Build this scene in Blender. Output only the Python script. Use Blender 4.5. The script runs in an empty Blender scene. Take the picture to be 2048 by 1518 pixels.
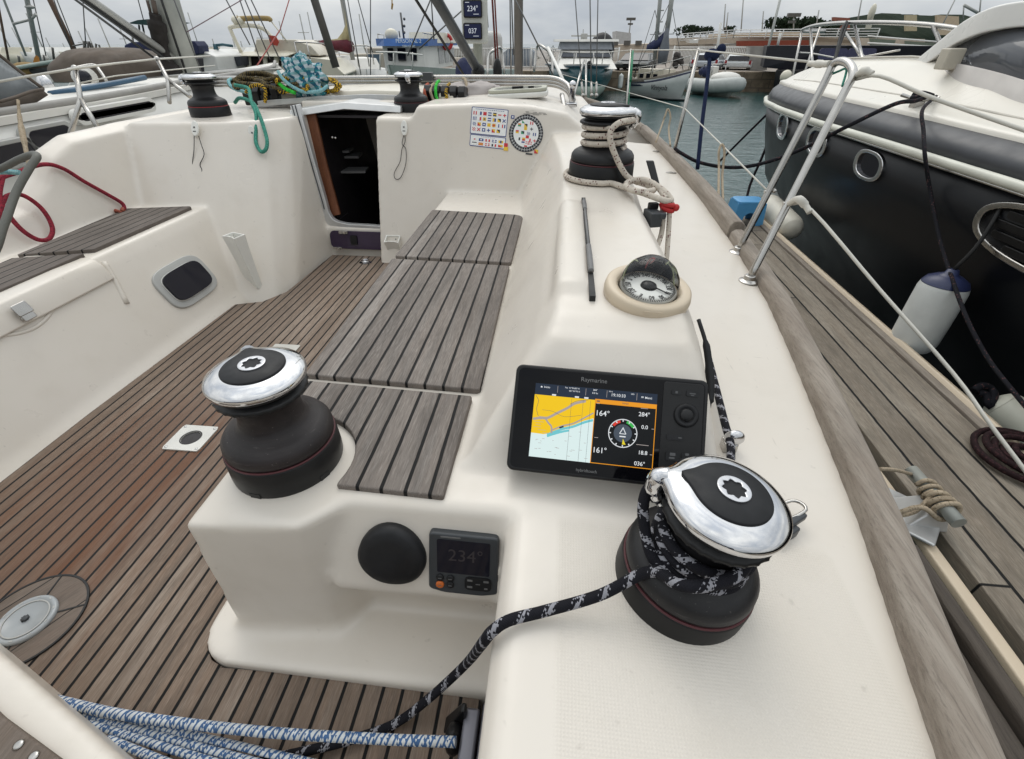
import bpy, bmesh, math, random
from mathutils import Vector, Matrix, noise as mnoise
import numpy as np
random.seed(7)
R = math.radians
C = bpy.context.scene.collection
# ---------------------------------------------------------------- camera model (x starboard, y forward, z up, eye at the origin)
FPX, PITCH, YAW = 920.0, math.atan(673/920.0), R(5.5)
WATER, DOCK_Z, QUAY_Z, SOLE, SEAT = -1.8, -1.2, -1.0, -0.97, -0.625
def ray(u, v):
    a = (u-1024)/FPX; b = (v-759)/FPX
    f = math.cos(PITCH)-b*math.sin(PITCH); d = math.sin(PITCH)+b*math.cos(PITCH)
    return Vector((a*math.cos(YAW)-f*math.sin(YAW), a*math.sin(YAW)+f*math.cos(YAW), -d))
def pz(u, v, z):
    r = ray(u, v); return r*(z/r.z)
def pY(u, v, y):
    r = ray(u, v); return r*(y/r.y)
def pX(u, v, x):
    r = ray(u, v); return r*(x/r.x)
def pT(u, v, t): return ray(u, v)*t
# ---------------------------------------------------------------- mesh builder
class MB:
    def __init__(s): s.v = []; s.f = []; s.m = []; s.uv = {}; s.smooth = []
    def add(s, verts, faces, mi=0, sm=False, uvs=None, mat=None):
        o = len(s.v)
        for p in verts:
            p = Vector(p); s.v.append(mat @ p if mat is not None else p)
        for k, f in enumerate(faces):
            if uvs: s.uv[len(s.f)] = uvs[k]
            s.f.append([i+o for i in f]); s.m.append(mi); s.smooth.append(sm)
        return s
    def box(s, c, d, mi=0, rz=0, mat=None):
        c = Vector(c); M = Matrix.Translation(c) @ Matrix.Rotation(rz, 4, 'Z')
        if mat is not None: M = mat @ M
        x, y, z = d[0]/2, d[1]/2, d[2]/2
        vs = [(-x,-y,-z),(x,-y,-z),(x,y,-z),(-x,y,-z),(-x,-y,z),(x,-y,z),(x,y,z),(-x,y,z)]
        return s.add(vs, [(3,2,1,0),(4,5,6,7),(0,1,5,4),(1,2,6,5),(2,3,7,6),(3,0,4,7)], mi, False, None, M)
    def prism(s, poly, z0, z1, mi=0, mat=None, sm=False):
        n = len(poly)
        vs = [(p[0],p[1],z0) for p in poly]+[(p[0],p[1],z1) for p in poly]
        fs = [list(range(n))[::-1], [n+i for i in range(n)]]
        s.add(vs, fs, mi, False, None, mat)
        return s.add(vs, [(i,(i+1)%n,n+(i+1)%n,n+i) for i in range(n)], mi, sm, None, mat) if False else s._side(n, mi, sm)
    def _side(s, n, mi, sm):
        o = len(s.v)-2*n
        for i in range(n):
            s.f.append([o+i, o+(i+1)%n, o+n+(i+1)%n, o+n+i]); s.m.append(mi); s.smooth.append(sm)
        return s
    def loft(s, secs, mi=0, sm=False, cap=True, closed=True):
        n = len(secs[0]); o = len(s.v)
        for sec in secs:
            for p in sec: s.v.append(Vector(p))
        for k in range(len(secs)-1):
            for i in range(n if closed else n-1):
                a = o+k*n+i; b = o+k*n+(i+1)%n
                s.f.append([a, b, b+n, a+n]); s.m.append(mi); s.smooth.append(sm)
        if cap:
            s.f.append([o+i for i in range(n)][::-1]); s.m.append(mi); s.smooth.append(False)
            e = o+(len(secs)-1)*n
            s.f.append([e+i for i in range(n)]); s.m.append(mi); s.smooth.append(False)
        return s
    def lathe(s, prof, seg=40, mat=None, mi=0, sm=True, caps=True, fr=None):
        """prof: list of (r, z); fr(angle, r, z) -> r modifies the radius"""
        o = len(s.v)
        for r, z in prof:
            for i in range(seg):
                a = 2*math.pi*i/seg
                rr = fr(a, r, z) if fr else r
                p = Vector((rr*math.cos(a), rr*math.sin(a), z)); s.v.append(mat @ p if mat is not None else p)
        for k in range(len(prof)-1):
            for i in range(seg):
                a = o+k*seg+i; b = o+k*seg+(i+1)%seg
                s.f.append([a, b, b+seg, a+seg]); s.m.append(mi); s.smooth.append(sm)
        if caps:
            s.f.append([o+i for i in range(seg)][::-1]); s.m.append(mi); s.smooth.append(False)
            e = o+(len(prof)-1)*seg
            s.f.append([e+i for i in range(seg)]); s.m.append(mi); s.smooth.append(False)
        return s
    def tube(s, pts, r, seg=8, n=0, mi=0, closed=False, uvk=1.0):
        """round tube; n>0 resamples a Catmull-Rom curve; uv = (length*uvk, around)"""
        pts = [Vector(p) for p in pts]
        if n: pts = catmull(pts, n, closed)
        rs = r if isinstance(r, (list, tuple)) else None
        N = len(pts); o = len(s.v)
        prev = None; L = [0.0]
        for k in range(N):
            if closed: t = pts[(k+1) % N]-pts[k-1]
            else: t = pts[min(k+1, N-1)]-pts[max(k-1, 0)]
            t = t.normalized() if t.length > 1e-9 else Vector((0,0,1))
            if prev is None:
                up = Vector((0,0,1)) if abs(t.z) < .9 else Vector((1,0,0))
                nn = (up-t*up.dot(t)).normalized()
            else:
                nn = prev-t*prev.dot(t)
                nn = nn.normalized() if nn.length > 1e-6 else prev
            prev = nn; bb = t.cross(nn)
            if k: L.append(L[-1]+(pts[k]-pts[k-1]).length)
            rr = (rs[min(len(rs)-1, int(k*len(rs)/N))] if rs else r)
            for i in range(seg):
                a = 2*math.pi*i/seg
                s.v.append(pts[k]+(nn*math.cos(a)+bb*math.sin(a))*rr)
        K = N if closed else N-1
        for k in range(K):
            k2 = (k+1) % N
            l1 = L[k]; l2 = L[k+1] if k+1 < N else L[k]+(pts[0]-pts[k]).length
            for i in range(seg):
                j = (i+1) % seg
                s.uv[len(s.f)] = [(l1*uvk,i/seg),(l1*uvk,(i+1)/seg),(l2*uvk,(i+1)/seg),(l2*uvk,i/seg)]
                s.f.append([o+k*seg+i, o+k*seg+j, o+k2*seg+j, o+k2*seg+i]); s.m.append(mi); s.smooth.append(True)
        if not closed:
            s.f.append([o+i for i in range(seg)][::-1]); s.m.append(mi); s.smooth.append(False)
            e = o+(N-1)*seg; s.f.append([e+i for i in range(seg)]); s.m.append(mi); s.smooth.append(False)
        return s
    def ball(s, c, d, seg=16, rings=10, mi=0, mat=None):
        c = Vector(c); d = (d,d,d) if not isinstance(d, (tuple, list, Vector)) else d
        prof = [(max(1e-4, math.sin(math.pi*k/rings)), -math.cos(math.pi*k/rings)) for k in range(rings+1)]
        M = Matrix.Translation(c) @ Matrix.Diagonal((d[0],d[1],d[2],1))
        if mat is not None: M = mat @ M
        return s.lathe(prof, seg, M, mi)
    def build(s, name, mats, parent=None, bevel=0, bseg=2, smooth=None, sub=0):
        org = wloc(parent)
        me = bpy.data.meshes.new(name)
        me.from_pydata([tuple(p-org) for p in s.v], [], s.f)
        ms = mats if isinstance(mats, (list, tuple)) else [mats]
        for m in ms: me.materials.append(m)
        me.polygons.foreach_set('material_index', s.m)
        me.polygons.foreach_set('use_smooth', [bool(x) if smooth is None else smooth for x in s.smooth])
        if s.uv:
            ul = me.uv_layers.new(name='UVMap')
            for fi, uvs in s.uv.items():
                p = me.polygons[fi]
                for li, uv in zip(p.loop_indices, uvs): ul.data[li].uv = uv
        me.validate(); me.update()
        bm = bmesh.new(); bm.from_mesh(me); bmesh.ops.recalc_face_normals(bm, faces=bm.faces); bm.to_mesh(me); bm.free()
        o = bpy.data.objects.new(name, me); C.objects.link(o)
        if parent is not None: o.parent = parent
        if bevel:
            b = o.modifiers.new('bevel', 'BEVEL'); b.width = bevel; b.segments = bseg; b.limit_method = 'ANGLE'; b.angle_limit = R(35)
            b.harden_normals = False
            me.polygons.foreach_set('use_smooth', [True]*len(me.polygons))
            w = o.modifiers.new('wn', 'WEIGHTED_NORMAL'); w.keep_sharp = True
        if sub:
            d = o.modifiers.new('sub', 'SUBSURF'); d.levels = sub; d.render_levels = sub
        return o
_W = {}
def wloc(p):
    l = Vector((0,0,0))
    while p is not None: l = l+p.location; p = p.parent
    return l
def catmull(pts, n, closed=False):
    out = []; N = len(pts)
    K = N if closed else N-1
    for k in range(K):
        p0 = pts[(k-1) % N] if (closed or k > 0) else pts[0]*2-pts[1]
        p1 = pts[k]; p2 = pts[(k+1) % N]
        p3 = pts[(k+2) % N] if (closed or k+2 < N) else p2*2-p1
        for i in range(n):
            t = i/n
            out.append(.5*((2*p1)+(p2-p0)*t+(2*p0-5*p1+4*p2-p3)*t*t+(3*p1-p0-3*p2+p3)*t**3))
    if not closed: out.append(pts[-1])
    return out
def tag(o, label=None, cat=None, group=None, kind=None):
    if label: o['label'] = label
    if cat: o['category'] = cat
    if group: o['group'] = group
    if kind: o['kind'] = kind
    return o
def thing(name, label, cat, loc=(0,0,0), group=None):
    o = bpy.data.objects.new(name, None); C.objects.link(o); o.location = Vector(loc); o.empty_display_size = .1
    return tag(o, label, cat, group)
def copy_tree(o, parent=None):
    c = o.copy(); C.objects.link(c); c.parent = parent
    for ch in list(o.children): copy_tree(ch, c)
    return c
def frame(o, x, y):
    """matrix with origin o, x axis along x, y axis in the plane of y, z the normal"""
    x = Vector(x).normalized(); y = Vector(y); n = x.cross(y).normalized(); y = n.cross(x)
    M = Matrix((x, y, n)).transposed().to_4x4(); M.translation = Vector(o); return M
def rrect(w, h, r, n=5, cx=0, cy=0):
    out = []
    for (sx, sy, a0) in ((1,1,0),(-1,1,90),(-1,-1,180),(1,-1,270)):
        for k in range(n+1):
            a = R(a0+90*k/n); out.append((cx+sx*(w/2-r)+r*math.cos(a), cy+sy*(h/2-r)+r*math.sin(a)))
    return out
def oval(rx, ry, n=32, p=2.0):
    o = []
    for k in range(n):
        a = 2*math.pi*k/n; c, s_ = math.cos(a), math.sin(a)
        o.append((rx*math.copysign(abs(c)**(2/p), c), ry*math.copysign(abs(s_)**(2/p), s_)))
    return o
def ring(mb, outer, inner, z0, z1, mat=None, mi=0):
    n = len(outer)
    vs = [(p[0],p[1],z0) for p in outer]+[(p[0],p[1],z1) for p in outer]+[(p[0],p[1],z1) for p in inner]+[(p[0],p[1],z0) for p in inner]
    fs = []
    for i in range(n):
        j = (i+1) % n
        for a, b in ((0,1),(1,2),(2,3),(3,0)): fs.append((a*n+i, a*n+j, b*n+j, b*n+i))
    return mb.add(vs, fs, mi, False, None, mat)
def text_mesh(mb, s, size, M, ext=.0006, align='CENTER', mi=0, sx=1.0, shear=0.0, bold=0.0):
    cu = bpy.data.curves.new('lettering', 'FONT'); cu.body = s; cu.size = size; cu.align_x = align; cu.align_y = 'CENTER'; cu.extrude = ext; cu.resolution_u = 3; cu.shear = shear; cu.offset = bold*size
    ob = bpy.data.objects.new('lettering', cu); C.objects.link(ob)
    dg = bpy.context.evaluated_depsgraph_get(); me = ob.evaluated_get(dg).to_mesh()
    D = M @ Matrix.Diagonal((sx,1,1,1))
    mb.add([v.co.copy() for v in me.vertices], [list(p.vertices) for p in me.polygons], mi, False, None, D)
    ob.evaluated_get(dg).to_mesh_clear(); bpy.data.objects.remove(ob); bpy.data.curves.remove(cu)
    return mb
# ---------------------------------------------------------------- materials
class NT:
    def __init__(s, name):
        s.mat = bpy.data.materials.new(name); s.mat.use_nodes = True
        s.t = s.mat.node_tree; s.n = s.t.nodes; s.l = s.t.links
        s.bsdf = s.n['Principled BSDF']
    def node(s, typ, **kw):
        n = s.n.new(typ)
        for k, v in kw.items():
            if k == 'ins':
                for a, b in v.items():
                    if hasattr(b, 'links') or isinstance(b, bpy.types.NodeSocket): s.l.new(b, n.inputs[a])
                    else: n.inputs[a].default_value = b
            else: setattr(n, k, v)
        return n
    def obj(s): return s.node('ShaderNodeTexCoord').outputs['Object']
    def uv(s): return s.node('ShaderNodeTexCoord').outputs['UV']
    def sep(s, v):
        n = s.node('ShaderNodeSeparateXYZ', ins={0: v}); return n.outputs[0], n.outputs[1], n.outputs[2]
    def comb(s, x, y, z=0.0): return s.node('ShaderNodeCombineXYZ', ins={0: x, 1: y, 2: z}).outputs[0]
    def math(s, op, a, b=0.0, c=0.0): return s.node('ShaderNodeMath', operation=op, ins={0: a, 1: b, 2: c}).outputs[0]
    def scale(s, v, k):
        n = s.node('ShaderNodeVectorMath', operation='MULTIPLY', ins={0: v, 1: k}); return n.outputs[0]
    def noise(s, v, sc, det=3.0, rough=.55, dim='3D'):
        n = s.node('ShaderNodeTexNoise', ins={'Vector': v, 'Scale': sc, 'Detail': det, 'Roughness': rough}); return n.outputs[0]
    def white(s, v): return s.node('ShaderNodeTexWhiteNoise', noise_dimensions='3D', ins={'Vector': v}).outputs[0]
    def ramp(s, f, stops):
        n = s.node('ShaderNodeValToRGB', ins={0: f}); e = n.color_ramp.elements
        while len(e) > 1: e.remove(e[-1])
        e[0].position = stops[0][0]; e[0].color = (*col(stops[0][1]), 1)
        for p, c in stops[1:]:
            x = e.new(p); x.color = (*col(c), 1)
        return n.outputs[0]
    def mix(s, f, a, b, mode='MIX'):
        n = s.node('ShaderNodeMix', data_type='RGBA', blend_type=mode, ins={0: f})
        for k, v in ((6, a), (7, b)):
            if isinstance(v, bpy.types.NodeSocket): s.l.new(v, n.inputs[k])
            else: n.inputs[k].default_value = (*col(v), 1)
        return n.outputs[2]
    def maprange(s, v, a, b, c=0.0, d=1.0):
        n = s.node('ShaderNodeMapRange', ins={0: v, 1: a, 2: b, 3: c, 4: d}); return n.outputs[0]
    def bump(s, h, strength=.3, dist=.01, normal=None):
        n = s.node('ShaderNodeBump', ins={'Height': h, 'Strength': strength, 'Distance': dist})
        if normal is not None: s.l.new(normal, n.inputs['Normal'])
        return n.outputs[0]
    def set(s, **kw):
        al = dict(color='Base Color', rough='Roughness', metal='Metallic', normal='Normal', spec='Specular IOR Level', coat='Coat Weight', coatr='Coat Roughness', trans='Transmission Weight', alpha='Alpha', emit='Emission Color', es='Emission Strength', sheen='Sheen Weight', ior='IOR')
        for k, v in kw.items():
            i = s.bsdf.inputs[al[k]]
            if isinstance(v, bpy.types.NodeSocket): s.l.new(v, i)
            elif k in ('color', 'emit'): i.default_value = (*col(v), 1)
            else: i.default_value = v
        return s.mat
def col(c):
    if isinstance(c, (int, float)): return (c, c, c)
    return tuple(c[:3])
def srgb(r, g, b):
    f = lambda x: (x/255/12.92 if x/255 <= .04045 else ((x/255+.055)/1.055)**2.4)
    return (f(r), f(g), f(b))
def plain(name, c, rough=.5, metal=0.0, var=.12, sc=6.0, bump=0.0, bsc=80.0, coat=0.0, spec=.5):
    """surface of one colour with a little dirt / wear noise"""
    m = NT(name); o = m.obj()
    n = m.noise(o, sc, 4)
    c = col(c); d = tuple(x*(1-var) for x in c); e = tuple(min(1, x*(1+var*.6)) for x in c)
    colr = m.ramp(n, [(.3, d), (.7, e)])
    kw = dict(color=colr, metal=metal, coat=coat, spec=spec)
    kw['rough'] = m.maprange(m.noise(o, sc*2.3, 3), .3, .7, max(.02, rough*.85), min(1, rough*1.15))
    if bump: kw['normal'] = m.bump(m.noise(o, bsc, 3), bump, .004)
    return m.set(**kw)
def gelcoat(name, c=(.660,.612,.546), rough=.34, nonskid=None):
    m = NT(name); o = m.obj()
    big = m.noise(o, 1.3, 4); fine = m.noise(o, 9, 5)
    a = m.mix(m.maprange(big, .35, .7), tuple(x*1.02 for x in c), (c[0]*.955, c[1]*.945, c[2]*.925))
    sp = m.maprange(m.noise(o, 45, 2), .70, .80)
    a = m.mix(m.math('MULTIPLY', m.maprange(fine, .52, .8), .22), a, (c[0]*.78, c[1]*.75, c[2]*.70))
    a = m.mix(m.math('MULTIPLY', sp, .28), a, (.3,.27,.23))
    # long water streaks
    st = m.noise(m.scale(o, (7, 7, .8)), 2.2, 4)
    a = m.mix(m.math('MULTIPLY', m.maprange(st, .58, .78), .10), a, (.42,.39,.34))
    for sv, k in (((9,90,60),.36), ((80,10,50),.34), ((55,60,8),.28)):          # scuffs
        a = m.mix(m.math('MULTIPLY', m.math('MULTIPLY', m.maprange(m.noise(m.scale(o, sv), 1.0, 2), .72, .80), m.maprange(big, .45, .6)), k), a, (.22,.20,.17))
    yl = m.noise(m.scale(o, (1.6,1.1,2.4)), 1.0, 5)
    a = m.mix(m.maprange(yl, .5, .78, 0, .28), a, (c[0]*.93, c[1]*.86, c[2]*.74))
    kw = dict(color=a, rough=m.maprange(fine, .3, .7, rough*.75, rough*1.45), coat=.15, coatr=.2)
    if nonskid:
        x, y, z = m.sep(o)
        gx = m.math('PINGPONG', m.math('MULTIPLY', x, 470.0), 1.0); gy = m.math('PINGPONG', m.math('MULTIPLY', y, 470.0), 1.0)
        h = m.math('MULTIPLY', gx, gy)
        (x0, x1, y0, y1) = nonskid
        def edge(v, lo, hi, s): return m.math('MULTIPLY', m.maprange(v, lo, lo+s), m.maprange(v, hi-s, hi, 1.0, 0.0))
        mask = m.math('MULTIPLY', edge(x, x0, x1, .012), edge(y, y0, y1, .02))
        kw['normal'] = m.bump(m.math('MULTIPLY', h, mask), .35, .0018)
        kw['color'] = m.mix(m.math('MULTIPLY', mask, m.math('MULTIPLY_ADD', h, -.10, .085)), a, (.36,.33,.28))
        kw['rough'] = m.mix(mask, .33, .6)
    return m.set(**kw)
def planks(name, w, x0=0.0, base=((.175,.155,.138),(.26,.24,.22),(.215,.185,.162)), seam=.075, stain=None, ang=0.0, seamcol=.012, joint=0.0, dark=1.0, swell=.35, warp=None, gsc=1.0):
    """weathered planks along y (turned by ang) with dark caulked seams"""
    m = NT(name); o = m.obj()
    if ang:
        o = m.node('ShaderNodeVectorRotate', rotation_type='Z_AXIS', ins={'Vector': o, 'Angle': ang}).outputs[0]
    x, y, z = m.sep(o)
    wob = m.math('MULTIPLY_ADD', m.noise(m.scale(o, (2, 5, 1)), 3.0, 2), .05, -.025)
    q = m.math('ADD', m.math('DIVIDE', m.math('SUBTRACT', x, x0), w), wob)
    idx = m.math('FLOOR', q); fr = m.math('FRACT', q)
    rnd = m.white(m.comb(idx, 3.7, 1.0))
    yj = m.math('MULTIPLY_ADD', rnd, 37.0, y)
    if joint:
        jq = m.math('DIVIDE', yj, joint); jf = m.math('FRACT', jq)
        idx2 = m.math('MULTIPLY_ADD', m.math('FLOOR', jq), 17.3, idx)
        rnd = m.white(m.comb(idx2, 9.1, 2.0))
    ed = m.math('MINIMUM', fr, m.math('SUBTRACT', 1.0, fr))
    sm = m.maprange(ed, seam*.42, seam*.58, 1.0, 0.0)
    if joint:
        je = m.math('MINIMUM', jf, m.math('SUBTRACT', 1.0, jf))
        sm = m.math('MAXIMUM', sm, m.maprange(je, .0008, .0016, 1.0, 0.0))
    gv = m.comb(m.math('MULTIPLY_ADD', rnd, 11.0, x), m.math('MULTIPLY', yj, .055), z)
    grain = m.noise(gv, 400.0*gsc, 4, .7); grain2 = m.noise(gv, 55.0*gsc, 4, .6)
    fleck = m.noise(m.comb(x, m.math('MULTIPLY', yj, .05), z), 700.0*gsc, 2)
    a = m.mix(rnd, base[0], base[1])
    a = m.mix(m.maprange(grain2, .35, .7), a, base[2])
    a = m.mix(m.math('MULTIPLY', m.maprange(grain, .45, .72), .55), a, tuple(v*.45 for v in base[0]))
    a = m.mix(m.math('MULTIPLY', m.maprange(fleck, .5, .75), .30), a, tuple(min(1, v*1.75) for v in base[1]))
    big = m.noise(o, 2.6, 4)
    a = m.mix(m.maprange(big, .42, .72, 0, .45), a, tuple(v*.55 for v in base[2]))
    a = m.mix(m.math('MULTIPLY', m.maprange(m.noise(m.comb(m.math('MULTIPLY_ADD', rnd, 5.0, x), m.math('MULTIPLY', yj, .12), z), 38.0*gsc, 4, .6), .5, .7), .5), a, tuple(v*.6 for v in base[0]))
    rough = .72
    if stain:
        (sx, sy, rx, ry, sc_) = stain
        dx = m.math('DIVIDE', m.math('SUBTRACT', x, sx), rx); dy = m.math('DIVIDE', m.math('SUBTRACT', y, sy), ry)
        d = m.math('SQRT', m.math('ADD', m.math('MULTIPLY', dx, dx), m.math('MULTIPLY', dy, dy)))
        d = m.math('ADD', d, m.math('MULTIPLY_ADD', m.noise(m.scale(o, (22, 4, 1)), 1.0, 4), 1.3, -.65))
        k = m.maprange(d, .35, 1.05, 1.0, 0.0)
        a = m.mix(m.math('MULTIPLY', k, m.math('MULTIPLY_ADD', rnd, .45, .50)), a, m.mix(grain2, sc_, tuple(v*1.9 for v in sc_)))
        rough = m.maprange(k, 0, 1, .72, .42)
    a = m.mix(sm, a, seamcol)
    h = m.math('SUBTRACT', m.math('MULTIPLY', grain, .35), m.math('MULTIPLY', sm, 1.0))
    h = m.math('ADD', h, m.math('MULTIPLY', fleck, .12))
    return m.set(color=a, rough=rough, spec=.25, normal=m.bump(h, .6, .003*swell/.35))
def wood(name, c1, c2, axis='y', sc=1.0, rough=.7):
    m = NT(name); o = m.obj()
    k = {'x': (.06, 1, 1), 'y': (1, .06, 1), 'z': (1, 1, .06)}[axis]
    v = m.scale(o, k); g = m.noise(v, 260*sc, 5, .7); g2 = m.noise(v, 60*sc, 4)
    big = m.noise(o, 3.5*sc, 4)
    a = m.mix(m.maprange(g2, .3, .7), c1, c2)
    a = m.mix(m.math('MULTIPLY', m.maprange(g, .5, .75), .6), a, tuple(x*.4 for x in c1))
    a = m.mix(m.maprange(big, .5, .75, 0, .5), a, tuple(x*.6 for x in c2))
    return m.set(color=a, rough=rough, spec=.25, normal=m.bump(m.math('ADD', g, m.math('MULTIPLY', g2, .6)), .7, .003))
def rope_mat(name, c1, c2, amount=.3, k=1.0, strands=8, cluster=0.0, zig=False, c3=None):
    """braid: uv.x is metres along, uv.y once around"""
    m = NT(name); u, v, _ = m.sep(m.uv())
    U = m.math('MULTIPLY', u, 260.0*k); V = m.math('MULTIPLY', v, float(strands))
    a = m.math('ADD', U, V); b = m.math('SUBTRACT', U, V)
    ia = m.math('FLOOR', a); ib = m.math('FLOOR', b)
    fa = m.math('PINGPONG', m.math('ADD', a, 0.0), .5); fb = m.math('PINGPONG', b, .5)
    h = m.math('MULTIPLY', fa, fb)
    if zig:
        par = m.math('ABSOLUTE', m.math('MODULO', ia, 3.0)); mk = m.math('LESS_THAN', par, .5 if amount < .4 else 1.5)
        mk2 = m.math('LESS_THAN', m.white(m.comb(ia, ib, 1.0)), .75)
        mk = m.math('MULTIPLY', mk, mk2)
    else:
        par = m.math('ABSOLUTE', m.math('MODULO', m.math('ADD', ia, ib), 2.0)); chk = m.math('LESS_THAN', par, .5)
        r = m.white(m.comb(ia, m.math('FLOOR', m.math('MULTIPLY', ib, .5)), 5.0))
        mk = m.math('MULTIPLY', chk, m.math('LESS_THAN', r, amount))
        if cluster:
            # helical clusters
            ph = m.math('ADD', m.math('MULTIPLY', u, cluster), v)
            cl = m.math('FRACT', ph)
            band = m.math('LESS_THAN', cl, .48)
            solid = m.math('MULTIPLY', m.math('LESS_THAN', m.math('ABSOLUTE', m.math('SUBTRACT', cl, .2)), .09), m.math('LESS_THAN', m.white(m.comb(ia, ib, 2.0)), .85))
            mk = m.math('MAXIMUM', m.math('MULTIPLY', mk, band), solid)
    colr = m.mix(mk, c1, c2)
    sh = m.maprange(m.noise(m.obj(), 60, 3), .3, .7, .8, 1.05)
    colr = m.mix(1.0, colr, m.node('ShaderNodeCombineColor', ins={0: sh, 1: sh, 2: sh}).outputs[0], 'MULTIPLY')
    return m.set(color=colr, rough=.85, spec=.2, normal=m.bump(h, .7, .0025))
def glassy(name, c, rough=.06, spec=.3):
    m = NT(name); n = m.noise(m.obj(), 3, 3)
    return m.set(color=m.mix(n, c, tuple(x*1.25 for x in col(c))), rough=rough, spec=spec)
def emis(name, c, s=1.0):
    m = NT(name); return m.set(color=.01, emit=c, es=s, rough=.25, spec=.08)
M = {}
M['gel'] = gelcoat('white_gelcoat')
M['gel_deck'] = gelcoat('white_gelcoat_nonskid', nonskid=(.025, .47, -.6, .49))
M['gel_cream'] = gelcoat('cream_gelcoat', (.70,.655,.56))
M['white_paint'] = plain('white_paint', (.76,.75,.72), .3, var=.08)
M['white_plastic'] = plain('white_plastic', (.76,.75,.70), .35, var=.08, sc=9)
M['teak_seat'] = planks('weathered_teak_seat', .0425, -.569, base=((.125,.108,.096),(.30,.272,.246),(.205,.172,.148)), seam=.15, seamcol=.006)
M['teak_port'] = planks('weathered_teak_port', .0425, -1.684, base=((.12,.10,.088),(.19,.168,.148),(.135,.112,.095)), seam=.12, seamcol=.006)
M['teak_sole'] = planks('weathered_teak_sole', .0365, -.6, base=((.145,.110,.085),(.300,.243,.196),(.215,.152,.110)), seam=.17, seamcol=.004, stain=(-1.16, .72, .33, .62, (.078,.030,.012)))
M['teak_round'] = planks('weathered_teak_round', .12, -1.05, base=((.15,.12,.098),(.22,.18,.15),(.17,.13,.105)), seam=.02, ang=.5)
M['caulk'] = plain('black_caulk', .012, .6)
M['rail_wood'] = wood('weathered_rail_wood', (.215,.178,.145), (.335,.295,.25))
M['brown_wood'] = wood('varnished_wood', (.13,.045,.022), (.20,.08,.04), 'z', .6, .35)
M['dark_wood'] = wood('dark_cabin_wood', (.012,.009,.007), (.02,.015,.011), 'z', .6, .4)
M['shade_black'] = plain('painted_shade_black', (.012,.010,.012), .5)  # shade painted as colour: unlit cabin interior and the socket hole
_c = NT('polished_chrome'); _o = _c.obj(); _n = _c.noise(_o, 30, 5, .65); _s = _c.maprange(_c.noise(_c.scale(_o, (160,160,20)), 1.0, 2), .62, .74)
M['chrome'] = _c.set(color=_c.mix(_c.maprange(_n, .4, .75), (.66,.66,.67), (.52,.52,.53)), metal=1.0, rough=_c.math('ADD', _c.maprange(_n, .35, .75, .045, .16), _c.math('MULTIPLY', _s, .12)), normal=_c.bump(_c.noise(_o, 14, 3), .05, .004))
M['steel'] = plain('brushed_stainless', (.47,.455,.43), .25, 1.0, var=.10, sc=20)
M['alu'] = plain('anodised_aluminium', (.60,.60,.59), .38, .55, var=.12, sc=12)
def drum_mat(name, c, worn):
    m = NT(name); o = m.obj(); n = m.noise(o, 14, 5); rg = m.noise(m.scale(o, (4,4,170)), 1.0, 3)
    a = m.mix(m.maprange(n, .35, .7), tuple(x*.7 for x in c), tuple(x*1.3 for x in c))
    a = m.mix(m.math('MULTIPLY', m.maprange(rg, .55, .75), .35), a, tuple(x*2.6 for x in c))
    sp = m.maprange(m.noise(o, 210, 2), .70, .76)
    a = m.mix(m.math('MULTIPLY', sp, worn), a, (.16,.14,.13))
    sc = m.maprange(m.noise(m.scale(o, (25,25,220)), 1.0, 2), .70, .76)
    a = m.mix(m.math('MULTIPLY', sc, .4), a, (.09,.08,.075))
    return m.set(color=a, rough=m.maprange(rg, .3, .7, .36, .58), spec=.35, normal=m.bump(m.math('ADD', rg, m.noise(o, 260, 2)), .12, .002))
M['drum'] = drum_mat('black_anodised_drum', (.0125,.012,.013), .35); M['drum_worn'] = drum_mat('worn_brown_drum', (.021,.0165,.0165), .7)
M['black'] = plain('black_plastic', (.0075,.0075,.008), .42, var=.3, sc=12, spec=.35)
M['black_soft'] = plain('black_rubber', (.010,.0105,.012), .55, var=.35, sc=18, spec=.35)
M['red_line'] = plain('red_stripe', (.30,.02,.025), .5)
M['socket'] = plain('socket_steel', (.66,.66,.68), .25, 1.0)
M['dkgrey'] = plain('dark_grey_plastic', (.040,.045,.050), .45, var=.15)
M['grey'] = plain('grey_plastic', (.14,.14,.14), .5)
M['ltgrey'] = plain('light_grey_plastic', (.42,.42,.40), .45)
M['purple'] = plain('smoked_violet_acrylic', (.030,.016,.045), .12, var=.2)
M['glass_dark'] = glassy('dark_glass', (.012,.012,.018))
M['glass_grey'] = glassy('smoked_grey_glass', (.085,.09,.10))
M['rope_black'] = rope_mat('black_white_rope', (.010,.010,.014), (.30,.30,.33), .40, 1.25, 10, cluster=26.0)
M['rope_white'] = rope_mat('white_red_fleck_rope', (.60,.54,.46), (.15,.05,.05), .13, .9, 8)
M['rope_blue'] = rope_mat('blue_white_rope', (.06,.125,.26), (.58,.60,.60), .5, 1.15, 6, zig=True)
M['rope_red'] = rope_mat('red_rope', (.28,.028,.045), (.10,.02,.03), .35, 1.2, 6)
M['rope_teal'] = rope_mat('teal_rope', (.05,.23,.17), (.09,.36,.28), .4, 1.0, 6)
M['rope_pale'] = rope_mat('pale_blue_rope', (.20,.42,.45), (.35,.55,.55), .4, 1.0, 6)
M['rope_yellow'] = rope_mat('yellow_black_rope', (.62,.38,.03), (.02,.02,.02), .5, .8, 6, zig=True)
M['rope_gold'] = rope_mat('olive_rope', (.16,.12,.05), (.02,.02,.02), .5, 1.0, 6, zig=True)
M['rope_green'] = rope_mat('bright_green_rope', (.05,.55,.06), (.02,.2,.03), .3, 1.0, 6)
M['rope_orange'] = rope_mat('orange_rope', (.45,.11,.06), (.2,.05,.03), .4, 1.0, 6)
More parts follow.
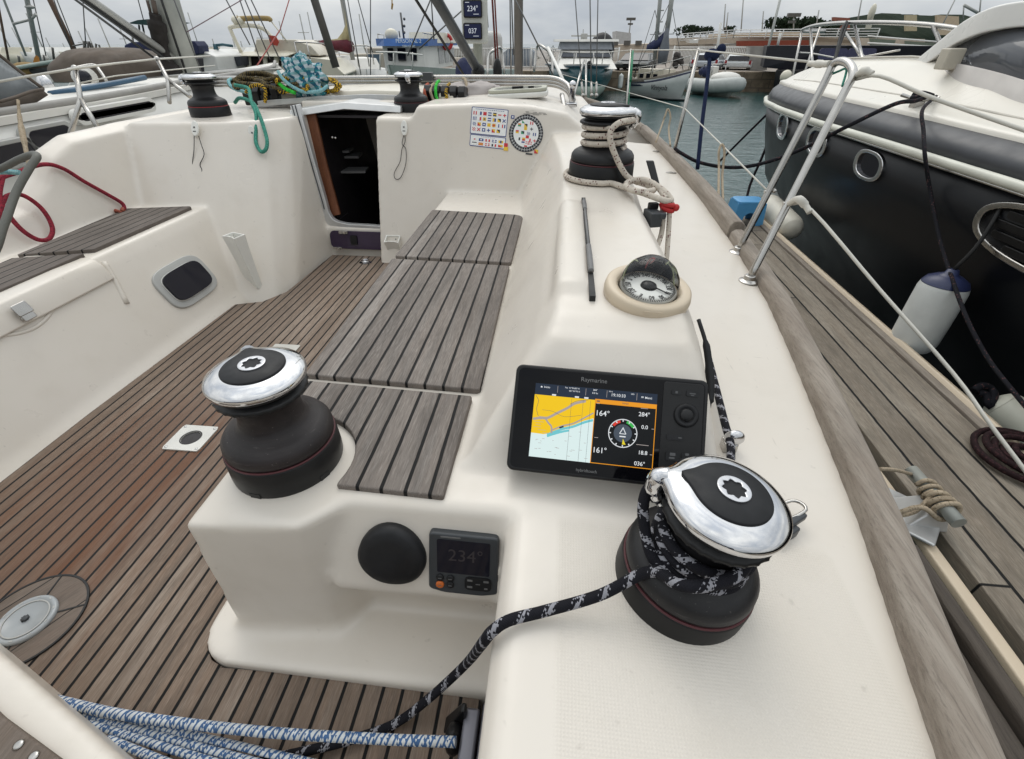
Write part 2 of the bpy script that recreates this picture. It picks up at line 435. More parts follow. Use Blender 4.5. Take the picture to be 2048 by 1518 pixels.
M['rope_dark'] = rope_mat('dark_mooring_rope', (.012,.012,.016), (.10,.05,.05), .12, .5, 8)
M['rope_navy'] = rope_mat('navy_rope', (.012,.02,.055), (.02,.03,.08), .3, .5, 8)
M['cord'] = rope_mat('tan_cord', (.44,.36,.26), (.25,.2,.14), .3, 1.2, 6)
M['thin_black'] = plain('black_cord', .015, .7)
M['wire'] = plain('white_lifeline', (.58,.56,.50), .45)
M['wire_dk'] = plain('rigging_wire', (.13,.13,.13), .4, .6)
M['cleat_red'] = plain('red_cord_knot', (.45,.02,.02), .6, bump=.4, bsc=300)
M['cream'] = plain('cream_plastic', (.60,.50,.37), .4, var=.06)
M['stripe'] = plain('dull_red_stripe', (.07,.012,.016), .5)
# ---------------------------------------------------------------- the sailing yacht we stand on
yacht = thing('sailing_yacht', 'white sailing yacht with teak cockpit filling the foreground', 'sailboat', (0,0,WATER))
RAIL = [(-1.2,.16),(-.6,.28),(-.1,.41),(.227,.485),(.374,.518),(.538,.556),(.777,.598),(1.094,.650),(1.406,.695),(1.931,.737),(2.709,.766),(3.558,.762),(4.2,.752),(4.98,.728),(6.0,.62),(7.2,.40),(8.4,.02),(9.4,-.45),(10.2,-.95)]
def railx(y):
    for (a, b), (c, d) in zip(RAIL, RAIL[1:]):
        if a <= y <= c: return b+(d-b)*(y-a)/(c-a)
    return RAIL[-1][1]
def deckz(x): return -.622-.045*max(0, x+.05)/.75 if x < .7 else -.67
def lerp(t, pts):
    for (a, b), (c, d) in zip(pts, pts[1:]):
        if t <= c: return b+(d-b)*max(0, (t-a))/(c-a)
    return pts[-1][1]
g = MB()
# starboard side deck and after coaming
secs = []
for y in (-1.2,-.6,-.1,.3,.55,.8,1.1,1.4,1.9,2.3,2.7,3.2,3.6,4.0,4.3):
    xr = railx(y)
    secs.append([(-.055,y,-1.15),(-.055,y,-.65),(-.035,y,-.622),(.15,y,deckz(.15)),(xr*.6,y,deckz(xr*.6)),(xr,y,-.672),(xr+.02,y,-1.15)])
g.loft(secs)
# bench with winch block, instrument panel and foot flange
g.loft([[(-.615,y,-1.15),(-.600,y,-.95),(-.575,y,-.66),(-.572,y,-.625),(.02,y,-.625),(.02,y,-1.15)] for y in (.52,1.2,2.0,2.75)])
def vloft(pb, pt, z0, z1): g.loft([[(x,y,z0) for x, y in pb], [(x,y,z1) for x, y in pt]])
vloft([(-.612,.395),(-.40,.41),(-.36,.46),(-.36,.6),(-.612,.6)], [(-.572,.405),(-.385,.42),(-.322,.478),(-.322,.6),(-.572,.6)], -1.15, -.625)
g.loft([[(x,.478,-.622),(x,.412,-.795),(x,.470,-.835),(x,.478,-.94),(x,.6,-1.15),(x,.6,-.622)] for x in (-.36,-.20,-.02)])
fl = [(-.655,.56)]+[(-.585+.07*math.cos(R(a)), .405+.07*math.sin(R(a))) for a in (180,205,230,255,270)]+[(.0,.325),(.0,.65),(-.655,.65)]
g.loft([[(x,y,-1.15) for x, y in fl], [(x,y,-.952) for x, y in fl]])
# instrument pod and starboard coaming
def coam(y):
    zt = lerp(y, [(.545,-.635),(.575,-.607),(.692,-.478),(.735,-.442),(.80,-.421),(.9,-.412),(1.2,-.408),(1.5,-.402),(1.62,-.388),(2.1,-.380),(2.5,-.36),(3.0,-.34),(4.3,-.34)])
    k = (zt+.64)/.23
    xl0 = lerp(y, [(.5,-.145),(2.0,-.145),(2.4,-.2)]); xlt = xl0+.14*min(1, k)
    xr0 = lerp(y, [(.5,.315),(1.0,.335),(1.6,.315),(2.4,.33),(3.2,.28),(4.3,.22)]); xrt = xr0-.045*min(1, k)
    d = .035*min(1, k+.05)
    return [(xl0-.01,y,-.75),(xl0,y,-.628),(xlt-.02,y,zt-.05*k),(xlt+.022,y,zt),(xrt-d,y,zt+.001),(xrt,y,zt-d),(xr0,y,-.66),(xr0,y,-.75)]
g.loft([coam(y) for y in (.545,.575,.63,.692,.735,.80,.9,1.1,1.3,1.5,1.62,1.8,2.1,2.5,3.0,3.6,4.3)])
g.loft([[(x0,y,-.5),(x0+.005,y,zt-.02),(x0+.018,y,zt),(x1-.012,y,zt),(x1,y,zt-.012),(x1,y,-.5)] for y, zt, x0, x1 in ((.86,-.415,-.002,.072),(.90,-.394,-.004,.073),(1.2,-.386,-.002,.073),(1.44,-.38,.0,.073),(1.50,-.392,.004,.07))])
# cabin bulkhead, starboard of the companionway
def blk(zt): return 2.33+(zt+.97)*.388
secs = []
for x, zt in ((-.945,-.302),(-.76,-.302),(-.73,-.252),(-.4,-.238),(-.15,-.247),(.02,-.275),(.10,-.33),(.2,-.45),(.3,-.62)):
    sl = .0 if zt > -.3 else 0
    secs.append([(x,blk(-1.15),-1.15),(x,blk(zt)-.004,zt-.012),(x,blk(zt)+.02,zt),(x,4.3,zt-.012),(x,4.3,-1.15)])
g.loft(secs)
# companionway sill and roof bridge
g.loft([[(x,2.44,-1.15),(x,2.49,-.84),(x,2.52,-.83),(x,2.56,-.84),(x,2.56,-1.15)] for x in (-1.42,-.90)])
g.box((-1.15,3.58,-.285), (.62,1.44,.05))
# port winch island
vloft([(-1.395,1.80),(-1.335,1.84),(-1.285,1.95),(-1.255,2.42),(-1.255,3.55),(-2.10,3.55),(-2.10,1.72),(-1.60,1.70),(-1.46,1.745)],
      [(-1.60,2.37),(-1.46,2.46),(-1.39,2.58),(-1.365,2.68),(-1.365,3.5),(-2.06,3.5),(-2.06,3.0),(-2.06,2.30),(-1.80,2.32)], -1.15, -.305)
# port bench, seat back and coaming
g.loft([[(-2.7,y,-1.15),(-2.7,y,-.66),(-1.99,y,-.64),(-1.96,y,-.625),(-1.66,y,-.625),(-1.635,y,-.665),(-1.495,y,-.945),(-1.45,y,-1.0),(-1.45,y,-1.15)] for y in (-.9,.5,1.5,2.6)])
secs = []
for y, zt in ((.2,-.60),(.6,-.585),(1.2,-.545),(1.62,-.50),(1.76,-.43),(1.84,-.355),(1.98,-.312),(2.3,-.302),(2.8,-.30),(3.5,-.31)):
    k = (zt+.66)/.36
    secs.append([(-1.955,y,-.75),(-1.965,y,-.64),(-1.98-.08*k,y,zt-.03),(-2.03-.08*k,y,zt),(-2.13,y,zt-.005),(-2.16,y,zt-.05),(-2.24,y,-.69),(-2.24,y,-.75)])
g.loft(secs)
g.loft([[(-2.20,y,-1.15),(-2.20,y,-.68),(-2.78+.2*max(0,(1.2-y)/2),y,-.70),(-2.78+.2*max(0,(1.2-y)/2),y,-1.15)] for y in (-.9,1.0,4.3)])
# aft moulding at the port quarter, low in the picture
q = [(-1.10,.345),(-.858,.260),(-.711,.208),(-.56,.154),(-.50,.10),(-.50,-.2),(-1.6,-.2),(-1.6,.52)]
g.loft([[(x,y,-1.15) for x, y in q], [(x,y,-.80) for x, y in q]])
mo = g.build('moulding', M['gel'])
md = mo.modifiers.new('r', 'REMESH'); md.mode = 'VOXEL'; md.voxel_size = .0105; md.use_smooth_shade = True
sm = mo.modifiers.new('s', 'SMOOTH'); sm.factor = .5; sm.iterations = 4
dg = bpy.context.evaluated_depsgraph_get(); em = mo.evaluated_get(dg).to_mesh()
NV = len(em.vertices); co = np.empty(NV*3, np.float32); em.vertices.foreach_get('co', co); co = co.reshape(-1,3).astype(np.float64)
nrm = np.empty(NV*3, np.float32); em.vertices.foreach_get('normal', nrm); nrm = nrm.reshape(-1,3)
faces = [tuple(p.vertices) for p in em.polygons]
cen = np.array([co[list(f)].mean(axis=0) for f in faces])
mo.evaluated_get(dg).to_mesh_clear(); bpy.data.objects.remove(mo)
X, Y, Z = cen[:,0], cen[:,1], cen[:,2]
reg = np.zeros(len(faces), int)                      # 0 side_deck
reg[(X > -.66) & (X < -.05) & (Y < 2.36) & (Z < -.612)] = 1      # bench
reg[(X > -.17) & (X < .335) & (Y > .56) & (Y < 2.2) & (Z > -.618)] = 2
reg[(X > -1.0) & (X < .30) & (Y > 2.36) & (Z > -1.2) & (reg != 2)] = 3
reg[(X <= -1.0) & (X > -1.43) & (Y > 2.2)] = 3
reg[(X <= -1.2) & (Y > 1.6) & (Z > -1.2) & (X > -2.6) & (reg != 3)] = 4
reg[(X <= -1.3) & (Z < -.6) & (Y < 2.36) & (Y < 1.72+.38*(Z+.97)+.0)] = 5
reg[(X <= -1.9) & (Y < 1.62) & (Z > -.618)] = 6
reg[(X <= -1.955) & (Y >= 1.62) & (X > -2.5)] = 6
reg[(X < -.5) & (Y < .5) & (X > -1.7) & (Z < -.77) & (Y < .31-.45*(X+.99)) & (Y < .5) & (X < -.655)] = 7
reg[(X < -.5) & (Y < .14)] = np.where((X[(X < -.5) & (Y < .14)] > -1.62), 7, 5)
names = {0:('side_deck','gel_deck','broad side deck with a patch of non-skid under the winch'),1:('bench','gel','starboard bench moulding with instrument panel in its end face'),2:('coaming','gel','starboard coaming with instrument pod'),3:('cabin_bulkhead','gel','raked cabin bulkhead beside the companionway'),4:('winch_island','gel','rounded white island carrying the port winch'),5:('bench','gel','port bench with sloping face'),6:('coaming','gel','port coaming and seat back'),7:('stern_moulding','gel','corner of white moulding at the stern')}
for k, (nm, mk, lb) in names.items():
    idx = np.nonzero(reg == k)[0]
    if not len(idx): continue
    used = sorted({i for f in idx for i in faces[f]}); mp = {a: b for b, a in enumerate(used)}
    me = bpy.data.meshes.new(nm); off = np.array([0,0,WATER])
    me.from_pydata((co[used]-off).tolist(), [], [tuple(mp[i] for i in faces[f]) for f in idx])
    me.materials.append(M[mk]); me.polygons.foreach_set('use_smooth', [True]*len(me.polygons))
    me.normals_split_custom_set_from_vertices([tuple(n) for n in nrm[used].tolist()])
    o = bpy.data.objects.new(nm, me); C.objects.link(o); o.parent = yacht; o['label'] = lb
del faces, cen, co, nrm
# hull under the rail and the foredeck
h = MB(); secs = []
for y, xr in RAIL:
    secs.append([(xr+.035,y,-.68),(xr+.045,y,-.95),(xr-.02,y,-1.35),(xr-.22,y,WATER-.25),(-2.07-xr+.25,y,WATER-.25),(-2.10-xr,y,-1.2),(-2.10-xr,y,-.70),(-2.06-xr,y,-.70),(-2.02-xr,y,-1.17),(xr-.08,y,-1.17),(xr-.02,y,-.70)])
h.loft(secs, 0, True); h.build('hull', M['gel'], yacht)
h = MB()
fd = [r for r in RAIL if r[0] > 4.15]
h.loft([[(xr,y,-.672),(xr*.5-.5,y,-.64),(-1.05,y,-.60),(-1.6-xr*.5,y,-.64),(-2.1-xr,y,-.672),(-1.05,y,-.9)] for y, xr in [(4.28,.75)]+fd[1:]], 0, True)
h.loft([[(-1.05+w*s_,y,z0) for s_, z0 in ((-1,-.68),(-.86,zt-.06),(-.6,zt),(0,zt+.015),(.6,zt),(.86,zt-.06),(1,-.68))] for y, w, zt in ((3.45,1.02,-.29),(4.4,.98,-.30),(5.2,.92,-.34),(6.6,.75,-.42),(7.6,.5,-.52),(8.2,.3,-.62))], 0, True)
h.build('foredeck', M['gel'], yacht)
h = MB()                                              # strakes on the topside, seen through the gap above the pontoon
for zz, rr, dx in ((-.79,.040,.075),(-.90,.03,.085)):
    h.tube([(railx(y)+dx, y, zz) for y in (-1.1,-.5,0,.3,.6,.9)], rr, 8, 4)
h.build('rubbing_strake', M['rail_wood'], yacht)
# toe rails
def toe(y0, y1, n, wd, ht, flare):
    t = MB(); secs = []
    for k in range(n+1):
        y = y0+(y1-y0)*k/n; x = railx(y)
        secs.append([(x-.012,y,-.690),(x-.004,y,-.672+ht*.72),(x+.012,y,-.672+ht),(x+wd*.7,y,-.672+ht),(x+wd,y,-.672+ht*.78),(x+wd+flare,y,-.72)])
    t.loft(secs); return t.build('toe_rail', M['rail_wood'], yacht, .006, 2)
toe(-1.15, 2.02, 26, .050, .040, .004)
toe(2.05, 4.9, 20, .058, .062, .008); toe(4.92, 9.3, 16, .05, .06, .006)
# teak panels on the benches
def panel(name, poly, mat, z0, z1, lab=None):
    p = MB(); p.prism(poly, z0, z1); o = p.build(name, mat, yacht, .004, 2)
    if lab: o['label'] = lab
    return o
ZT = -.611
def rnd(poly, r, n=5):
    out = []; N = len(poly)
    for i, p in enumerate(poly):
        ri = r[i] if isinstance(r, (list, tuple)) else r
        p = Vector((p[0],p[1])); a = Vector(poly[i-1][:2])-p; b = Vector(poly[(i+1) % N][:2])-p
        if ri <= 0: out.append((p.x,p.y)); continue
        A = p+a.normalized()*ri; B = p+b.normalized()*ri
        for k in range(n+1):
            t = k/n; q = A*(1-t)**2+p*2*t*(1-t)+B*t*t; out.append((q.x,q.y))
    return out
panel('teak_panel', rnd([(-.567,2.10),(-.567,1.535),(-.149,1.512),(-.147,2.06)], (.012,.008,.008,.05)), M['teak_seat'], -.64, ZT, 'far teak panel of the starboard bench')
panel('teak_panel', rnd([(-.569,1.512),(-.555,.808),(-.146,.788),(-.151,1.486)], .008), M['teak_seat'], -.64, ZT, 'long middle teak panel of the starboard bench')
cx, cy, rr = -.473, .547, .128
arc = [(cx+rr*math.cos(R(a)), cy+rr*math.sin(R(a))) for a in range(95, -32, -8)]
panel('teak_panel', [(-.163,.492),(-.160,.766),(-.540,.786)]+[(-.545,cy+.10+.03)]+[p for p in arc if p[1] > .502]+[(-.352,.499)], M['teak_seat'], -.64, ZT, 'near teak panel cut round the winch foot')
panel('teak_panel', rnd([(-1.690,1.492),(-1.690,2.05),(-1.965,1.985),(-1.935,1.60),(-1.918,1.415)], (.006,.02,.01,.0,.006)), M['teak_port'], -.64, ZT, 'forward teak panel of the port bench')
panel('teak_panel', rnd([(-1.690,-.6),(-1.690,1.452),(-1.905,1.385),(-1.88,1.15),(-1.84,-.6)], .006), M['teak_port'], -.64, ZT, 'after teak panel of the port bench')
sole = [(-.105,.34),(-.60,.332)]+[(-.585+.072*math.cos(R(a)), .405+.072*math.sin(R(a))) for a in (265,240,215,190,180)]+[(-.657,.56),(-.63,.62),(-.60,2.42),(-1.255,2.415),(-1.28,1.93),(-1.34,1.82),(-1.45,1.78),(-1.475,1.0),(-1.475,-.4),(-.092,-.4),(-.085,.30),(-.09,.325)]
panel('cockpit_sole', sole, M['teak_sole'], -1.02, SOLE)
s = MB(); s.box((-.8,1.0,-1.06), (1.6,3.2,.04)); s.build('sole_tray', M['gel_cream'], yacht)
# round teak inset with its dark ring
c0 = pz(58,1242,SOLE)
t = MB(); t.prism([(c0.x+.098*math.cos(2*math.pi*k/48)*1.0, c0.y+.098*math.sin(2*math.pi*k/48)) for k in range(48)], SOLE-.01, SOLE+.003); ti = t.build('round_inset', M['teak_round'], yacht)
t = MB(); ring(t, [(.1025*math.cos(2*math.pi*k/48),.1025*math.sin(2*math.pi*k/48)) for k in range(48)], [(.0985*math.cos(2*math.pi*k/48),.0985*math.sin(2*math.pi*k/48)) for k in range(48)], -.008, .0042, Matrix.Translation(Vector((c0.x,c0.y,SOLE))))
for a in (25,100,190,285):
    t.box((c0.x+.076*math.cos(R(a)), c0.y+.076*math.sin(R(a)), SOLE+.0035), (.050,.003,.002), 0, R(a))
t.build('caulk_ring', M['caulk'], ti)
# locker lid, latch and opening port on the port bench
l = MB()
secs = []
for y in (-.7,.4,.9,1.32,1.425,1.44):
    e = .004 if y > 1.42 else 0
    secs.append([(-1.905,y,-.640),(-1.900,y,-.619+0),(-1.668+e,y,-.6185-e),(-1.640,y,-.628-e),(-1.622,y,-.655),(-1.605,y,-.700),(-1.618,y,-.703),(-1.66,y,-.66)])
l.loft(secs); lid = l.build('locker_lid', M['gel'], yacht, .006, 2)
l = MB(); l.box((0,0,0), (.004,.05,.05)); 
F = frame(pX(45,617,-1.600), (0,-1,0), (-.4,0,1))
l = MB(); l.prism(rrect(.046,.036,.005), 0, .004, 0, F); l.prism(rrect(.038,.020,.004,5,0,-.026), .003, .009, 0, F)
l.tube([F @ Vector((0,.004,.004)), F @ Vector((0,.004,.015))], .010, 12); l.tube([F @ Vector((-.02,-.026,.012)), F @ Vector((.02,-.026,.012))], .006, 8)
lt = l.build('latch', M['steel'], lid, .002, 2)
l = MB(); l.ball(F @ Vector((0,.004,.014)), .011, 12, 8); l.prism(rrect(.030,.010,.003,3,0,-.026), .009, .0115, 0, F); l.build('lock', M['dkgrey'], lt)
# finger scoop below the lid and the drain gutter beside it (shallow mouldings)
def face_pt(u, v):  # point on the sloping port bench face
    r = ray(u, v); n = Vector((.28,0,.14)).normalized(); n = Vector((.894,0,.447)); p0 = Vector((-1.565,0,-.805))
    return r*(n.dot(p0)/n.dot(r))
FN = Vector((.894,0,.447))
PF = frame(face_pt(372,563), (0,-1,0), (-.447,0,.894))
w = MB(); ring(w, oval(.142,.088,40,3.8), oval(.112,.060,40,4.2), -.01, .010, PF); wf = w.build('port_window', M['ltgrey'], yacht, .004, 2)
w = MB(); ring(w, oval(.114,.062,40,4.2), oval(.108,.056,40,4.2), -.012, .004, PF); w.build('inner_rim', M['white_plastic'], wf)
w = MB(); w.prism(oval(.112,.060,40,4.2), -.02, .001, 0, PF); w.build('pane', M['glass_dark'], wf)
w = MB(); w.tube([face_pt(790/3.795,(850/3.795)+300)+FN*-.004, face_pt(230,560)+FN*-.004, face_pt(254,607)+FN*-.004], .011, 10, 4); w.build('drain_gutter', M['gel'], yacht)
w = MB(); w.tube([face_pt(u,v)+FN*-.003 for u, v in ((-20,672),(30,668),(70,655),(98,630),(110,598))], .007, 8, 5); w.build('scoop_edge', M['gel'], yacht)
# companionway: aluminium frame, jamb, washboard, hatch garage, dark interior
fr_pts = [pY(585,212,2.66),pY(612,290,2.61),pY(640,378,2.56)]
a = MB()
def strip(pts, wd, th, mi=0, back=(0,1,0)):
    """flat bar through pts lying across the view of the opening"""
    P = [Vector(p) for p in pts]; back = Vector(back)
    secs = []
    for k, p in enumerate(P):
        t = (P[min(k+1,len(P)-1)]-P[max(k-1,0)]).normalized(); sd = t.cross(back).normalized()
        secs.append([p-sd*wd/2, p+sd*wd/2, p+sd*wd/2+back*th, p-sd*wd/2+back*th])
    a.loft(secs, mi)
path = catmull([pY(588,210,2.64),pY(616,310,2.585),pY(642,400,2.535),pY(650,428,2.52),pY(664,447,2.505),pY(690,456,2.50),pY(730,459,2.497),pY(775,462,2.495)], 6)
strip(path, .050, .03)
cf = a.build('companionway_frame', M['alu'], yacht, .003, 2)
a = MB(); strip([p+Vector((.006,-.004,0)) for p in path[:16]], .004, .006); strip([p+Vector((-.012,-.004,.0)) for p in path[:16]], .0025, .006); a.build('track_groove', M['dkgrey'], cf)
a = MB(); strip([pY(616,226,2.70),pY(640,330,2.64),pY(668,432,2.56)], .075, .02); jb = a.build('door_jamb', M['brown_wood'], yacht, .003, 2)
a = MB()
for u, v in ((665,275),(671,276)): a.ball(pY(u,v,2.66), .006, 10, 6)
a.build('hinge_stud', M['steel'], jb)
a = MB(); WF = frame(pY(717,480,2.462), (1,0,0), (0,.16,.98)); a.prism(rrect(.32,.098,.03), 0, .012, 0, WF); wb = a.build('washboard', M['purple'], yacht, .002, 2)
a = MB(); a.prism(rrect(.038,.05,.006,5,-.02,.002), .012, .02, 0, WF); a.build('vent_plate', M['black'], wb)
a = MB()
for x, y in ((-.12,-.046),(-.075,.042)):
    a.prism(rrect(.05,.014,.004,4,x,y), .012, .022, 0, WF); a.tube([WF @ Vector((x,y,.02)), WF @ Vector((x+.012,y,.034))], .007, 8)
a.build('hinge', M['steel'], wb)
# interior lining, coloured near-black to carry the shade below deck
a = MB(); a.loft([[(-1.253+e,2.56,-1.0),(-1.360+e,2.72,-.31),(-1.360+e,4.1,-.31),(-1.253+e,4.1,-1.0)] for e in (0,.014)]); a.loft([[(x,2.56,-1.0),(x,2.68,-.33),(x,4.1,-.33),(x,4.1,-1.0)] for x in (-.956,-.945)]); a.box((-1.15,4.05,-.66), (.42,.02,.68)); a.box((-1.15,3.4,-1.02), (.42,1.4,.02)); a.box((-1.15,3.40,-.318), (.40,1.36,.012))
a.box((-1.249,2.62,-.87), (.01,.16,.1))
a.build('interior_lining', M['shade_black'], yacht)
a = MB()
for (u, v, y, wd) in ((686,300,3.0,.1),(690,311,3.0,.19),(703,340,2.9,.19)):
    p = pY(u, v, y); a.box((p.x,p.y,p.z), (wd,.12,.012), 0, .15)
a.build('step', M['grey'], yacht)
a = MB(); FQ = frame(pY(644,243,3.0), (1,.05,0), (0,.1,1)); a.prism(rrect(.145,.082,.01), 0, .01, 0, FQ); a.build('galley_mirror', plain('pinkish_panel', (.16,.10,.13), .3), yacht)
a = MB(); p = pY(752,222,3.2); a.box(p, (.26,.10,.012), 0, .25, ); a.build('deckhead_strip', plain('mauve_strip', (.12,.10,.17), .4), yacht)
# sliding hatch and its garage
a = MB()
ga = [pY(560,211,2.66), pY(690,200,2.72), pY(790,203,2.80)]
a.loft([[(x,y,z),(x,y+.02,z+.03),(x,y+.4,z+.03),(x,y+.4,z)] for x, y, z in ((-1.44,2.66,-.318),(-1.15,2.70,-.282),(-.86,2.74,-.300))]); sh = a.build('sliding_hatch', M['alu'], yacht, .004, 2)
a = MB()
a.loft([[(x,y,z),(x,y+.012,z+.022),(x,y+.6,z+.028),(x,y+.6,z)] for x, y, z in ((-1.80,2.93,-.272),(-1.40,2.98,-.248),(-1.10,3.0,-.238),(-.80,3.0,-.245),(-.62,2.98,-.258))]); a.build('hatch_garage', M['gel_cream'], yacht, .006, 2)
a = MB(); a.loft([[(x,y,z),(x,y,z+.028),(x,y+.01,z+.028),(x,y+.01,z)] for x, y, z in ((-1.74,2.90,-.295),(-1.40,2.94,-.272),(-1.10,2.965,-.262),(-.78,2.965,-.268))]); a.build('garage_edge', M['alu'], yacht, .002, 1)
a = MB(); a.loft([[(x,y,z),(x,y,z+.014),(x,y+.2,z+.014),(x,y+.2,z)] for x, y, z in ((-1.4,2.78,-.300),(-1.10,2.80,-.282),(-.80,2.82,-.286))]); a.build('hatch_slot', M['purple'], yacht)
# cabin-top deck hatch
HF = frame((0,0,0), (1,0,0), (0,1,0)); hp = pz(1037,192,-.243)
HM = Matrix.Translation(Vector((hp.x,hp.y,-.246))) @ Matrix.Rotation(R(-3), 4, 'Y')
a = MB(); a.prism(rrect(.335,.26,.07,7), 0, .026, 0, HM); dh = a.build('deck_hatch', M['white_plastic'], yacht, .008, 3)
a = MB(); ring(a, rrect(.325,.25,.066,7), rrect(.262,.187,.05,7), .0265, .044, HM); a.build('hatch_rim', plain('hatch_rim', (.42,.42,.34), .45), dh, .005, 2)
a = MB(); a.prism(rrect(.268,.192,.052,7), .02, .040, 0, HM); a.build('pane', M['glass_grey'], dh, .003, 2)
a = MB(); a.prism(oval(.032,.018,20), .040, .052, 0, HM @ Matrix.Translation((.0,-.03,0))); a.prism(oval(.016,.014,16), .040, .050, 0, HM @ Matrix.Translation((.075,-.03,0))); a.build('handle', M['black'], dh)
# winch handle pockets
def pocket(c, yawdir, rake, full=True):
    d = Vector((math.sin(yawdir), -math.cos(yawdir), 0)); x = Vector((math.cos(yawdir), math.sin(yawdir), 0))
    up = (Vector((0,0,1))-d*rake).normalized()
    P = frame(c, x, up)
    p = MB(); w0, w1, dp = .080, .058, .060; hgt = .27
    out = lambda w, dd, z: [(-w/2,z,0),(w/2,z,0),(w/2,z,dd),(w*.18,z,dd*.86),(-w*.18,z,dd*.86),(-w/2,z,dd)]
    secs = [[P @ Vector(q) for q in out(w, dd, z)] for w, dd, z in ((w1,.018,-hgt),(w1,.030,-hgt+.012),(w0*.9,dp*.9,-.05),(w0,dp,0))]
    secs += [[P @ Vector(q) for q in [(-w0/2+.006,-.0,.006),(w0/2-.006,0,.006),(w0/2-.006,0,dp-.006),(w0*.18,0,dp*.86-.006),(-w0*.18,0,dp*.86-.006),(-w0/2+.006,0,dp-.006)]]]
    secs += [[P @ Vector(q) for q in [(-w0/2+.01,-.06,.008),(w0/2-.01,-.06,.008),(w0/2-.01,-.06,dp*.7),(w0*.18,-.06,dp*.6),(-w0*.18,-.06,dp*.6),(-w0/2+.01,-.06,dp*.7)]]]
    p.loft(secs); o = p.build('handle_pocket', M['white_plastic'], yacht, .002, 2)
    s_ = MB(); s_.ball(P @ Vector((.012,-.02,.01)), .006, 8, 6); s_.build('screw', M['grey'], o)
    return o
_r = ray(787,470); _n = Vector((0,-1,.388)).normalized(); pocket_pt = _r*(_n.dot(Vector((0,2.33,-.97)))/_n.dot(_r))+_n*.002
r = ray(478,466); t_ = 2.10; pocket(r*t_, -.35, -.02)['label'] = 'tall white winch-handle pocket on the port island'
pocket(pocket_pt, 0, -.388)['label'] = 'white winch-handle pocket half hidden behind the bench'
# small white cord fittings
def BP(u, v, out=.0):
    r = ray(u, v); n = Vector((0,-1,.388)).normalized(); return r*(n.dot(Vector((0,2.33,-.97)))/n.dot(r))+n*out
def fitting(p, nrm, up=(0,0,1)):
    n = Vector(nrm).normalized(); x = Vector((0,0,1)).cross(n).normalized()
    F_ = frame(p, x, n.cross(x))
    f = MB(); f.prism(oval(.017,.036,24), -.004, .009, 0, F_); o = f.build('cord_fitting', M['white_plastic'], yacht, .005, 3)
    s_ = MB(); s_.ball(F_ @ Vector((0,.004,.0095)), .0045, 8, 6); s_.box((0,-.014,.0095), (.014,.004,.002), 0, 0, F_); s_.build('screw', M['grey'], o)
    return F_
BN = (0,-.93,.36)
FIT = [fitting(pY(391,258,2.30)+Vector((0,0,0)), (.1,-.86,.5)), fitting(pY(505,268,2.395), (.45,-.82,.35)), fitting(BP(809,257,.002), BN)]

# unseen block and dark sheet added behind the eye to cut light from aft
a = MB(); a.box((-.95,-1.05,-.80), (2.3,.5,.5)); a.build('stern_light_blocker', M['gel'], yacht, .03, 2)
a = MB(); a.box((-.95,-1.45,-.35), (2.9,.03,.75)); a.build('dark_light_blocker', plain('navy_light_blocker', (.02,.025,.05), .8), yacht)
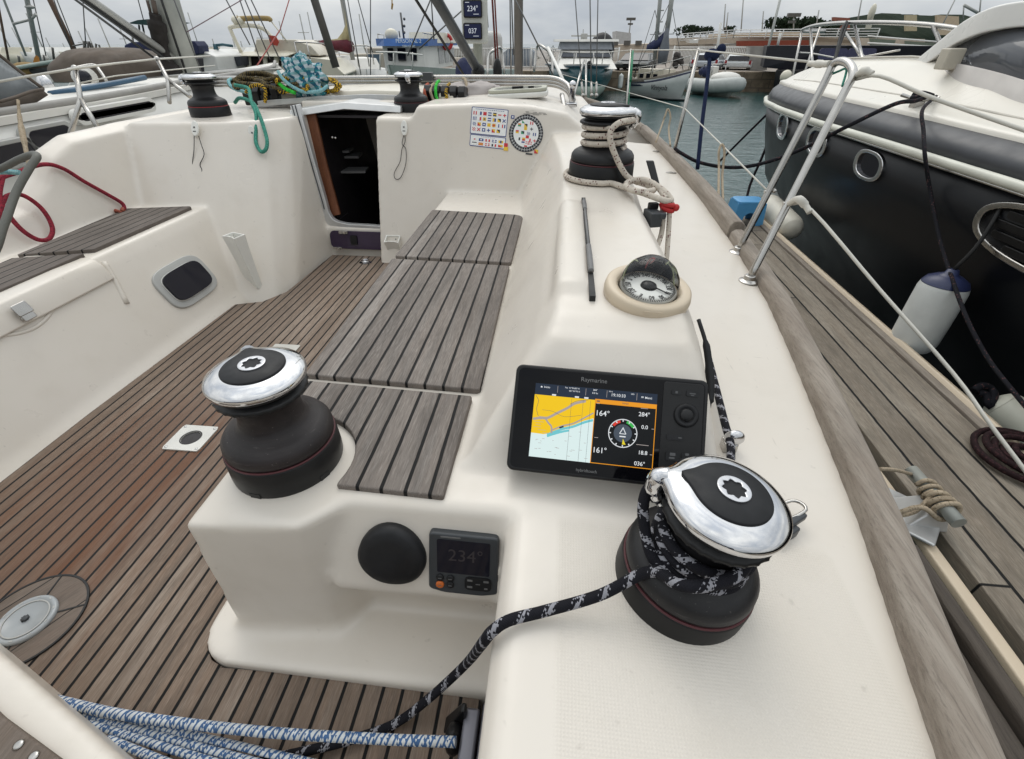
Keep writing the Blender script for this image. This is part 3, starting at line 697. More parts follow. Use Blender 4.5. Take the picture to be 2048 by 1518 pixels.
# ---------------------------------------------------------------- winches
def winch(name, label, loc, ang, group='self-tailing sheet winches on the yacht', worn=False, tilt=(0,0), kr=.87, kz=.94, bright=False):
    """ang: heading of the chrome feeder arm"""
    root = thing('sheet_winch', label, 'winch', loc, group)
    T = Matrix.Translation(Vector(loc)) @ Matrix.Rotation(tilt[0], 4, 'X') @ Matrix.Rotation(tilt[1], 4, 'Y') @ Matrix.Diagonal((kr,kr,kz,1))
    dm = M['drum_worn'] if worn else M['drum']
    b = MB(); b.lathe([(.106,-.012),(.109,-.008),(.110,.006),(.1085,.046),(.106,.049)], 56, T); sk = b.build('skirt', M['black'], root)
    b = MB()
    for i in range(5):
        a = ang+1.1+i*1.26; b.box((.1055*math.cos(a), .1055*math.sin(a), .000), (.010,.022,.010), 0, a, T)
    b.build('drain_slots', M['caulk'], sk)
    b = MB(); b.lathe([(.1060,.0485),(.1074,.0493),(.1074,.0505),(.1058,.0515)], 56, T); b.build('stripe', M['red_line'] if bright else M['stripe'], root)
    b = MB(); b.lathe([(.1045,.052),(.1055,.058),(.104,.068),(.097,.077),(.085,.083),(.073,.088),(.065,.095),(.0605,.104),(.0585,.118),(.0590,.130),(.0625,.140),(.068,.147)], 56, T); b.build('drum', dm, root)
    b = MB()
    def ribs(a, r, z): return r+.0018*(1 if math.sin(a*26) > .2 else 0)*(1 if .149 < z < .158 else 0)
    b.lathe([(.055,.146),(.075,.1475),(.0815,.151),(.083,.155),(.080,.159),(.068,.161),(.0665,.164),(.070,.167),(.081,.168),(.0825,.171),(.080,.174)], 104, T, fr=ribs); b.build('jaw_ring', M['black'], root)
    def bulge(a, r, z):
        d = math.atan2(math.sin(a-ang), math.cos(a-ang)); return r+(.010*math.exp(-(d/.20)**2) if r > .07 else 0)
    b = MB(); b.lathe([(.060,.1725),(.083,.1730),(.0868,.1745),(.0880,.1775),(.0880,.1830),(.0862,.1862),(.081,.1892),(.073,.1928),(.062,.1955),(.055,.1955)], 72, T, fr=bulge); b.build('crown', M['chrome'], root)
    # feeder arm dropping from the crown into the jaws
    b = MB(); A = lambda r, z, da=0: T @ Vector((r*math.cos(ang+da), r*math.sin(ang+da), z))
    b.tube([A(.084,.184),A(.096,.178,.02),A(.098,.164,.05),A(.090,.150,.09),A(.078,.140,.12)], [.012,.014,.013,.010,.006], 12, 5); b.build('feeder_arm', M['chrome'], root)
    # black inset with its pointed lobe
    def lobe(a, r, z):
        d = math.atan2(math.sin(a-ang), math.cos(a-ang)); return r*(1+.30*math.exp(-(abs(d)/.24)**1.5))
    b = MB(); b.lathe([(.055,.1935),(.0562,.1965),(.054,.1985),(.030,.2008),(.020,.2010)], 64, T, fr=lambda a, r, z: lobe(a, r, z) if r > .04 else r); b.build('top_inset', M['black_soft'], root)
    b = MB(); cr_ = [(.0240*math.cos(2*math.pi*i/32), .0240*math.sin(2*math.pi*i/32)) for i in range(32)]
    ci_ = [((.0155+.0022*math.cos(8*2*math.pi*i/32))*math.cos(2*math.pi*i/32), (.0155+.0022*math.cos(8*2*math.pi*i/32))*math.sin(2*math.pi*i/32)) for i in range(32)]
    ring(b, cr_, ci_, .185, .2035, T); so_ = b.build('socket', M['socket'], root, .0012, 2)
    b = MB(); b.lathe([(.018,.170),(.018,.186)], 24, T); b.build('socket_floor', M['caulk'], so_)
    return root
WFL = pz(1200,356,-.386); WRL = pz(1352,1168,-.655); WRL.z = -.655
WN = winch('w', 'black winch with chrome crown and no rope, on the end of the starboard bench', pz(578,912,-.620), R(128), worn=True, kr=.875, kz=1.03)
WR = winch('w', 'black winch wound with black and white rope beside the chart plotter', WRL, R(160), tilt=(R(0),R(6.5)), kr=.865, kz=1.08)
WF_ = winch('w', 'black winch wound with white rope on the starboard coaming', WFL, R(-20), kr=1.02, kz=1.14)
WP = winch('w', 'black winch with red stripe on the port island', pz(424,232,-.307), R(190), bright=True)
WC = winch('w', 'black winch just right of the companionway, silver feeder arm facing aft', (-.832,2.872,-.306), R(-80))
# ---------------------------------------------------------------- chart plotter
PO, PX, PY = Vector((-.062,.553,-.604)), Vector((.324,-.014,-.004)), Vector((.003,.127,.137))
PM = frame(PO+Vector((0,-.006,.010)), PX, PY)
W_, H_ = .325, .183
plot = thing('chart_plotter', 'black chart plotter with lit chart and wind dial on sloping pod', 'chart plotter', PO)
b = MB(); b.prism(rrect(W_, H_, .012, 5, W_/2, H_/2), -.03, .012, 0, PM); b.build('housing', M['black'], plot, .004, 3)
b = MB(); b.prism(rrect(W_-.012, H_-.012, .009, 5, W_/2, H_/2), .011, .0128, 0, PM); bz = b.build('bezel_glass', glassy('bezel_glass', (.003,.003,.004), .05, .18), plot)
b = MB(); b.prism(rrect(.066, H_-.016, .006, 4, W_-.041, H_/2), .0126, .0142, 0, PM); kp = b.build('key_panel', M['black'], plot, .0008, 2)
b = MB(); kx = W_-.041
b.lathe([(.019,.014),(.020,.0165),(.017,.0185),(.013,.0180),(.012,.0165)], 32, PM @ Matrix.Translation((kx+.006,.121,0))); b.build('dial_ring', M['black_soft'], kp)
b = MB(); b.lathe([(.010,.014),(.0105,.019),(.009,.0205),(.001,.0208)], 28, PM @ Matrix.Translation((kx+.006,.121,0))); b.build('joystick', M['black'], kp)
b = MB()
for (x, y, w_, h_) in ((-.012,.158,.016,.008),(.014,.158,.020,.010),(-.010,.083,.026,.009),(-.012,.052,.022,.015),(.014,.052,.022,.015),(-.012,.022,.022,.011),(.013,.022,.018,.011)):
    b.prism(rrect(w_, h_, .003, 3, kx+x, y), .0140, .0158, 0, PM)
b.build('keypad', M['black_soft'], kp)
icon = emis('key_legend', (.20,.21,.22), .35); b = MB()
for (x, y, w_, h_) in ((-.012,.158,.004,.004),(.014,.158,.010,.002),(.014,.155,.006,.0015),(-.002,.083,.006,.002),(-.012,.055,.009,.005),(-.013,.049,.009,.003),(.011,.057,.006,.004),(.017,.048,.005,.004),(-.012,.022,.010,.002),(.013,.0225,.004,.004)):
    b.prism(rrect(w_, h_, .0008, 2, kx+x, y), .0158, .0161, 0, PM)
b.build('key_icons', icon, kp)
b = MB(); text_mesh(b, 'Raymarine', .0105, PM @ Matrix.Translation((.135,.1655,.0131)), .0002); text_mesh(b, 'hybridtouch', .0072, PM @ Matrix.Translation((.135,.0125,.0131)), .0002); b.build('maker_lettering', plain('grey_print', (.17,.17,.17), .4), plot)
# lit screen: x .040..  y .026..
SX0, SX1, SY0, SY1 = .0365, .2420, .0265, .1520
SM_ = PM @ Matrix.Translation((0,0,.0130))
sc_m = dict(
    navy=emis('screen_navy', (.018,.030,.055), .9), sea=emis('screen_sea', (.70,.84,.83), 1.0), land=emis('screen_land', (.88,.56,.010), 1.0),
    orange=emis('screen_orange', (.85,.33,.015), .95), black=emis('screen_black', (.004,.005,.006), 1), white=emis('screen_white', (.75,.78,.80), 1.0),
    road=emis('screen_road', (.50,.44,.42), .8), red=emis('screen_red', (.75,.05,.03), .9), green=emis('screen_green', (.05,.50,.09), .9), aqua=emis('screen_aqua', (.18,.62,.68), .9), ink=emis('screen_ink', (.09,.09,.10), 1), yel=emis('screen_yellow', (.85,.70,.03), .9), dial=emis('screen_dial', (.07,.09,.12), .9))
SK = list(sc_m); SI = {k: i for i, k in enumerate(SK)}
b = MB(); lv = [0]
def flat(poly, c, lvl): b.prism(poly, lvl*.00012, lvl*.00012+.0001, SI[c], SM_)
def rect(x0, y0, x1, y1, c, lvl): flat([(x0,y0),(x1,y0),(x1,y1),(x0,y1)], c, lvl)
XM = .1395; YT = .1345
rect(SX0,SY0,SX1,SY1,'navy',1)
rect(SX0,SY0,XM,YT-.002,'sea',2)
coast = [(SX0,.0665),(.058,.0660),(.070,.0690),(.088,.0800),(.106,.0860),(.124,.0955),(XM,.1010)]
flat(coast+[(XM,YT-.002),(SX0,YT-.002)], 'land', 3)
def band(pts, wd, c, lvl):
    P = [Vector((p[0],p[1],0)) for p in pts]; P = catmull(P, 4); L_, R_ = [], []
    for k, p in enumerate(P):
        t = (P[min(k+1,len(P)-1)]-P[max(k-1,0)]).normalized(); n = Vector((-t.y,t.x,0))*wd/2
        L_.append((p.x+n.x,p.y+n.y)); R_.append((p.x-n.x,p.y-n.y))
    flat(L_+R_[::-1], c, lvl)
cl = lambda q: [(min(max(x,SX0+.001),XM-.001),y) for x, y in q]
band(cl([(.064,.0655),(.088,.0775),(.106,.0835),(.124,.0925),(.139,.098)]), .004, 'aqua', 4)
band(cl([(.064,.063),(.074,.0675),(.088,.073),(.100,.0765)]), .0035, 'aqua', 4)
band(cl([(SX0,.090),(.050,.093),(.062,.094),(.078,.104),(.094,.114),(.106,.123),(.124,.129)]), .0042, 'road', 5)
band(cl([(.058,.094),(.064,.086),(.070,.080),(.071,.069)]), .0030, 'road', 5)
band(cl([(.071,.074),(.088,.083),(.106,.089),(.128,.103),(.139,.110)]), .0025, 'road', 5)
band(cl([(SX0+.002,.131),(.044,.122),(.042,.108),(.046,.096)]), .0007, 'ink', 6); band(cl([(.052,.107),(.070,.106),(.090,.099),(.118,.104)]), .0005, 'ink', 6)
band(cl([(.098,.121),(.110,.128),(.128,.131)]), .0006, 'ink', 6)
for x in (.100,.1195,.132): rect(x,SY0,x+.0004,YT-.004,'ink',6)
for k in range(26):
    x = random.uniform(SX0+.003, XM-.008); y = random.uniform(SY0+.004, .078)
    if y < .062+.35*max(0,(x-.06)): rect(x,y,x+random.uniform(.002,.006),y+.0006,'road',6)
for k in range(7): x = SX0+.003+random.random()*.02; y = .068+k*.0045; rect(x,y,x+random.uniform(.008,.018),y+.0006,'road',6)
flat([(.084,.078),(.091,.081),(.090,.0835),(.083,.0805)], 'navy', 6)
# data page
rect(XM,SY0,SX1,YT,'orange',2); rect(XM+.0012,SY0+.0012,SX1-.0012,YT-.0075,'black',3)
rect(XM+.003,YT-.0045,XM+.008,YT-.0025,'ink',3)
def tx(s_, x, y, sz, c='white', al='CENTER', k=1.0): text_mesh(b, s_, sz, SM_ @ Matrix.Translation((x,y,.0007)), .00004, al, SI[c], k, 0.0, .007)
tx('164°', XM+.002, .1105, .0128, al='LEFT'); tx('161°', XM+.002, .0485, .0128, al='LEFT')
tx('284°', SX1-.010, .1155, .0100, al='RIGHT'); tx('0.0', SX1-.012, .0945, .0090, al='RIGHT'); tx('18.8', SX1-.010, .0520, .0090, al='RIGHT'); tx('036°', SX1-.0125, .0335, .0095, al='RIGHT')
tx('WIND', .190, YT-.0036, .0040, 'ink')
for x, y, w_ in ((SX1-.026,.1255,.012),(SX1-.006,.0925,.004),(SX1-.029,.0645,.020),(SX1-.006,.050,.004),(XM+.003,.1265,.005),(XM+.004,.069,.006)): rect(x,y,x+w_,y+.0009,'road',4)
dcx, dcy = .1895, .0810
ci = lambda r, n=40: [(dcx+r*math.cos(2*math.pi*k/n), dcy+r*math.sin(2*math.pi*k/n)) for k in range(n)]
flat(ci(.0240),'white',4); flat(ci(.0226),'black',5)
def arcp(a0, a1, r0, r1): return [(dcx+r0*math.cos(R(a)),dcy+r0*math.sin(R(a))) for a in range(a0,a1+1,5)]+[(dcx+r1*math.cos(R(a)),dcy+r1*math.sin(R(a))) for a in range(a1,a0-1,-5)]
flat(arcp(105,145,.0222,.0178),'red',6); flat(arcp(35,75,.0222,.0178),'green',6)
for a in range(0,360,30): flat(arcp(a,a+5,.0222,.0195),'white',7)
flat(ci(.0150),'dial',6)
flat([(dcx,dcy+.0105),(dcx-.006,dcy-.001),(dcx-.0045,dcy-.001),(dcx,dcy+.0075),(dcx+.0045,dcy-.001),(dcx+.006,dcy-.001)],'white',8); rect(dcx-.005,dcy-.0015,dcx+.005,dcy-.0003,'white',8)
rect(dcx-.005,dcy-.0065,dcx+.005,dcy-.0045,'white',8)
flat([(dcx+.001,dcy-.009),(dcx+.006,dcy-.0185),(dcx+.000,dcy-.0185)],'yel',8)
# top bar
tx('Inicio', .0565, .1465, .0048); flat([(.0455,.1452),(.0485,.1452),(.0485,.1468),(.0470,.1482),(.0455,.1468)],'white',3)
for x in (.0745,.1225,.158,.208): rect(x,.1385,x+.0006,.1505,'road',3)
tx('Pos  41°03.857 N', .0995, .1487, .0034); tx('001°35.793 E', .1035, .1437, .0034)
tx('284°', .1385, .1490, .0040); tx('0.0 kn', .1385, .1438, .0040); tx('19:10:33', .1775, .1435, .0072); tx('Hora', .1645, .1492, .0030); tx('GPS', .2010, .1480, .0032); tx('Menú', .2275, .1440, .0052); rect(.2155,.1435,.2195,.1443,'white',3); rect(.2155,.1450,.2195,.1458,'white',3)
for x in (.066,.105,.121): rect(x,YT-.0015,x+.007,YT+.0012,'white',3)
b.build('screen', [sc_m[k] for k in SK], plot)
# ---------------------------------------------------------------- compass
cp = pz(1293,586,-.411); cp.z = -.411
comp = thing('compass', 'domed compass in a cream ring on top of the pod', 'compass', cp)
CT = Matrix.Translation(cp) @ Matrix.Rotation(R(8), 4, 'X') @ Matrix.Rotation(R(4), 4, 'Y')
b = MB(); b.lathe([(.086,-.012),(.0875,.004),(.085,.016),(.080,.020),(.068,.0195),(.0625,.0165),(.060,.002)], 56, CT); cr2 = b.build('mounting_ring', M['cream'], comp)
b = MB(); b.prism(rrect(.034,.008,.002), 0, .002, 0, CT @ Matrix.Translation((.0,-.0845,.010)) @ Matrix.Rotation(R(82), 4, 'X') @ Matrix.Rotation(0, 4, 'Z')); b.build('clip', M['cream'], cr2, .0006, 1)
b = MB(); b.lathe([(.0605,-.004),(.0605,.004),(.056,.005)], 48, CT); bowl = b.build('bowl', M['glass_dark'], comp)
card_w = plain('compass_card_white', (.66,.66,.62), .5); ink = plain('compass_ink', .02, .5)
b = MB(); b.lathe([(.001,.0165),(.055,.0155),(.0570,.0135),(.0575,.0115)], 56, CT, 0)
KT = CT @ Matrix.Rotation(R(0), 4, 'Z')
for k in range(72):
    a = R(90-(k*5-242)); ln = .0055 if k % 2 else .0045
    c_, s_ = math.cos(a), math.sin(a); b.box(((.0535-ln/2)*c_, (.0535-ln/2)*s_, .0162), (ln,.0013,.0006), 1, a, CT)
for k in range(12):
    hd = k*30; a = R(90-(hd-242))
    Mx = CT @ Matrix.Rotation(a-R(90), 4, 'Z') @ Matrix.Translation((0,.0405,.0167))
    text_mesh(b, {0:'N',90:'E',180:'S',270:'270'}.get(hd, '%d' % hd), .0165, Mx, .0003, 'CENTER', 1, .70)
b.build('compass_card', [card_w, ink], comp)
b = MB(); b.lathe([(.017,.0160),(.015,.0205),(.007,.0245),(.001,.025)], 24, CT); b.box((.022,-.016,.0195), (.030,.0026,.0015), 0, R(-38), CT); b.build('pivot', M['black'], comp)
b = MB(); b.tube([CT @ Vector((-.004,.050,.028)), CT @ Vector((-.003,.042,.050)), CT @ Vector((0,.030,.062)), CT @ Vector((.003,.026,.062)), CT @ Vector((.001,.040,.046))], .0016, 6, 4); b.build('lubber_line', M['red_line'], comp)
b = MB()
for s_ in (-1, 1): b.tube([CT @ Vector((s_*.053,.012,.016)), CT @ Vector((s_*.046,.026,.040)), CT @ Vector((s_*.034,.034,.052)), CT @ Vector((s_*.028,.026,.054))], .0014, 6, 4)
b.build('side_marks', plain('pale_green_mark', (.42,.46,.26), .5), comp)
b = MB(); b.lathe([(.060,.012),(.0585,.028),(.053,.045),(.043,.060),(.029,.071),(.014,.0765),(.001,.078)], 48, CT, caps=False)
gm = NT('compass_glass'); gm.n.remove(gm.bsdf)
ms = gm.node('ShaderNodeMixShader'); tr = gm.node('ShaderNodeBsdfTransparent'); gl = gm.node('ShaderNodeBsdfGlossy', ins={'Roughness': .04})
fz = gm.node('ShaderNodeFresnel', ins={'IOR': 1.35}); gm.l.new(fz.outputs[0], ms.inputs[0]); gm.l.new(tr.outputs[0], ms.inputs[1]); gm.l.new(gl.outputs[0], ms.inputs[2])
gm.l.new(ms.outputs[0], [n for n in gm.n if n.type == 'OUTPUT_MATERIAL'][0].inputs[0]); b.build('glass_dome', gm.mat, comp)
b = MB(); hp2 = [(.0585,.014),(.0585,.020),(.057,.030),(.0515,.046),(.041,.060),(.026,.070),(.012,.074),(.004,.075)]
b.lathe(hp2, 64, caps=False); bh = bmesh.new(); hv = [bh.verts.new(p) for p in b.v]; [bh.faces.new([hv[i] for i in f]) for f in b.f]; bmesh.ops.bisect_plane(bh, geom=bh.verts[:]+bh.edges[:]+bh.faces[:], plane_co=(0,.034,.0), plane_no=(0,-1,-.12), clear_outer=True); bmesh.ops.bisect_plane(bh, geom=bh.verts[:]+bh.edges[:]+bh.faces[:], plane_co=(0,0,.056), plane_no=(0,.25,1), clear_outer=True); bh.verts.index_update(); b = MB(); b.add([v.co for v in bh.verts], [[v.index for v in f.verts] for f in bh.faces], 0, True, None, CT); bh.free()
b.build('hood', plain('compass_hood', (.012,.014,.022), .25), comp)
# black soft hood clip / bag hanging behind the pod
b = MB(); P0 = pz(1383,620,-.42)+Vector((.018,0,-.02))
b.tube([P0, P0+Vector((.014,-.04,-.035)), P0+Vector((.022,-.08,-.08)), P0+Vector((.022,-.11,-.11)), P0+Vector((.020,-.125,-.125))], [.004,.007,.0085,.008,.004], 10, 5); tag(b.build('webbing_strap', M['black_soft']), 'black webbing strap hanging down the outboard side of the pod', 'strap')
# ---------------------------------------------------------------- instruments in the bench end
IX = Vector((1,0,0)); IY = Vector((0,.053,.178)).normalized()
def ipt(u, v):
    r = ray(u, v); n = Vector((0,-.178,.053)).normalized(); return r*(n.dot(Vector((0,.478,-.622)))/n.dot(r))
ap = ipt(930,1117); IM = frame(ap, IX+Vector((0,0,-.02)), IY)
auto = thing('autopilot_control', 'grey autopilot control with dark display and orange button', 'autopilot control', ap)
b = MB(); w2 = .061; b.prism(rnd([(-w2,-.058),(-w2*.55,-.065),(w2*.55,-.065),(w2,-.058),(w2-.002,.060),(-w2+.002,.060)], .008), -.01, .016, 0, IM); b.build('case', M['dkgrey'], auto, .004, 3)
b = MB(); b.prism(rrect(.090,.068,.003,3,.0,.015), .0155, .0168, 0, IM); dsp = b.build('display', M['glass_dark'], auto)
b = MB(); text_mesh(b, '234°', .034, IM @ Matrix.Translation((.004,.018,.0169)), .0001, 'CENTER', 0, .95, .0); b.build('reading', plain('faint_segments', (.035,.030,.034), .4), dsp)
b = MB(); b.prism(rrect(.034,.0026,.001,2,-.022,.0545), .016, .0168, 0, IM); b.build('maker_plate', M['grey'], auto)
b = MB()
for x, y in ((-.040,-.030),(-.022,-.030),(-.022,-.044)): b.lathe([(.0068,.0155),(.0068,.0185),(.005,.0195),(.001,.0196)], 18, IM @ Matrix.Translation((x,y,0)))
b.prism(rrect(.046,.028,.008,4,.026,-.037), .0155, .0175, 0, IM)
b.build('keys', M['black_soft'], auto, 0)
b = MB(); b.lathe([(.0072,.0155),(.0072,.0188),(.005,.0198),(.001,.0199)], 20, IM @ Matrix.Translation((-.040,-.045,0))); b.build('orange_button', plain('orange_button', (.55,.13,.02), .45), auto)
b = MB(); b.prism(rrect(.006,.0012,.0004,2,-.040,-.045), .0199,.0202,0,IM)
for x, y, w_, h_ in ((.012,-.030,.009,.004),(.040,-.030,.009,.004),(.026,-.037,.008,.0014),(.012,-.044,.009,.004),(.040,-.045,.006,.003),(-.040,-.030,.007,.0012),(-.022,-.030,.007,.0012),(-.022,-.044,.006,.0012)): b.prism(rrect(w_,h_,.0006,2,x,y), .0176 if x > 0 else .0197, .0180 if x > 0 else .0201, 0, IM)
b.build('legend', M['grey'], auto)
kp_ = ipt(789,1100); KM = frame(kp_, IX, IY)
def cap_r(a, r, z): return r*(1+.025*math.cos(3*(a-R(90))))
b = MB(); b.lathe([(.058,-.004),(.0595,.010),(.058,.020),(.052,.026),(.036,.029),(.001,.030)], 48, KM, fr=cap_r)
tag(b.build('instrument_cover', M['black_soft']), 'round black rubber cover left of the autopilot control', 'cover')
b = MB(); b.tube([KM @ Vector((.044*math.cos(R(a)), .010+.034*math.sin(R(a)), .028)) for a in range(20,161,10)], .002, 6); 
# ---------------------------------------------------------------- sole fittings
dp = pz(54,1240,SOLE+.004)
insp = thing('inspection_hatch', 'round clear inspection cover in the teak sole', 'inspection hatch', dp)
DT = Matrix.Translation(dp) @ Matrix.Diagonal((.63,.63,1,1))
b = MB(); b.lathe([(.083,-.004),(.083,.003),(.079,.0065),(.070,.0065),(.066,.004),(.001,.0045)], 48, DT)
b.build('cover', plain('clear_plastic_cover', (.33,.35,.36), .18, var=.1), insp)
b = MB(); ring(b, [(.064*math.cos(2*math.pi*k/40),.064*math.sin(2*math.pi*k/40)) for k in range(40)], [(.0605*math.cos(2*math.pi*k/40),.0605*math.sin(2*math.pi*k/40)) for k in range(40)], .004, .0062, DT)
for a in range(0,360,36): b.box((.074*math.cos(R(a)),.074*math.sin(R(a)),.0068),(.004,.009,.0012),0,R(a),DT)
b.build('rim_marks', M['ltgrey'], insp)
b = MB(); b.lathe([(.010,.004),(.010,.009),(.006,.0095),(.001,.0095)], 20, DT, fr=lambda a, r, z: r*(1+.22*math.cos(8*a)) if r > .007 else r); b.build('star_key', M['dkgrey'], insp)
tp = pz(383,877,SOLE); TT = Matrix.Translation(Vector((tp.x,tp.y,SOLE)))
tab = thing('table_socket', 'square metal plate with round hole let into the sole', 'deck plate', tp)
sq = [(-.072,-.066),(.072,-.066),(.072,.066),(-.072,.066)]
b = MB(); ri = [(.027*math.cos(2*math.pi*k/48),.027*math.sin(2*math.pi*k/48)) for k in range(48)]; ro = [(x*min(.057/max(abs(x),1e-6),.053/max(abs(y),1e-6)), y*min(.057/max(abs(x),1e-6),.053/max(abs(y),1e-6))) for x, y in ri]
ring(b, ro, ri, -.002, .0045, TT); b.build('plate', plain('pale_alloy_plate', (.62,.61,.57), .35, .35), tab)
b = MB(); b.lathe([(.0272,.0012),(.001,.001)], 32, TT, caps=False); b.lathe([(.0272,.0012),(.0275,.0052),(.030,.0052),(.031,.0046)], 32, TT, caps=False); b.build('sleeve', M['shade_black'], tab)  # dark disc stands for the shaded depth of the hole, inside a raised lip
b = MB()
for x, y in ((-.048,-.044),(.048,-.044),(.048,.044),(-.048,.044)): b.lathe([(.0045,.004),(.0045,.0055),(.001,.006)], 10, TT @ Matrix.Translation((x,y,0)))
b.build('screw_heads', M['alu'], tab)
t2 = pz(566,702,SOLE); T2 = Matrix.Translation(Vector((t2.x,t2.y,SOLE)))
b = MB(); b.prism(rrect(.105,.085,.006), -.002, .004, 0, T2); o = b.build('sole_plate', plain('pale_alloy_plate2', (.52,.51,.47), .35, .3)); tag(o, 'pale metal plate on the sole behind the near winch crown', 'deck plate')
t3 = pz(731,526,SOLE); T3 = Matrix.Translation(t3)
pe = thing('pad_eye', 'small chrome folding pad eye on the sole at the companionway', 'pad eye', t3)
b = MB(); b.prism(oval(.034,.022,24), 0, .004, 0, T3); b.lathe([(.016,.004),(.014,.012),(.001,.015)], 16, T3); b.build('base', M['chrome'], pe)
b = MB(); b.tube([T3 @ Vector((.02*math.cos(R(a)),.004+.02*math.sin(R(a)),.012)) for a in range(0,360,30)], .003, 6, 2, 0, True); b.build('ring', M['chrome'], pe)
# control rod along the coaming
b = MB(); q0, q1 = Vector((.080,1.50,-.391)), Vector((.080,.865,-.399))
b.tube([q0,(q0*.3+q1*.7)], .0032, 8); b.build
rod = thing('control_line', 'thin grey rod with two toggle ends along the coaming groove', 'control rod', q1)
b.build('rod', M['grey'], rod)
for f0, f1 in ((.03,.17),(.62,.86)):
    e = MB(); e.tube([q0.lerp(q1,f0), q0.lerp(q1,f0+.02), q0.lerp(q1,f1-.02), q0.lerp(q1,f1)], [.0025,.0062,.0066,.0062,.003], 10, 5); e.build('toggle', M['grey'], rod)
e = MB(); e.loft([[Vector((x,y,z)) for x, z in ((.0735,zz-.03),(.0735,zz),(.0855,zz),(.0855,zz-.03))] for y, zz in ((.845,-.4045),(1.2,-.3985),(1.52,-.392))]); e.build('groove', M['caulk'], rod)  # solid dark strip laid on the coaming for the shade of the slot
# flush fittings on the side deck
for (u, v, lb) in ((1342,346,'small oval flush plate on the side deck by the toe rail'),(1312,303,'tiny slotted flush vent on the forward side deck')):
    p = pz(u, v, -.668); b = MB(); b.prism(oval(.034 if u > 1320 else .026,.020,24), 0, .004, 0, Matrix.Translation(p))
    if u < 1320:
        for k in (-1,0,1): b.box((p.x+k*.012,p.y,p.z+.005), (.006,.02,.002))
    tag(b.build('flush_fitting', M['steel']), lb, 'deck fitting')
# ---------------------------------------------------------------- ropes
def rope(name, pts, r, mat, label, cat='rope', n=8, seg=12, parent=None, group=None):
    b = MB(); b.tube(pts, r, seg, n); o = b.build(name, M[mat] if isinstance(mat, str) else mat, parent)
    if parent is None: tag(o, label, cat, group)
    return o
def wraps(c, rad, z0, z1, a0, turns, n=20, tilt=(0,0)):
    out = []; N = int(n*abs(turns))
    T = Matrix.Rotation(tilt[0], 4, 'X') @ Matrix.Rotation(tilt[1], 4, 'Y')
    for k in range(N+1):
        f = k/N; a = a0+2*math.pi*turns*f
        r = rad(f) if callable(rad) else rad
        out.append(Vector(c)+T @ Vector((r*math.cos(a), r*math.sin(a), z0+(z1-z0)*f)))
    return out
# black rope: from the lead block, round the near right winch, then down into the cockpit
wc = Vector(WRL); tl = (0,R(6.5)); rb = .0077
lead = [pz(1420,735,-.635)+Vector((0,.02,.01)), pz(1448,840,-.62), pz(1462,905,-.615)]
w1 = wraps(wc, lambda f: .0600, .090, .130, R(40), -2.62, 18, tl)
tail_w = pz(1370,1108,-.530)
end = [pz(1300,1143,-.560), pz(1200,1190,-.595), pz(1090,1222,-.609), pz(1020,1240,-.6085), pz(985,1262,-.618), pz(966,1285,-.66), Vector(pT(930,1330,.775)), Vector(pT(860,1395,.80)), pz(790,1447,-.955), pz(700,1480,-.955), pz(620,1500,-.955), pz(500,1530,-.955), pz(380,1580,-.955)]
br = rope('sheet_rope', lead+w1, rb, 'rope_black', 'black rope with white flecks wound on the right winch and trailing to the sole')
rope('riding_turn', [wc+Vector((-.050,.040,.172)), wc+Vector((-.066,.032,.168)), wc+Vector((-.071,.016,.148)), wc+Vector((-.066,-.004,.122)), wc+Vector((-.056,-.028,.102)), wc+Vector((-.033,-.052,.095))], rb, 'rope_black', '', parent=br)
rope('tail', [wc+Vector((.060,-.030,.144)), wc+Vector((.034,-.064,.142)), wc+Vector((.000,-.080,.138)), wc+Vector((-.036,-.080,.130))]+end, rb, 'rope_black', '', parent=br)
# lead block on the deck
lb_ = pz(1455,905,-.660); blk_ = thing('lead_block', 'chrome lead block that turns the black rope behind the right winch', 'block', lb_)
b = MB(); b.ball(lb_+Vector((.002,0,.040)), (.020,.011,.018), 16, 10); b.build('cheek', M['chrome'], blk_)
b = MB(); b.box(lb_+Vector((-.008,-.004,.020)), (.020,.026,.03)); b.lathe([(.015,0),(.014,.03)], 16, Matrix.Translation(lb_)); b.build('shackle', M['steel'], blk_, .003, 2)
# cam cleat beyond the right winch
cl_ = pz(1568,1080,-.665); cam_ = thing('jammer_cleat', 'dark jammer cleat with wire bail outboard of the right winch', 'cleat', cl_)
b = MB(); b.box(cl_+Vector((-.012,.0,.018)), (.055,.030,.022), 0, R(35)); b.box(cl_+Vector((.012,.016,.03)), (.05,.012,.014), 0, R(35)); b.build('body', M['dkgrey'], cam_, .003, 2)
b = MB(); b.tube([cl_+Vector((-.03,.03,.02)), cl_+Vector((.02,.055,.035)), cl_+Vector((.035,.035,.038)), cl_+Vector((-.01,.01,.03))], .003, 6, 5); b.build('bail', M['steel'], cam_)
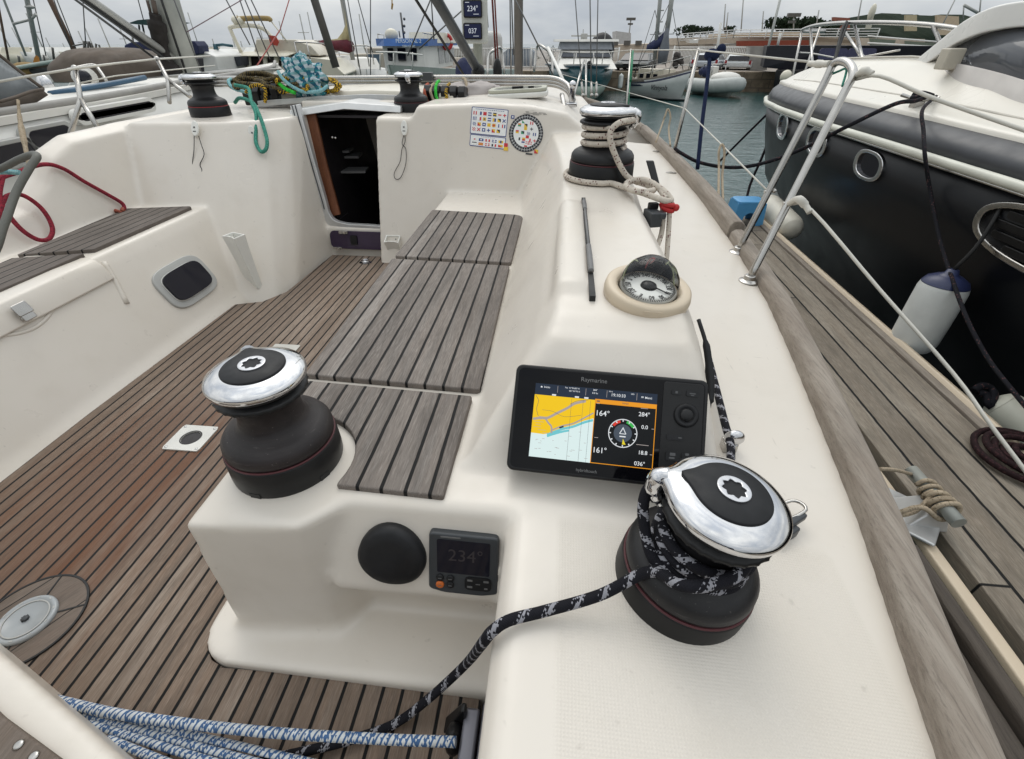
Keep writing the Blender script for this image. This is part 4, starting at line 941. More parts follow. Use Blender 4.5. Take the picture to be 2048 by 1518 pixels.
# white rope on the far starboard winch
fc = Vector(WFL); rw = .0092
pts = [pz(1290,420,-.46), pz(1268,395,-.42)+Vector((0,0,.03))]
pts = wraps(fc, lambda f: .0705, .098, .168, R(-40), 2.9, 18)
pts += [fc+Vector((.077,.05,.172)), fc+Vector((.089,.0,.182)), fc+Vector((.075,-.060,.187)), fc+Vector((.032,-.102,.184)), fc+Vector((.008,-.114,.160)), fc+Vector((.020,-.120,.115)), fc+Vector((.070,-.118,.040)), fc+Vector((.115,-.128,.016))]
wr = rope('sheet_rope', pts, rw, 'rope_white', 'white rope with red flecks wrapped on the coaming winch and looped beside it')
lp = [fc+Vector((.115,-.128,.018)), fc+Vector((.150,-.165,.014)), fc+Vector((.150,-.215,.014)), fc+Vector((.100,-.240,.016)), fc+Vector((.068,-.200,.020)), fc+Vector((.085,-.140,.022)), fc+Vector((.130,-.150,.030)), fc+Vector((.165,-.205,.022)), fc+Vector((.188,-.255,.0))]
rope('coil', lp, rw, 'rope_white', '', parent=wr)
ba = [fc+Vector((.123*math.cos(R(a)), .123*math.sin(R(a)), .010)) for a in range(150,292,15)]
ba += [fc+Vector((.070,-.172,.010)), fc+Vector((.120,-.235,.010)), fc+Vector((.165,-.275,.004)), fc+Vector((.20,-.262,-.004)), fc+Vector((.185,-.235,.014)), fc+Vector((.150,-.19,.03))]
rope('base_turn', [fc+Vector((-.05,.115,.012))]+ba, rw, 'rope_white', '', parent=wr)
kn = fc+Vector((.192,-.262,-.022))
rope('hanging_bight', [kn+Vector((-.01,.01,.01)), kn+Vector((-.006,-.02,-.07)), kn+Vector((-.028,-.07,-.140)), kn+Vector((-.035,-.11,-.19)), kn+Vector((-.006,-.115,-.215)), kn+Vector((.012,-.08,-.16)), kn+Vector((.014,-.03,-.08)), kn+Vector((.008,.0,.0))], rw*.85, 'rope_white', '', parent=wr)
b = MB(); b.tube([kn+Vector((.018*math.cos(a*1.3),.014*math.sin(a*1.3),.010*math.sin(a*.9+.4))) for a in [k*.55 for k in range(22)]], .0075, 8, 4); b.ball(kn+Vector((.026,-.004,0)), .011, 10, 8)
tag(b.build('cord_knot', M['cleat_red']), 'bright red knotted cord tying the white rope at the coaming edge', 'knot')
cb = fc+Vector((.150,-.280,-.050)); cc = thing('cam_cleat', 'grey cam cleat on the outboard coaming side under the red knot', 'cleat', cb)
b = MB(); b.box(cb, (.04,.06,.045), 0, .3); b.box(cb+Vector((.022,-.01,.012)), (.022,.035,.02), 0, .3); b.build('body', M['dkgrey'], cc, .005, 2)
b = MB(); b.box(cb+Vector((.0,.02,.03)), (.03,.02,.02), 0, .3); b.build('cam', M['black'], cc, .004, 2)
hb = fc+Vector((.178,-.110,.006)); b = MB(); b.loft([[hb+Vector((x,y,0)) for x, y in ((-.010,0),(.012,0),(.012,.02),(-.010,.02))], [hb+Vector((x-.022,y+.06,.062)) for x, y in ((-.014,0),(.012,0),(.012,.012),(-.014,.012))]]); tag(b.build('spring_block', M['black'], None, .003, 2), 'black upright block handle beside the looped white rope', 'block')
# blue and white mainsheet falls across the foot of the picture
def flr(u, v, z): return pz(u, v, z)
bl = thing('mainsheet_tackle', 'blue and white mainsheet rope in several parts across the cockpit sole', 'rope', flr(520,1470,SOLE))
for k, (a_, m_, e_) in enumerate((((110,1400),(420,1448),(905,1482)), ((128,1410),(400,1474),(640,1530)), ((150,1424),(400,1494),(640,1560)), ((178,1446),(400,1516),(620,1580)), ((215,1478),(400,1550),(560,1600)))):
    P = [flr(u, v, zz) for (u, v), zz in zip((a_, m_, e_), (-.915,-.925,-.925))]
    if k == 0: P = [flr(110,1400,-.905), flr(260,1432,-.905), flr(520,1463,-.90), flr(760,1478,-.895), flr(912,1484,-.885)]
    b = MB(); b.tube(P, .0080 if k == 0 else .0062, 12, 10); b.build('fall', M['rope_blue'], bl)
tk = thing('sheet_traveller', 'dark traveller track and grey end bracket on the cockpit sole', 'traveller', flr(940,1480,SOLE))
b = MB(); b.box((-.44,.155,-.957), (.78,.055,.022)); b.build('track', M['black'], tk, .004, 2)
b = MB(); e0 = flr(948,1440,-.90); b.box(e0+Vector((-.004,-.035,-.028)), (.026,.10,.075)); b.box(e0+Vector((.022,-.035,-.028)), (.018,.115,.09)); b.build('end_bracket', plain('grey_alloy', (.13,.13,.15), .4, .5), tk, .005, 2)
b = MB(); b.ball(e0+Vector((-.030,-.022,-.020)), (.016,.024,.028), 14, 9); b.loft([[e0+Vector((-.02,.0,.03)),e0+Vector((-.012,.0,.03)),e0+Vector((-.012,.014,.03)),e0+Vector((-.02,.014,.03))],[e0+Vector((-.055,-.01,-.05)),e0+Vector((-.014,-.01,-.05)),e0+Vector((-.014,.016,-.05)),e0+Vector((-.055,.016,-.05))]]); b.build('end_block', M['black'], tk, .004, 2)
# teak step piece on the stern moulding
st = thing('teak_step', 'weathered teak tread with steel screws at the bottom left corner', 'step', (-.95,.10,-.80))
b = MB(); b.prism([(-1.05,.282),(-.763,.180),(-.633,.142),(-.60,.11),(-.62,-.1),(-1.3,-.1)], -.806, -.785); b.build('tread', planks('teak_tread', .3, -1.5, base=((.13,.105,.085),(.19,.155,.13),(.15,.115,.09)), seam=.0), st, .004, 2)
b = MB()
for u, v in ((38,1490),(68,1513)): b.lathe([(.0065,0),(.0065,.002),(.004,.003),(.001,.0032)], 14, Matrix.Translation(pz(u,v,-.785)))
b.build('screw_heads', M['steel'], st)
# red rope on the port seat back
def pb(u, v):      # points on the port seat back plane
    r = ray(u, v); n = Vector((.93,0,.30)).normalized(); return r*(n.dot(Vector((-1.985,0,-.56)))/n.dot(r))+n*.012
rope('red_line', [pb(-40,370),pb(20,350),pb(80,331),pb(120,338),pb(165,365),pb(210,390),pb(240,408),pb(246,422)], .0078, 'rope_red', 'dark red rope draped over the port seat back, knotted at its end')
rope('red_line', [pb(-20,480),pb(0,410),pb(15,392),pb(45,394),pb(80,420),pb(100,455),pb(95,478),pb(72,481),pb(40,462),pb(12,430),pb(-5,395),pb(2,350)], .0078, 'rope_red', 'dark red rope lying in a loop on the port seat back')
k_ = pb(236,424); b = MB(); b.tube([k_+Vector((.012*math.cos(a),.016*math.sin(a),.008*math.sin(1.7*a))) for a in [j*.6 for j in range(14)]], .007, 8, 4); tag(b.build('rope_knot', plain('rust_red_cord', (.28,.06,.03), .7, bump=.4, bsc=250)), 'rust red stopper knot at the end of the red rope', 'knot')
# grey leather-covered wheel rim at the left edge
rope('guard_tube', [Vector((-1.76,-.15,-.615)),Vector((-1.66,.15,-.58)),pT(-120,600,1.04),pT(-22,520,1.06),pT(8,450,1.09),pT(32,385,1.13),pT(58,338,1.16),pT(74,314,1.18),pT(66,309,1.20),pT(40,318,1.22),pT(0,338,1.25),pT(-60,360,1.27),Vector((-1.86,.80,-.50)),Vector((-2.02,.75,-.575))], .0085, plain('grey_leather_cover', (.10,.10,.085), .55, bump=.2, bsc=200), 'grey leather-covered guard tube curving at the left edge of the cockpit', 'guard tube')
rope('pale_line', [pT(-40,350,1.3),pT(0,344,1.3),pT(40,345,1.31)], .007, 'rope_pale', 'short pale blue line by the grey guard tube', n=4)
# teal halyard hanging over the island face
hp_ = lambda u, v, y: pY(u, v, y)
rope('halyard_tail', [hp_(470,170,2.75),hp_(495,176,2.70),hp_(500,190,2.62),hp_(503,205,2.55),hp_(512,228,2.485),hp_(512,255,2.42),hp_(512,285,2.36),hp_(522,303,2.33),hp_(532,298,2.34),hp_(534,280,2.37),hp_(526,250,2.43),hp_(517,226,2.49),hp_(505,205,2.58),hp_(480,196,2.68),hp_(470,205,2.74)], .0085, 'rope_teal', 'teal green rope hanging in a long loop over the island face')
for i, (F_, pth) in enumerate(zip(FIT, ([(-.004,-.03),(-.010,-.10),(-.020,-.165),(-.008,-.21),(.010,-.215),(.016,-.19),(.010,-.165),(.030,-.120),(.022,-.075),(.014,-.035)], [(.004,-.03),(.012,-.06),(.020,-.085),(.065,-.125),(.09,-.145)], [(.003,-.03),(.003,-.065),(-.012,-.10),(-.022,-.16),(-.05,-.215),(-.044,-.245),(-.020,-.235),(.004,-.17),(.006,-.10),(-.010,-.075),(-.002,-.032)]))):
    rope('thin_lanyard', [F_ @ Vector((x*(1.15 if i != 1 else 1),y*.98,.006)) for x, y in pth], .0017, 'thin_black', ('thin black cord loop hanging from the left fitting on the port island','short thin black cord end hanging below the teal rope','thin black cord loop hanging right of the companionway')[i], 'cord', 5, 6)
# jammers, coils and cloth on the coachroof
def jam(u0, v0, y0, n, du, dv, label, k_=1.55):
    p = [pY(u0+du*k, v0+dv*k, y0) for k in range(n)]
    root = thing('rope_clutch', label, 'rope clutch', p[0], 'banks of rope clutches on the coachroof')
    b = MB(); q = p[-1]-p[0]; c = (p[0]+p[-1])/2; b.box(c+Vector((0,.04,-.035)), (q.length+.045,.11,.05), 0, math.atan2(q.y,q.x)); b.build('base', M['dkgrey'], root, .006, 2)
    for k in range(n):
        e = MB(); e.loft([[p[k]+Vector((x*k_*.95,y,z*k_+.012)) for x, y, z in sec] for sec in ([(-.013,-.025,-.04),(-.013,-.032,.0),(-.013,.0,.018),(-.013,.09,.010),(-.013,.09,-.04)],[(.013,-.025,-.04),(.013,-.032,.0),(.013,.0,.018),(.013,.09,.010),(.013,.09,-.04)])]); e.build('lever', M['black'], root, .005, 2)
    return root
jam(497,190,2.95,4,18,-2.5,'row of dark rope clutches under the tangled ropes left of the hatch')
jam(856,186,3.02,5,17,0.6,'row of dark rope clutches with bright lines behind the centre winch')
for (u0, u1, mt, lb, v0) in ((850,855,'rope_orange','orange line through the outermost clutch',172),(862,868,'cord','tan line through the second clutch',172),(872,874,'rope_green','bright green line bent over the clutches',166),(893,896,'rope_yellow','yellow and black line between two clutches',172)):
    rope('clutch_line', [pY(u0+6,v0-4,3.16),pY(u0+2,v0,3.06),pY(u0-1,v0+12,2.985),pY(u1-2,v0+26,2.965),pY(u1+2,v0+36,2.96)], .0085, mt, lb, n=6, seg=8)
rope('clutch_line', [pY(848,206,2.965),pY(862,207,2.955),pY(884,203,2.955),pY(890,200,2.97)], .010, 'rope_orange', 'orange line lying at the foot of the clutches', n=6, seg=8)
rng = random.Random(3)
def coil(u0, v0, y0, ru, rv, turns, mat, label, r=.009, dy=.06):
    pts = []
    for k in range(int(turns*9)):
        a = k*2*math.pi/9; f = rng.uniform(.65,1.05)
        pts.append(pY(u0+ru*f*math.cos(a)+rng.uniform(-4,4), v0+rv*f*math.sin(a)+rng.uniform(-2,2), y0+rng.uniform(-dy,dy)-.03*math.sin(a)))
    return rope('rope_coil', pts, r, mat, label, 'rope', 4, 8)
coil(497,168,3.00,42,13,3.2,'rope_gold','olive and black rope coil heaped behind the port winch', .011)
coil(520,160,3.06,50,14,3.6,'rope_gold','olive and black rope coil at the back of the heap', .0105)
coil(560,166,2.98,44,12,3.2,'rope_gold','olive and black rope coil in the middle of the heap', .0095)
coil(585,168,2.95,36,17,2.6,'rope_yellow','yellow and black rope tangled against the checked cloth', .010)
coil(655,170,3.02,24,15,2.6,'rope_yellow','yellow and black rope coil right of the checked cloth', .0085)
rope('halyard_tail', [pY(462,158,3.02),pY(457,163,2.97),pY(466,176,2.93),pY(490,184,2.92),pY(505,190,2.93)], .009, 'rope_pale', 'pale blue rope bending round the left end of the heap', n=6, seg=8)
rope('halyard_tail', [pY(556,143,2.93),pY(566,158,2.90),pY(586,174,2.89),pY(610,184,2.89),pY(640,182,2.90),pY(655,172,2.95)], .009, 'rope_pale', 'pale blue rope sweeping under the checked cloth', n=6, seg=8)
rope('halyard_tail', [pY(556,165,2.92),pY(572,178,2.89),pY(590,186,2.88)], .010, 'rope_green', 'short green rope end in the heap', n=6, seg=8)
rope('halyard_tail', [pY(492,185,2.90),pY(500,174,2.88),pY(518,170,2.88),pY(530,178,2.87),pY(531,192,2.87),pY(530,204,2.88)], .009, 'rope_yellow', 'yellow rope hooped over the left clutches', n=6, seg=8)
# checked cloth bundle
cm = NT('checked_cloth'); o_ = cm.obj(); x_, y_, z_ = cm.sep(cm.node('ShaderNodeVectorRotate', rotation_type='AXIS_ANGLE', ins={'Vector': o_, 'Axis': (.3,.5,.8), 'Angle': .7}).outputs[0])
bx = cm.math('PINGPONG', cm.math('MULTIPLY', x_, 62.0), 1.0); bz_ = cm.math('PINGPONG', cm.math('MULTIPLY', z_, 70.0), 1.0)
cA = cm.mix(cm.math('GREATER_THAN', bx, .55), (.50,.58,.62), (.035,.13,.20)); cB = cm.mix(cm.math('MULTIPLY', cm.math('GREATER_THAN', bz_, .55), .6), cA, (.03,.26,.27))
cB = cm.mix(cm.math('MULTIPLY', cm.math('GREATER_THAN', cm.math('MULTIPLY', bx, bz_), .86), .7), cB, (.25,.04,.05))
cm.set(color=cB, rough=.9, spec=.1)
b = MB(); c0_ = pY(612,160,3.0); seg_, rg_ = 72, 48
prof = []
for k in range(rg_+1):
    th = math.pi*k/rg_
    for i in range(seg_):
        a = 2*math.pi*i/seg_; d_ = Vector((math.sin(th)*math.cos(a), math.sin(th)*math.sin(a), -math.cos(th)))
        f = .92+.42*mnoise.noise(d_*2.1+Vector((3,1,7)))+.30*(.5-abs(mnoise.noise(d_*3.7)))+.22*(.4-abs(mnoise.noise(d_*7.5)))+.06*mnoise.noise(d_*18)
        lean = max(0, d_.z)*.03
        b.v.append(c0_+Vector((d_.x*.105*f-lean, d_.y*.08*f, d_.z*.105*f)))
for k in range(rg_):
    for i in range(seg_): b.f.append([k*seg_+i, k*seg_+(i+1) % seg_, (k+1)*seg_+(i+1) % seg_, (k+1)*seg_+i]); b.m.append(0); b.smooth.append(True)
tag(b.build('cloth_bundle', cm.mat), 'crumpled blue and teal checked cloth on the heap of ropes', 'cloth')
# folded grey cloth beside the right clutches
b = MB(); c1 = pY(945,185,3.25)
for k in range(15):
    th = math.pi*k/14
    for i in range(28):
        a = 2*math.pi*i/28; d_ = Vector((math.sin(th)*math.cos(a), math.sin(th)*math.sin(a), -math.cos(th))); f = 1+.3*mnoise.noise(d_*2.4+Vector((9,2,1)))+.12*mnoise.noise(d_*7)
        b.v.append(c1+Vector((d_.x*.20*f, d_.y*.12*f, d_.z*.055*f)))
for k in range(14):
    for i in range(28): b.f.append([k*28+i, k*28+(i+1) % 28, (k+1)*28+(i+1) % 28, (k+1)*28+i]); b.m.append(0); b.smooth.append(True)
tag(b.build('sail_cloth', plain('grey_cloth', (.42,.38,.36), .85, bump=.3, bsc=120)), 'folded pale grey cloth beside the right clutches', 'cloth')
rope('cloth_tie', [c1+Vector((-.02,-.10,-.03)), c1+Vector((-.015,-.11,.02)), c1+Vector((-.03,-.05,.065)), c1+Vector((-.06,.03,.07))], .009, 'cord', 'tan tie round the folded grey cloth', n=5, seg=8)
# folded sprayhood frame: stainless hoops across the coachroof
hoop = thing('sprayhood_frame', 'polished steel sprayhood hoops folded flat across the coachroof', 'sprayhood frame', (-.8,3.4,-.25))
for k, (vy, r_, dy) in enumerate(((155,.0135,0),(162,.012,.0),(169,.012,.0))):
    L_ = [pY(420,vy+1,3.55), pY(680,vy+1,3.50), pY(900,vy-.5,3.46), pY(1060,vy,3.40), pY(1108,vy+2,3.36), pY(1133,vy+13,3.27), pY(1143,vy+30,3.16), pY(1147,vy+45,3.06)]
    if k: L_ = L_[:-1]
    b = MB(); b.tube(L_, r_, 10, 8); b.build('hoop', M['steel'], hoop)
b = MB(); b.box(pY(850,153,3.44), (.10,.05,.045)); b.build('hinge_sleeve', M['dkgrey'], hoop, .004, 2)
b = MB(); b.tube([pY(1124,190,3.12),pY(1127,206,3.02),pY(1130,220,2.92)], .014, 12, 3); b.build('foot_tube', M['steel'], hoop)
b = MB(); b.ball(pY(1131,221,2.91), .0155, 12, 8); b.build('tube_plug', M['black'], hoop)
b = MB(); p = pY(1144,188,3.05); b.box(p, (.03,.03,.08)); b.ball(p+Vector((.0,-.01,.045)), .02, 10, 8); b.box(p+Vector((0,-.02,-.05)), (.06,.05,.02)); b.build('deck_hinge', M['chrome'], hoop, .004, 2)
# ---------------------------------------------------------------- flag cards on the bulkhead
BU = Vector((0,.388,1)).normalized()
def bpt(u, v, out=.0015):
    r = ray(u, v); n = Vector((0,-1,.388)).normalized(); p0 = Vector((0,2.33,-.97)); return r*(n.dot(p0)/n.dot(r))+n*out
FC = dict(r=(.55,.02,.03), b=(.02,.05,.22), y=(.75,.48,.03), w=(.80,.80,.78), k=(.015,.015,.02), g=(.03,.30,.14), o=(.65,.22,.03))
def cardmats(): return [plain('card_'+k, c, .4, var=.05) for k, c in FC.items()]
FK = list(FC); CM = cardmats()
def flag(b, Mx, x, y, w, h, kind, z=.0008):
    def q(x0, y0, x1, y1, c, l=0): b.prism([(x+x0*w,y+y0*h),(x+x1*w,y+y0*h),(x+x1*w,y+y1*h),(x+x0*w,y+y1*h)], z+l*.0003, z+l*.0003+.0002, FK.index(c), Mx)
    t = kind[0]; c = kind[1:]
    q(-.5,-.5,.5,.5,c[0])
    if t == 'v':
        for i, cc in enumerate(c): q(-.5+i/len(c),-.5,-.5+(i+1)/len(c),.5,cc,1)
    elif t == 'h':
        for i, cc in enumerate(c): q(-.5,.5-(i+1)/len(c),.5,.5-i/len(c),cc,1)
    elif t == 's': q(-.22,-.22,.22,.22,c[1],1)
    elif t == 'x':
        for s_ in (-1,1): b.prism([(x-.5*w,y-s_*.5*h),(x-.34*w,y-s_*.5*h),(x+.5*w,y+s_*.34*h),(x+.5*w,y+s_*.5*h),(x+.34*w,y+s_*.5*h),(x-.5*w,y-s_*.34*h)], z+(1+s_)*.0002+.0003, z+(1+s_)*.0002+.0005, FK.index(c[1]), Mx)
    elif t == '+': q(-.12,-.5,.12,.5,c[1],1); q(-.5,-.12,.5,.12,c[1],2)
    elif t == 'c':
        for i in range(4):
            for j in range(4):
                if (i+j) % 2: q(-.5+i/4,-.5+j/4,-.25+i/4,-.25+j/4,c[1],1)
    elif t == 'd': b.prism([(x-.5*w,y-.5*h),(x+.5*w,y-.5*h),(x-.5*w,y+.5*h)], z+.0003, z+.0005, FK.index(c[1]), Mx)
    elif t == 'o': b.prism([(x+.22*w*math.cos(a*.6283),y+.25*h*math.sin(a*.6283)) for a in range(10)], z+.0003, z+.0005, FK.index(c[1]), Mx)
def card(uv, name, label, w, h):
    tl, tr, bl_ = [bpt(*q) for q in uv]
    Mx = frame(bl_, tr-tl, tl-bl_); W = (tr-tl).length; H = (tl-bl_).length
    root = thing(name, label, 'sticker', bl_)
    return root, Mx, W, H
r1, m1, W1, H1 = card(((944,213),(1017,220),(940,267)), 'flag_card', 'upper rectangular sticker with rows of signal flags on the bulkhead', 0, 0)
rows1 = ['vrwr','vwb','hrr','hbwb','hkyk','hwrw','+wr','vbwbwb','vwr','oyb','hbwb','vyb','dky','xwb','cwb','dyr','sbw','oyy','+yr','vwbw','vrwb','cwr','xwr','sbw','+wb','dyr','dky']
def bordered(b, W, H, Mx, col_='b'):
    b.prism(rrect(W,H,.004,3,W/2,H/2), -.002, .0002, FK.index(col_), Mx); b.prism(rrect(W-.006,H-.006,.003,3,W/2,H/2), .0002, .0005, FK.index('w'), Mx)
b = MB(); bordered(b, W1, H1, m1)
for k, f in enumerate(rows1):
    i, j = k % 7, k//7; flag(b, m1, W1*(.10+.135*i), H1*(.78-.20*j)-(.0), W1*.092, H1*.125, f)
for k in range(16): b.prism(rrect(W1*.03,H1*.022,.0004,1,W1*(.12+.05*k),H1*.925), .0005,.0008, FK.index('b'), m1)
b.build('print', CM, r1)
r2, m2, W2_, H2_ = card(((941,268),(1012,276),(939,291)), 'flag_card', 'lower rectangular sticker with two rows of pennants on the bulkhead', 0, 0)
b = MB(); bordered(b, W2_, H2_, m2)
for k, f in enumerate(['owr','obw','vrwr','+bw','vyby','hkww','hryr','+rw','vkwr','dyr']):
    i, j = k % 5, k//5; flag(b, m2, W2_*(.13+.185*i), H2_*(.60-.36*j), W2_*.13, H2_*.22, f)
for k in range(8): b.prism(rrect(W2_*.03,H2_*.03,.0004,1,W2_*(.32+.05*k),H2_*.86), .0005,.0008, FK.index('b'), m2)
b.build('print', CM, r2)
c_ = bpt(1052,267); ex = bpt(1086,270); ey = bpt(1053,229)
r3 = thing('flag_disc', 'round sticker with dark scale ring and coloured flags on the bulkhead', 'sticker', c_)
m3 = frame(c_, ex-c_, ey-c_); rx, ry = (ex-c_).length, (ey-c_).length
b = MB(); pol = lambda k_: [(rx*k_*math.cos(2*math.pi*i/64), ry*k_*math.sin(2*math.pi*i/64)) for i in range(64)]
b.prism(pol(1), -.002, .0004, FK.index('k'), m3); b.prism(pol(.74), .0004, .0007, FK.index('w'), m3)
for i in range(36):
    a = 2*math.pi*i/36; x, y = rx*.88*math.cos(a), ry*.88*math.sin(a); d = .10
    b.prism([(x-rx*d*math.cos(a)-.0006*math.sin(a),y-ry*d*math.sin(a)+.0006*math.cos(a)),(x+rx*d*math.cos(a)-.0006*math.sin(a),y+ry*d*math.sin(a)+.0006*math.cos(a)),(x+rx*d*math.cos(a)+.0006*math.sin(a),y+ry*d*math.sin(a)-.0006*math.cos(a)),(x-rx*d*math.cos(a)+.0006*math.sin(a),y-ry*d*math.sin(a)-.0006*math.cos(a))], .0004, .0006, FK.index('w'), m3)
ring(b, pol(.89), pol(.875), .0004, .0006, m3, FK.index('w'))
fl_ = [(-.42,.42,'hog'),(-.05,.42,'dky'),(.28,.56,'vrwr'),(-.52,.05,'hry'),(-.2,.03,'dkg'),(.15,0,'cwb'),(.5,-.02,'vbwb'),(-.05,.25,'oyy'),(.3,.25,'+wk'),(-.4,-.32,'vwk'),(-.1,-.32,'hyr'),(.1,-.18,'hrr'),(.32,-.34,'vrw'),(.55,-.36,'+wr'),(-.12,-.52,'hbw'),(.12,-.5,'+rw'),(.3,-.5,'+rw'),(.05,-.64,'hwr'),(-.2,.60,'dwg')]
for x, y, f in fl_: flag(b, m3, rx*x, ry*y, rx*.18, ry*.16, f, .0008)
b.build('print', CM, r3)
b = MB(); flag(b, m3, -rx*1.12, -ry*.72, rx*.22, ry*.2, 'hrr'); flag(b, m3, -rx*1.10, -ry*.92, rx*.26, ry*.2, 'hyy'); flag(b, m3, -rx*.86, ry*.80, rx*.2, ry*.18, 'sbw'); flag(b, m3, rx*.70, -ry*.92, rx*.22, ry*.2, 'dyr'); flag(b, m3, rx*.3, -ry*1.08, rx*.4, ry*.08, 'hkk')
for k in range(22):
    b.prism(rrect(rx*random.uniform(.1,.25),ry*.018,.0003,1,rx*random.uniform(-.2,1.0),ry*random.choice((1.02,1.08,1.14))), .0003,.0005, FK.index('k'), m3)
b.build('corner_flags', CM, r3)
# ---------------------------------------------------------------- mast, instrument displays and vang
MXM = Vector((-1.0,6.35,0))
mast = thing('mast', 'grey-green mast stump rising behind the coachroof with two displays', 'mast', (-1.0,6.35,-.45))
b = MB(); b.loft([[(-1.0+x,6.35+y+.02*z,z) for x, y in oval(.05,.085,24,2.4)] for z in (-.5,.3,2.6,9.0)], 0, True); b.build('spar', plain('green_grey_spar', (.30,.32,.28), .45, .3), mast)
b = MB(); b.box((-1.0,6.20,-.38), (.10,.05,.10)); b.box((-1.03,6.22,-.28), (.06,.06,.05)); b.build('gooseneck', M['wire_dk'], mast, .006, 2)
p_ = pY(948,40,6.17); 
dis = thing('display_bracket', 'pale bracket on the mast holding displays reading 234 and 037', 'instrument display', p_)
DM = frame(p_, (1,0,0), (0,.06,1))
def dpt(u, v):
    r = ray(u, v); n = DM.to_3x3() @ Vector((0,0,1)); q = r*(n.dot(p_)/n.dot(r)); return DM.inverted() @ q
c00, c11 = dpt(925,87), dpt(973,-45)
b = MB(); b.prism(rrect(c11.x-c00.x, c11.y-c00.y, .03, 4, (c00.x+c11.x)/2, (c00.y+c11.y)/2), -.05, 0, 0, DM); b.build('bracket', plain('pale_bracket', (.50,.51,.47), .5), dis, .01, 2)
nv = emis('display_glow', (.012,.016,.045), .9); wt = emis('display_digits', (.62,.66,.72), .9)
for (v0, v1, t_) in ((0,36,'234°'),(46,79,'037')):
    a0, a1 = dpt(928,v1), dpt(964,v0); w_, h_ = a1.x-a0.x, a1.y-a0.y; cx_, cy_ = (a0.x+a1.x)/2, (a0.y+a1.y)/2
    b = MB(); b.prism(rrect(w_,h_,.015,3,cx_,cy_), 0, .02, 0, DM); d_ = b.build('display', M['black'], dis, .004, 2)
    b = MB(); b.prism(rrect(w_*.88,h_*.84,.01,3,cx_,cy_), .02, .023, 0, DM); b.build('screen', nv, d_)
    b = MB(); text_mesh(b, t_, h_*.44, DM @ Matrix.Translation((cx_,cy_,.0235)), .0008, 'CENTER', 0, .95)
    b.prism(rrect(w_*.3,h_*.03,.002,2,cx_+w_*.18,cy_-h_*.3), .023,.0245,0,DM); b.prism(rrect(w_*.22,h_*.03,.002,2,cx_-w_*.28,cy_+h_*.36), .023,.0245,0,DM); b.build('reading', wt, d_)
v0_, v1_ = pY(953,136,5.9), pY(868,-10,4.9); vdir = (v1_-v0_)
van = thing('boom_vang', 'thick dark rigid vang slanting up and left from the mast foot', 'vang', v0_)
b = MB(); b.tube([v0_, v0_+vdir*1.6], .046, 16); b.build('tube', M['dkgrey'], van)
b = MB(); b.tube([v0_+Vector((-.10,0,-.12)), v0_+vdir*1.6+Vector((-.13,0,-.06))], .012, 6); b.build('line', M['thin_black'], van)
b = MB(); b.ball(v0_+Vector((.02,.0,-.03)), .07, 12, 8); b.build('end_fitting', M['black'], van)
# ---------------------------------------------------------------- gate stanchions, lifelines
def legbase(p, root, d=(0,0,1)):
    b = MB(); b.lathe([(.033,0),(.033,.004),(.020,.009),(.018,.022),(.0145,.024)], 24, Matrix.Translation(Vector(p))); return b.build('foot', M['steel'], root, .0015, 2)
A1 = pz(1475,505,-.672); A2 = pz(1497,563,-.668); TP = pT(1690,122,1.50)
gate = thing('gate_stanchion', 'tall stainless gate stanchion with two legs on the starboard side deck', 'stanchion', A2, 'guard-rail stanchions')
b = MB(); t1 = pT(1668,128,1.545); t2 = pT(1706,150,1.45)
b.tube([A1+Vector((0,0,.005)), A1.lerp(t1,.5), A1.lerp(t1,.9), t1, t1.lerp(t2,.5)+Vector((.004,0,.018)), t2, A2.lerp(t2,.9), A2.lerp(t2,.5), A2+Vector((0,0,.005))], .0122, 14, 8); b.build('tube', M['steel'], gate)
legbase(A1, gate); legbase(A2, gate)
b = MB(); k1 = A2.lerp(t2,.40); k2 = A1.lerp(t1,.36)
for q in (k1,k2): b.tube([q+Vector((-.016,0,0)), q+Vector((.018,0,.004))], .005, 8); b.ball(q+Vector((.018,-.004,.004)), .008, 10, 6)
b.build('wire_eyes', M['steel'], gate)
b = MB(); b.tube([t1+Vector((.0,0,-.03)), t1+Vector((.018,-.01,-.02)), t1.lerp(t2,.5)+Vector((.01,0,.0)), t2+Vector((-.02,.0,-.03))], .0035, 6, 5); b.build('lashing', M['rope_teal'], gate)
def st(u0, v0, z0, u1, v1, t, label, r=.0125):
    p0 = pz(u0, v0, z0); p1 = pT(u1, v1, t); s = thing('stanchion', label, 'stanchion', p0, 'guard-rail stanchions')
    b = MB(); b.tube([p0, p1], r, 12); b.ball(p1, r*1.05, 10, 6); b.build('tube', M['steel'], s); legbase(p0, s)
    return p0, p1
S1 = st(1345,318,-.672,1397,100,3.12,'stainless stanchion standing by the toe rail ahead of the oval deck plate')
S2 = st(1252,226,-.672,1262,100,5.6,'stainless stanchion with green tape behind the coaming winch')
b = MB(); b.tube([S2[1].lerp(S2[0],.02)+Vector((.02,0,0)), S2[1].lerp(S2[0],.5)+Vector((.02,0,0))], .016, 8); b.tube([S2[1].lerp(S2[0],.5)+Vector((.02,0,0)), S2[0]+Vector((.02,0,0))], .006, 6); tag(b.build('green_tube', plain('green_tape', (.03,.22,.11), .5)), 'green tube lashed to the stanchion behind the coaming winch', 'tube')
def wire(pts, label, r=.0035, m='wire', n=0): 
    b = MB(); b.tube(pts, r, 8, n); return tag(b.build('lifeline', M[m]), label, 'lifeline', 'guard wires')
g1 = pT(1545,347,1.9)
wire([pT(1122,148,7.5), pT(1256,185,5.6), S1[0].lerp(S1[1],.48), pT(1446,292,2.6), k2], 'lower white guard wire running forward from the gate stanchion')
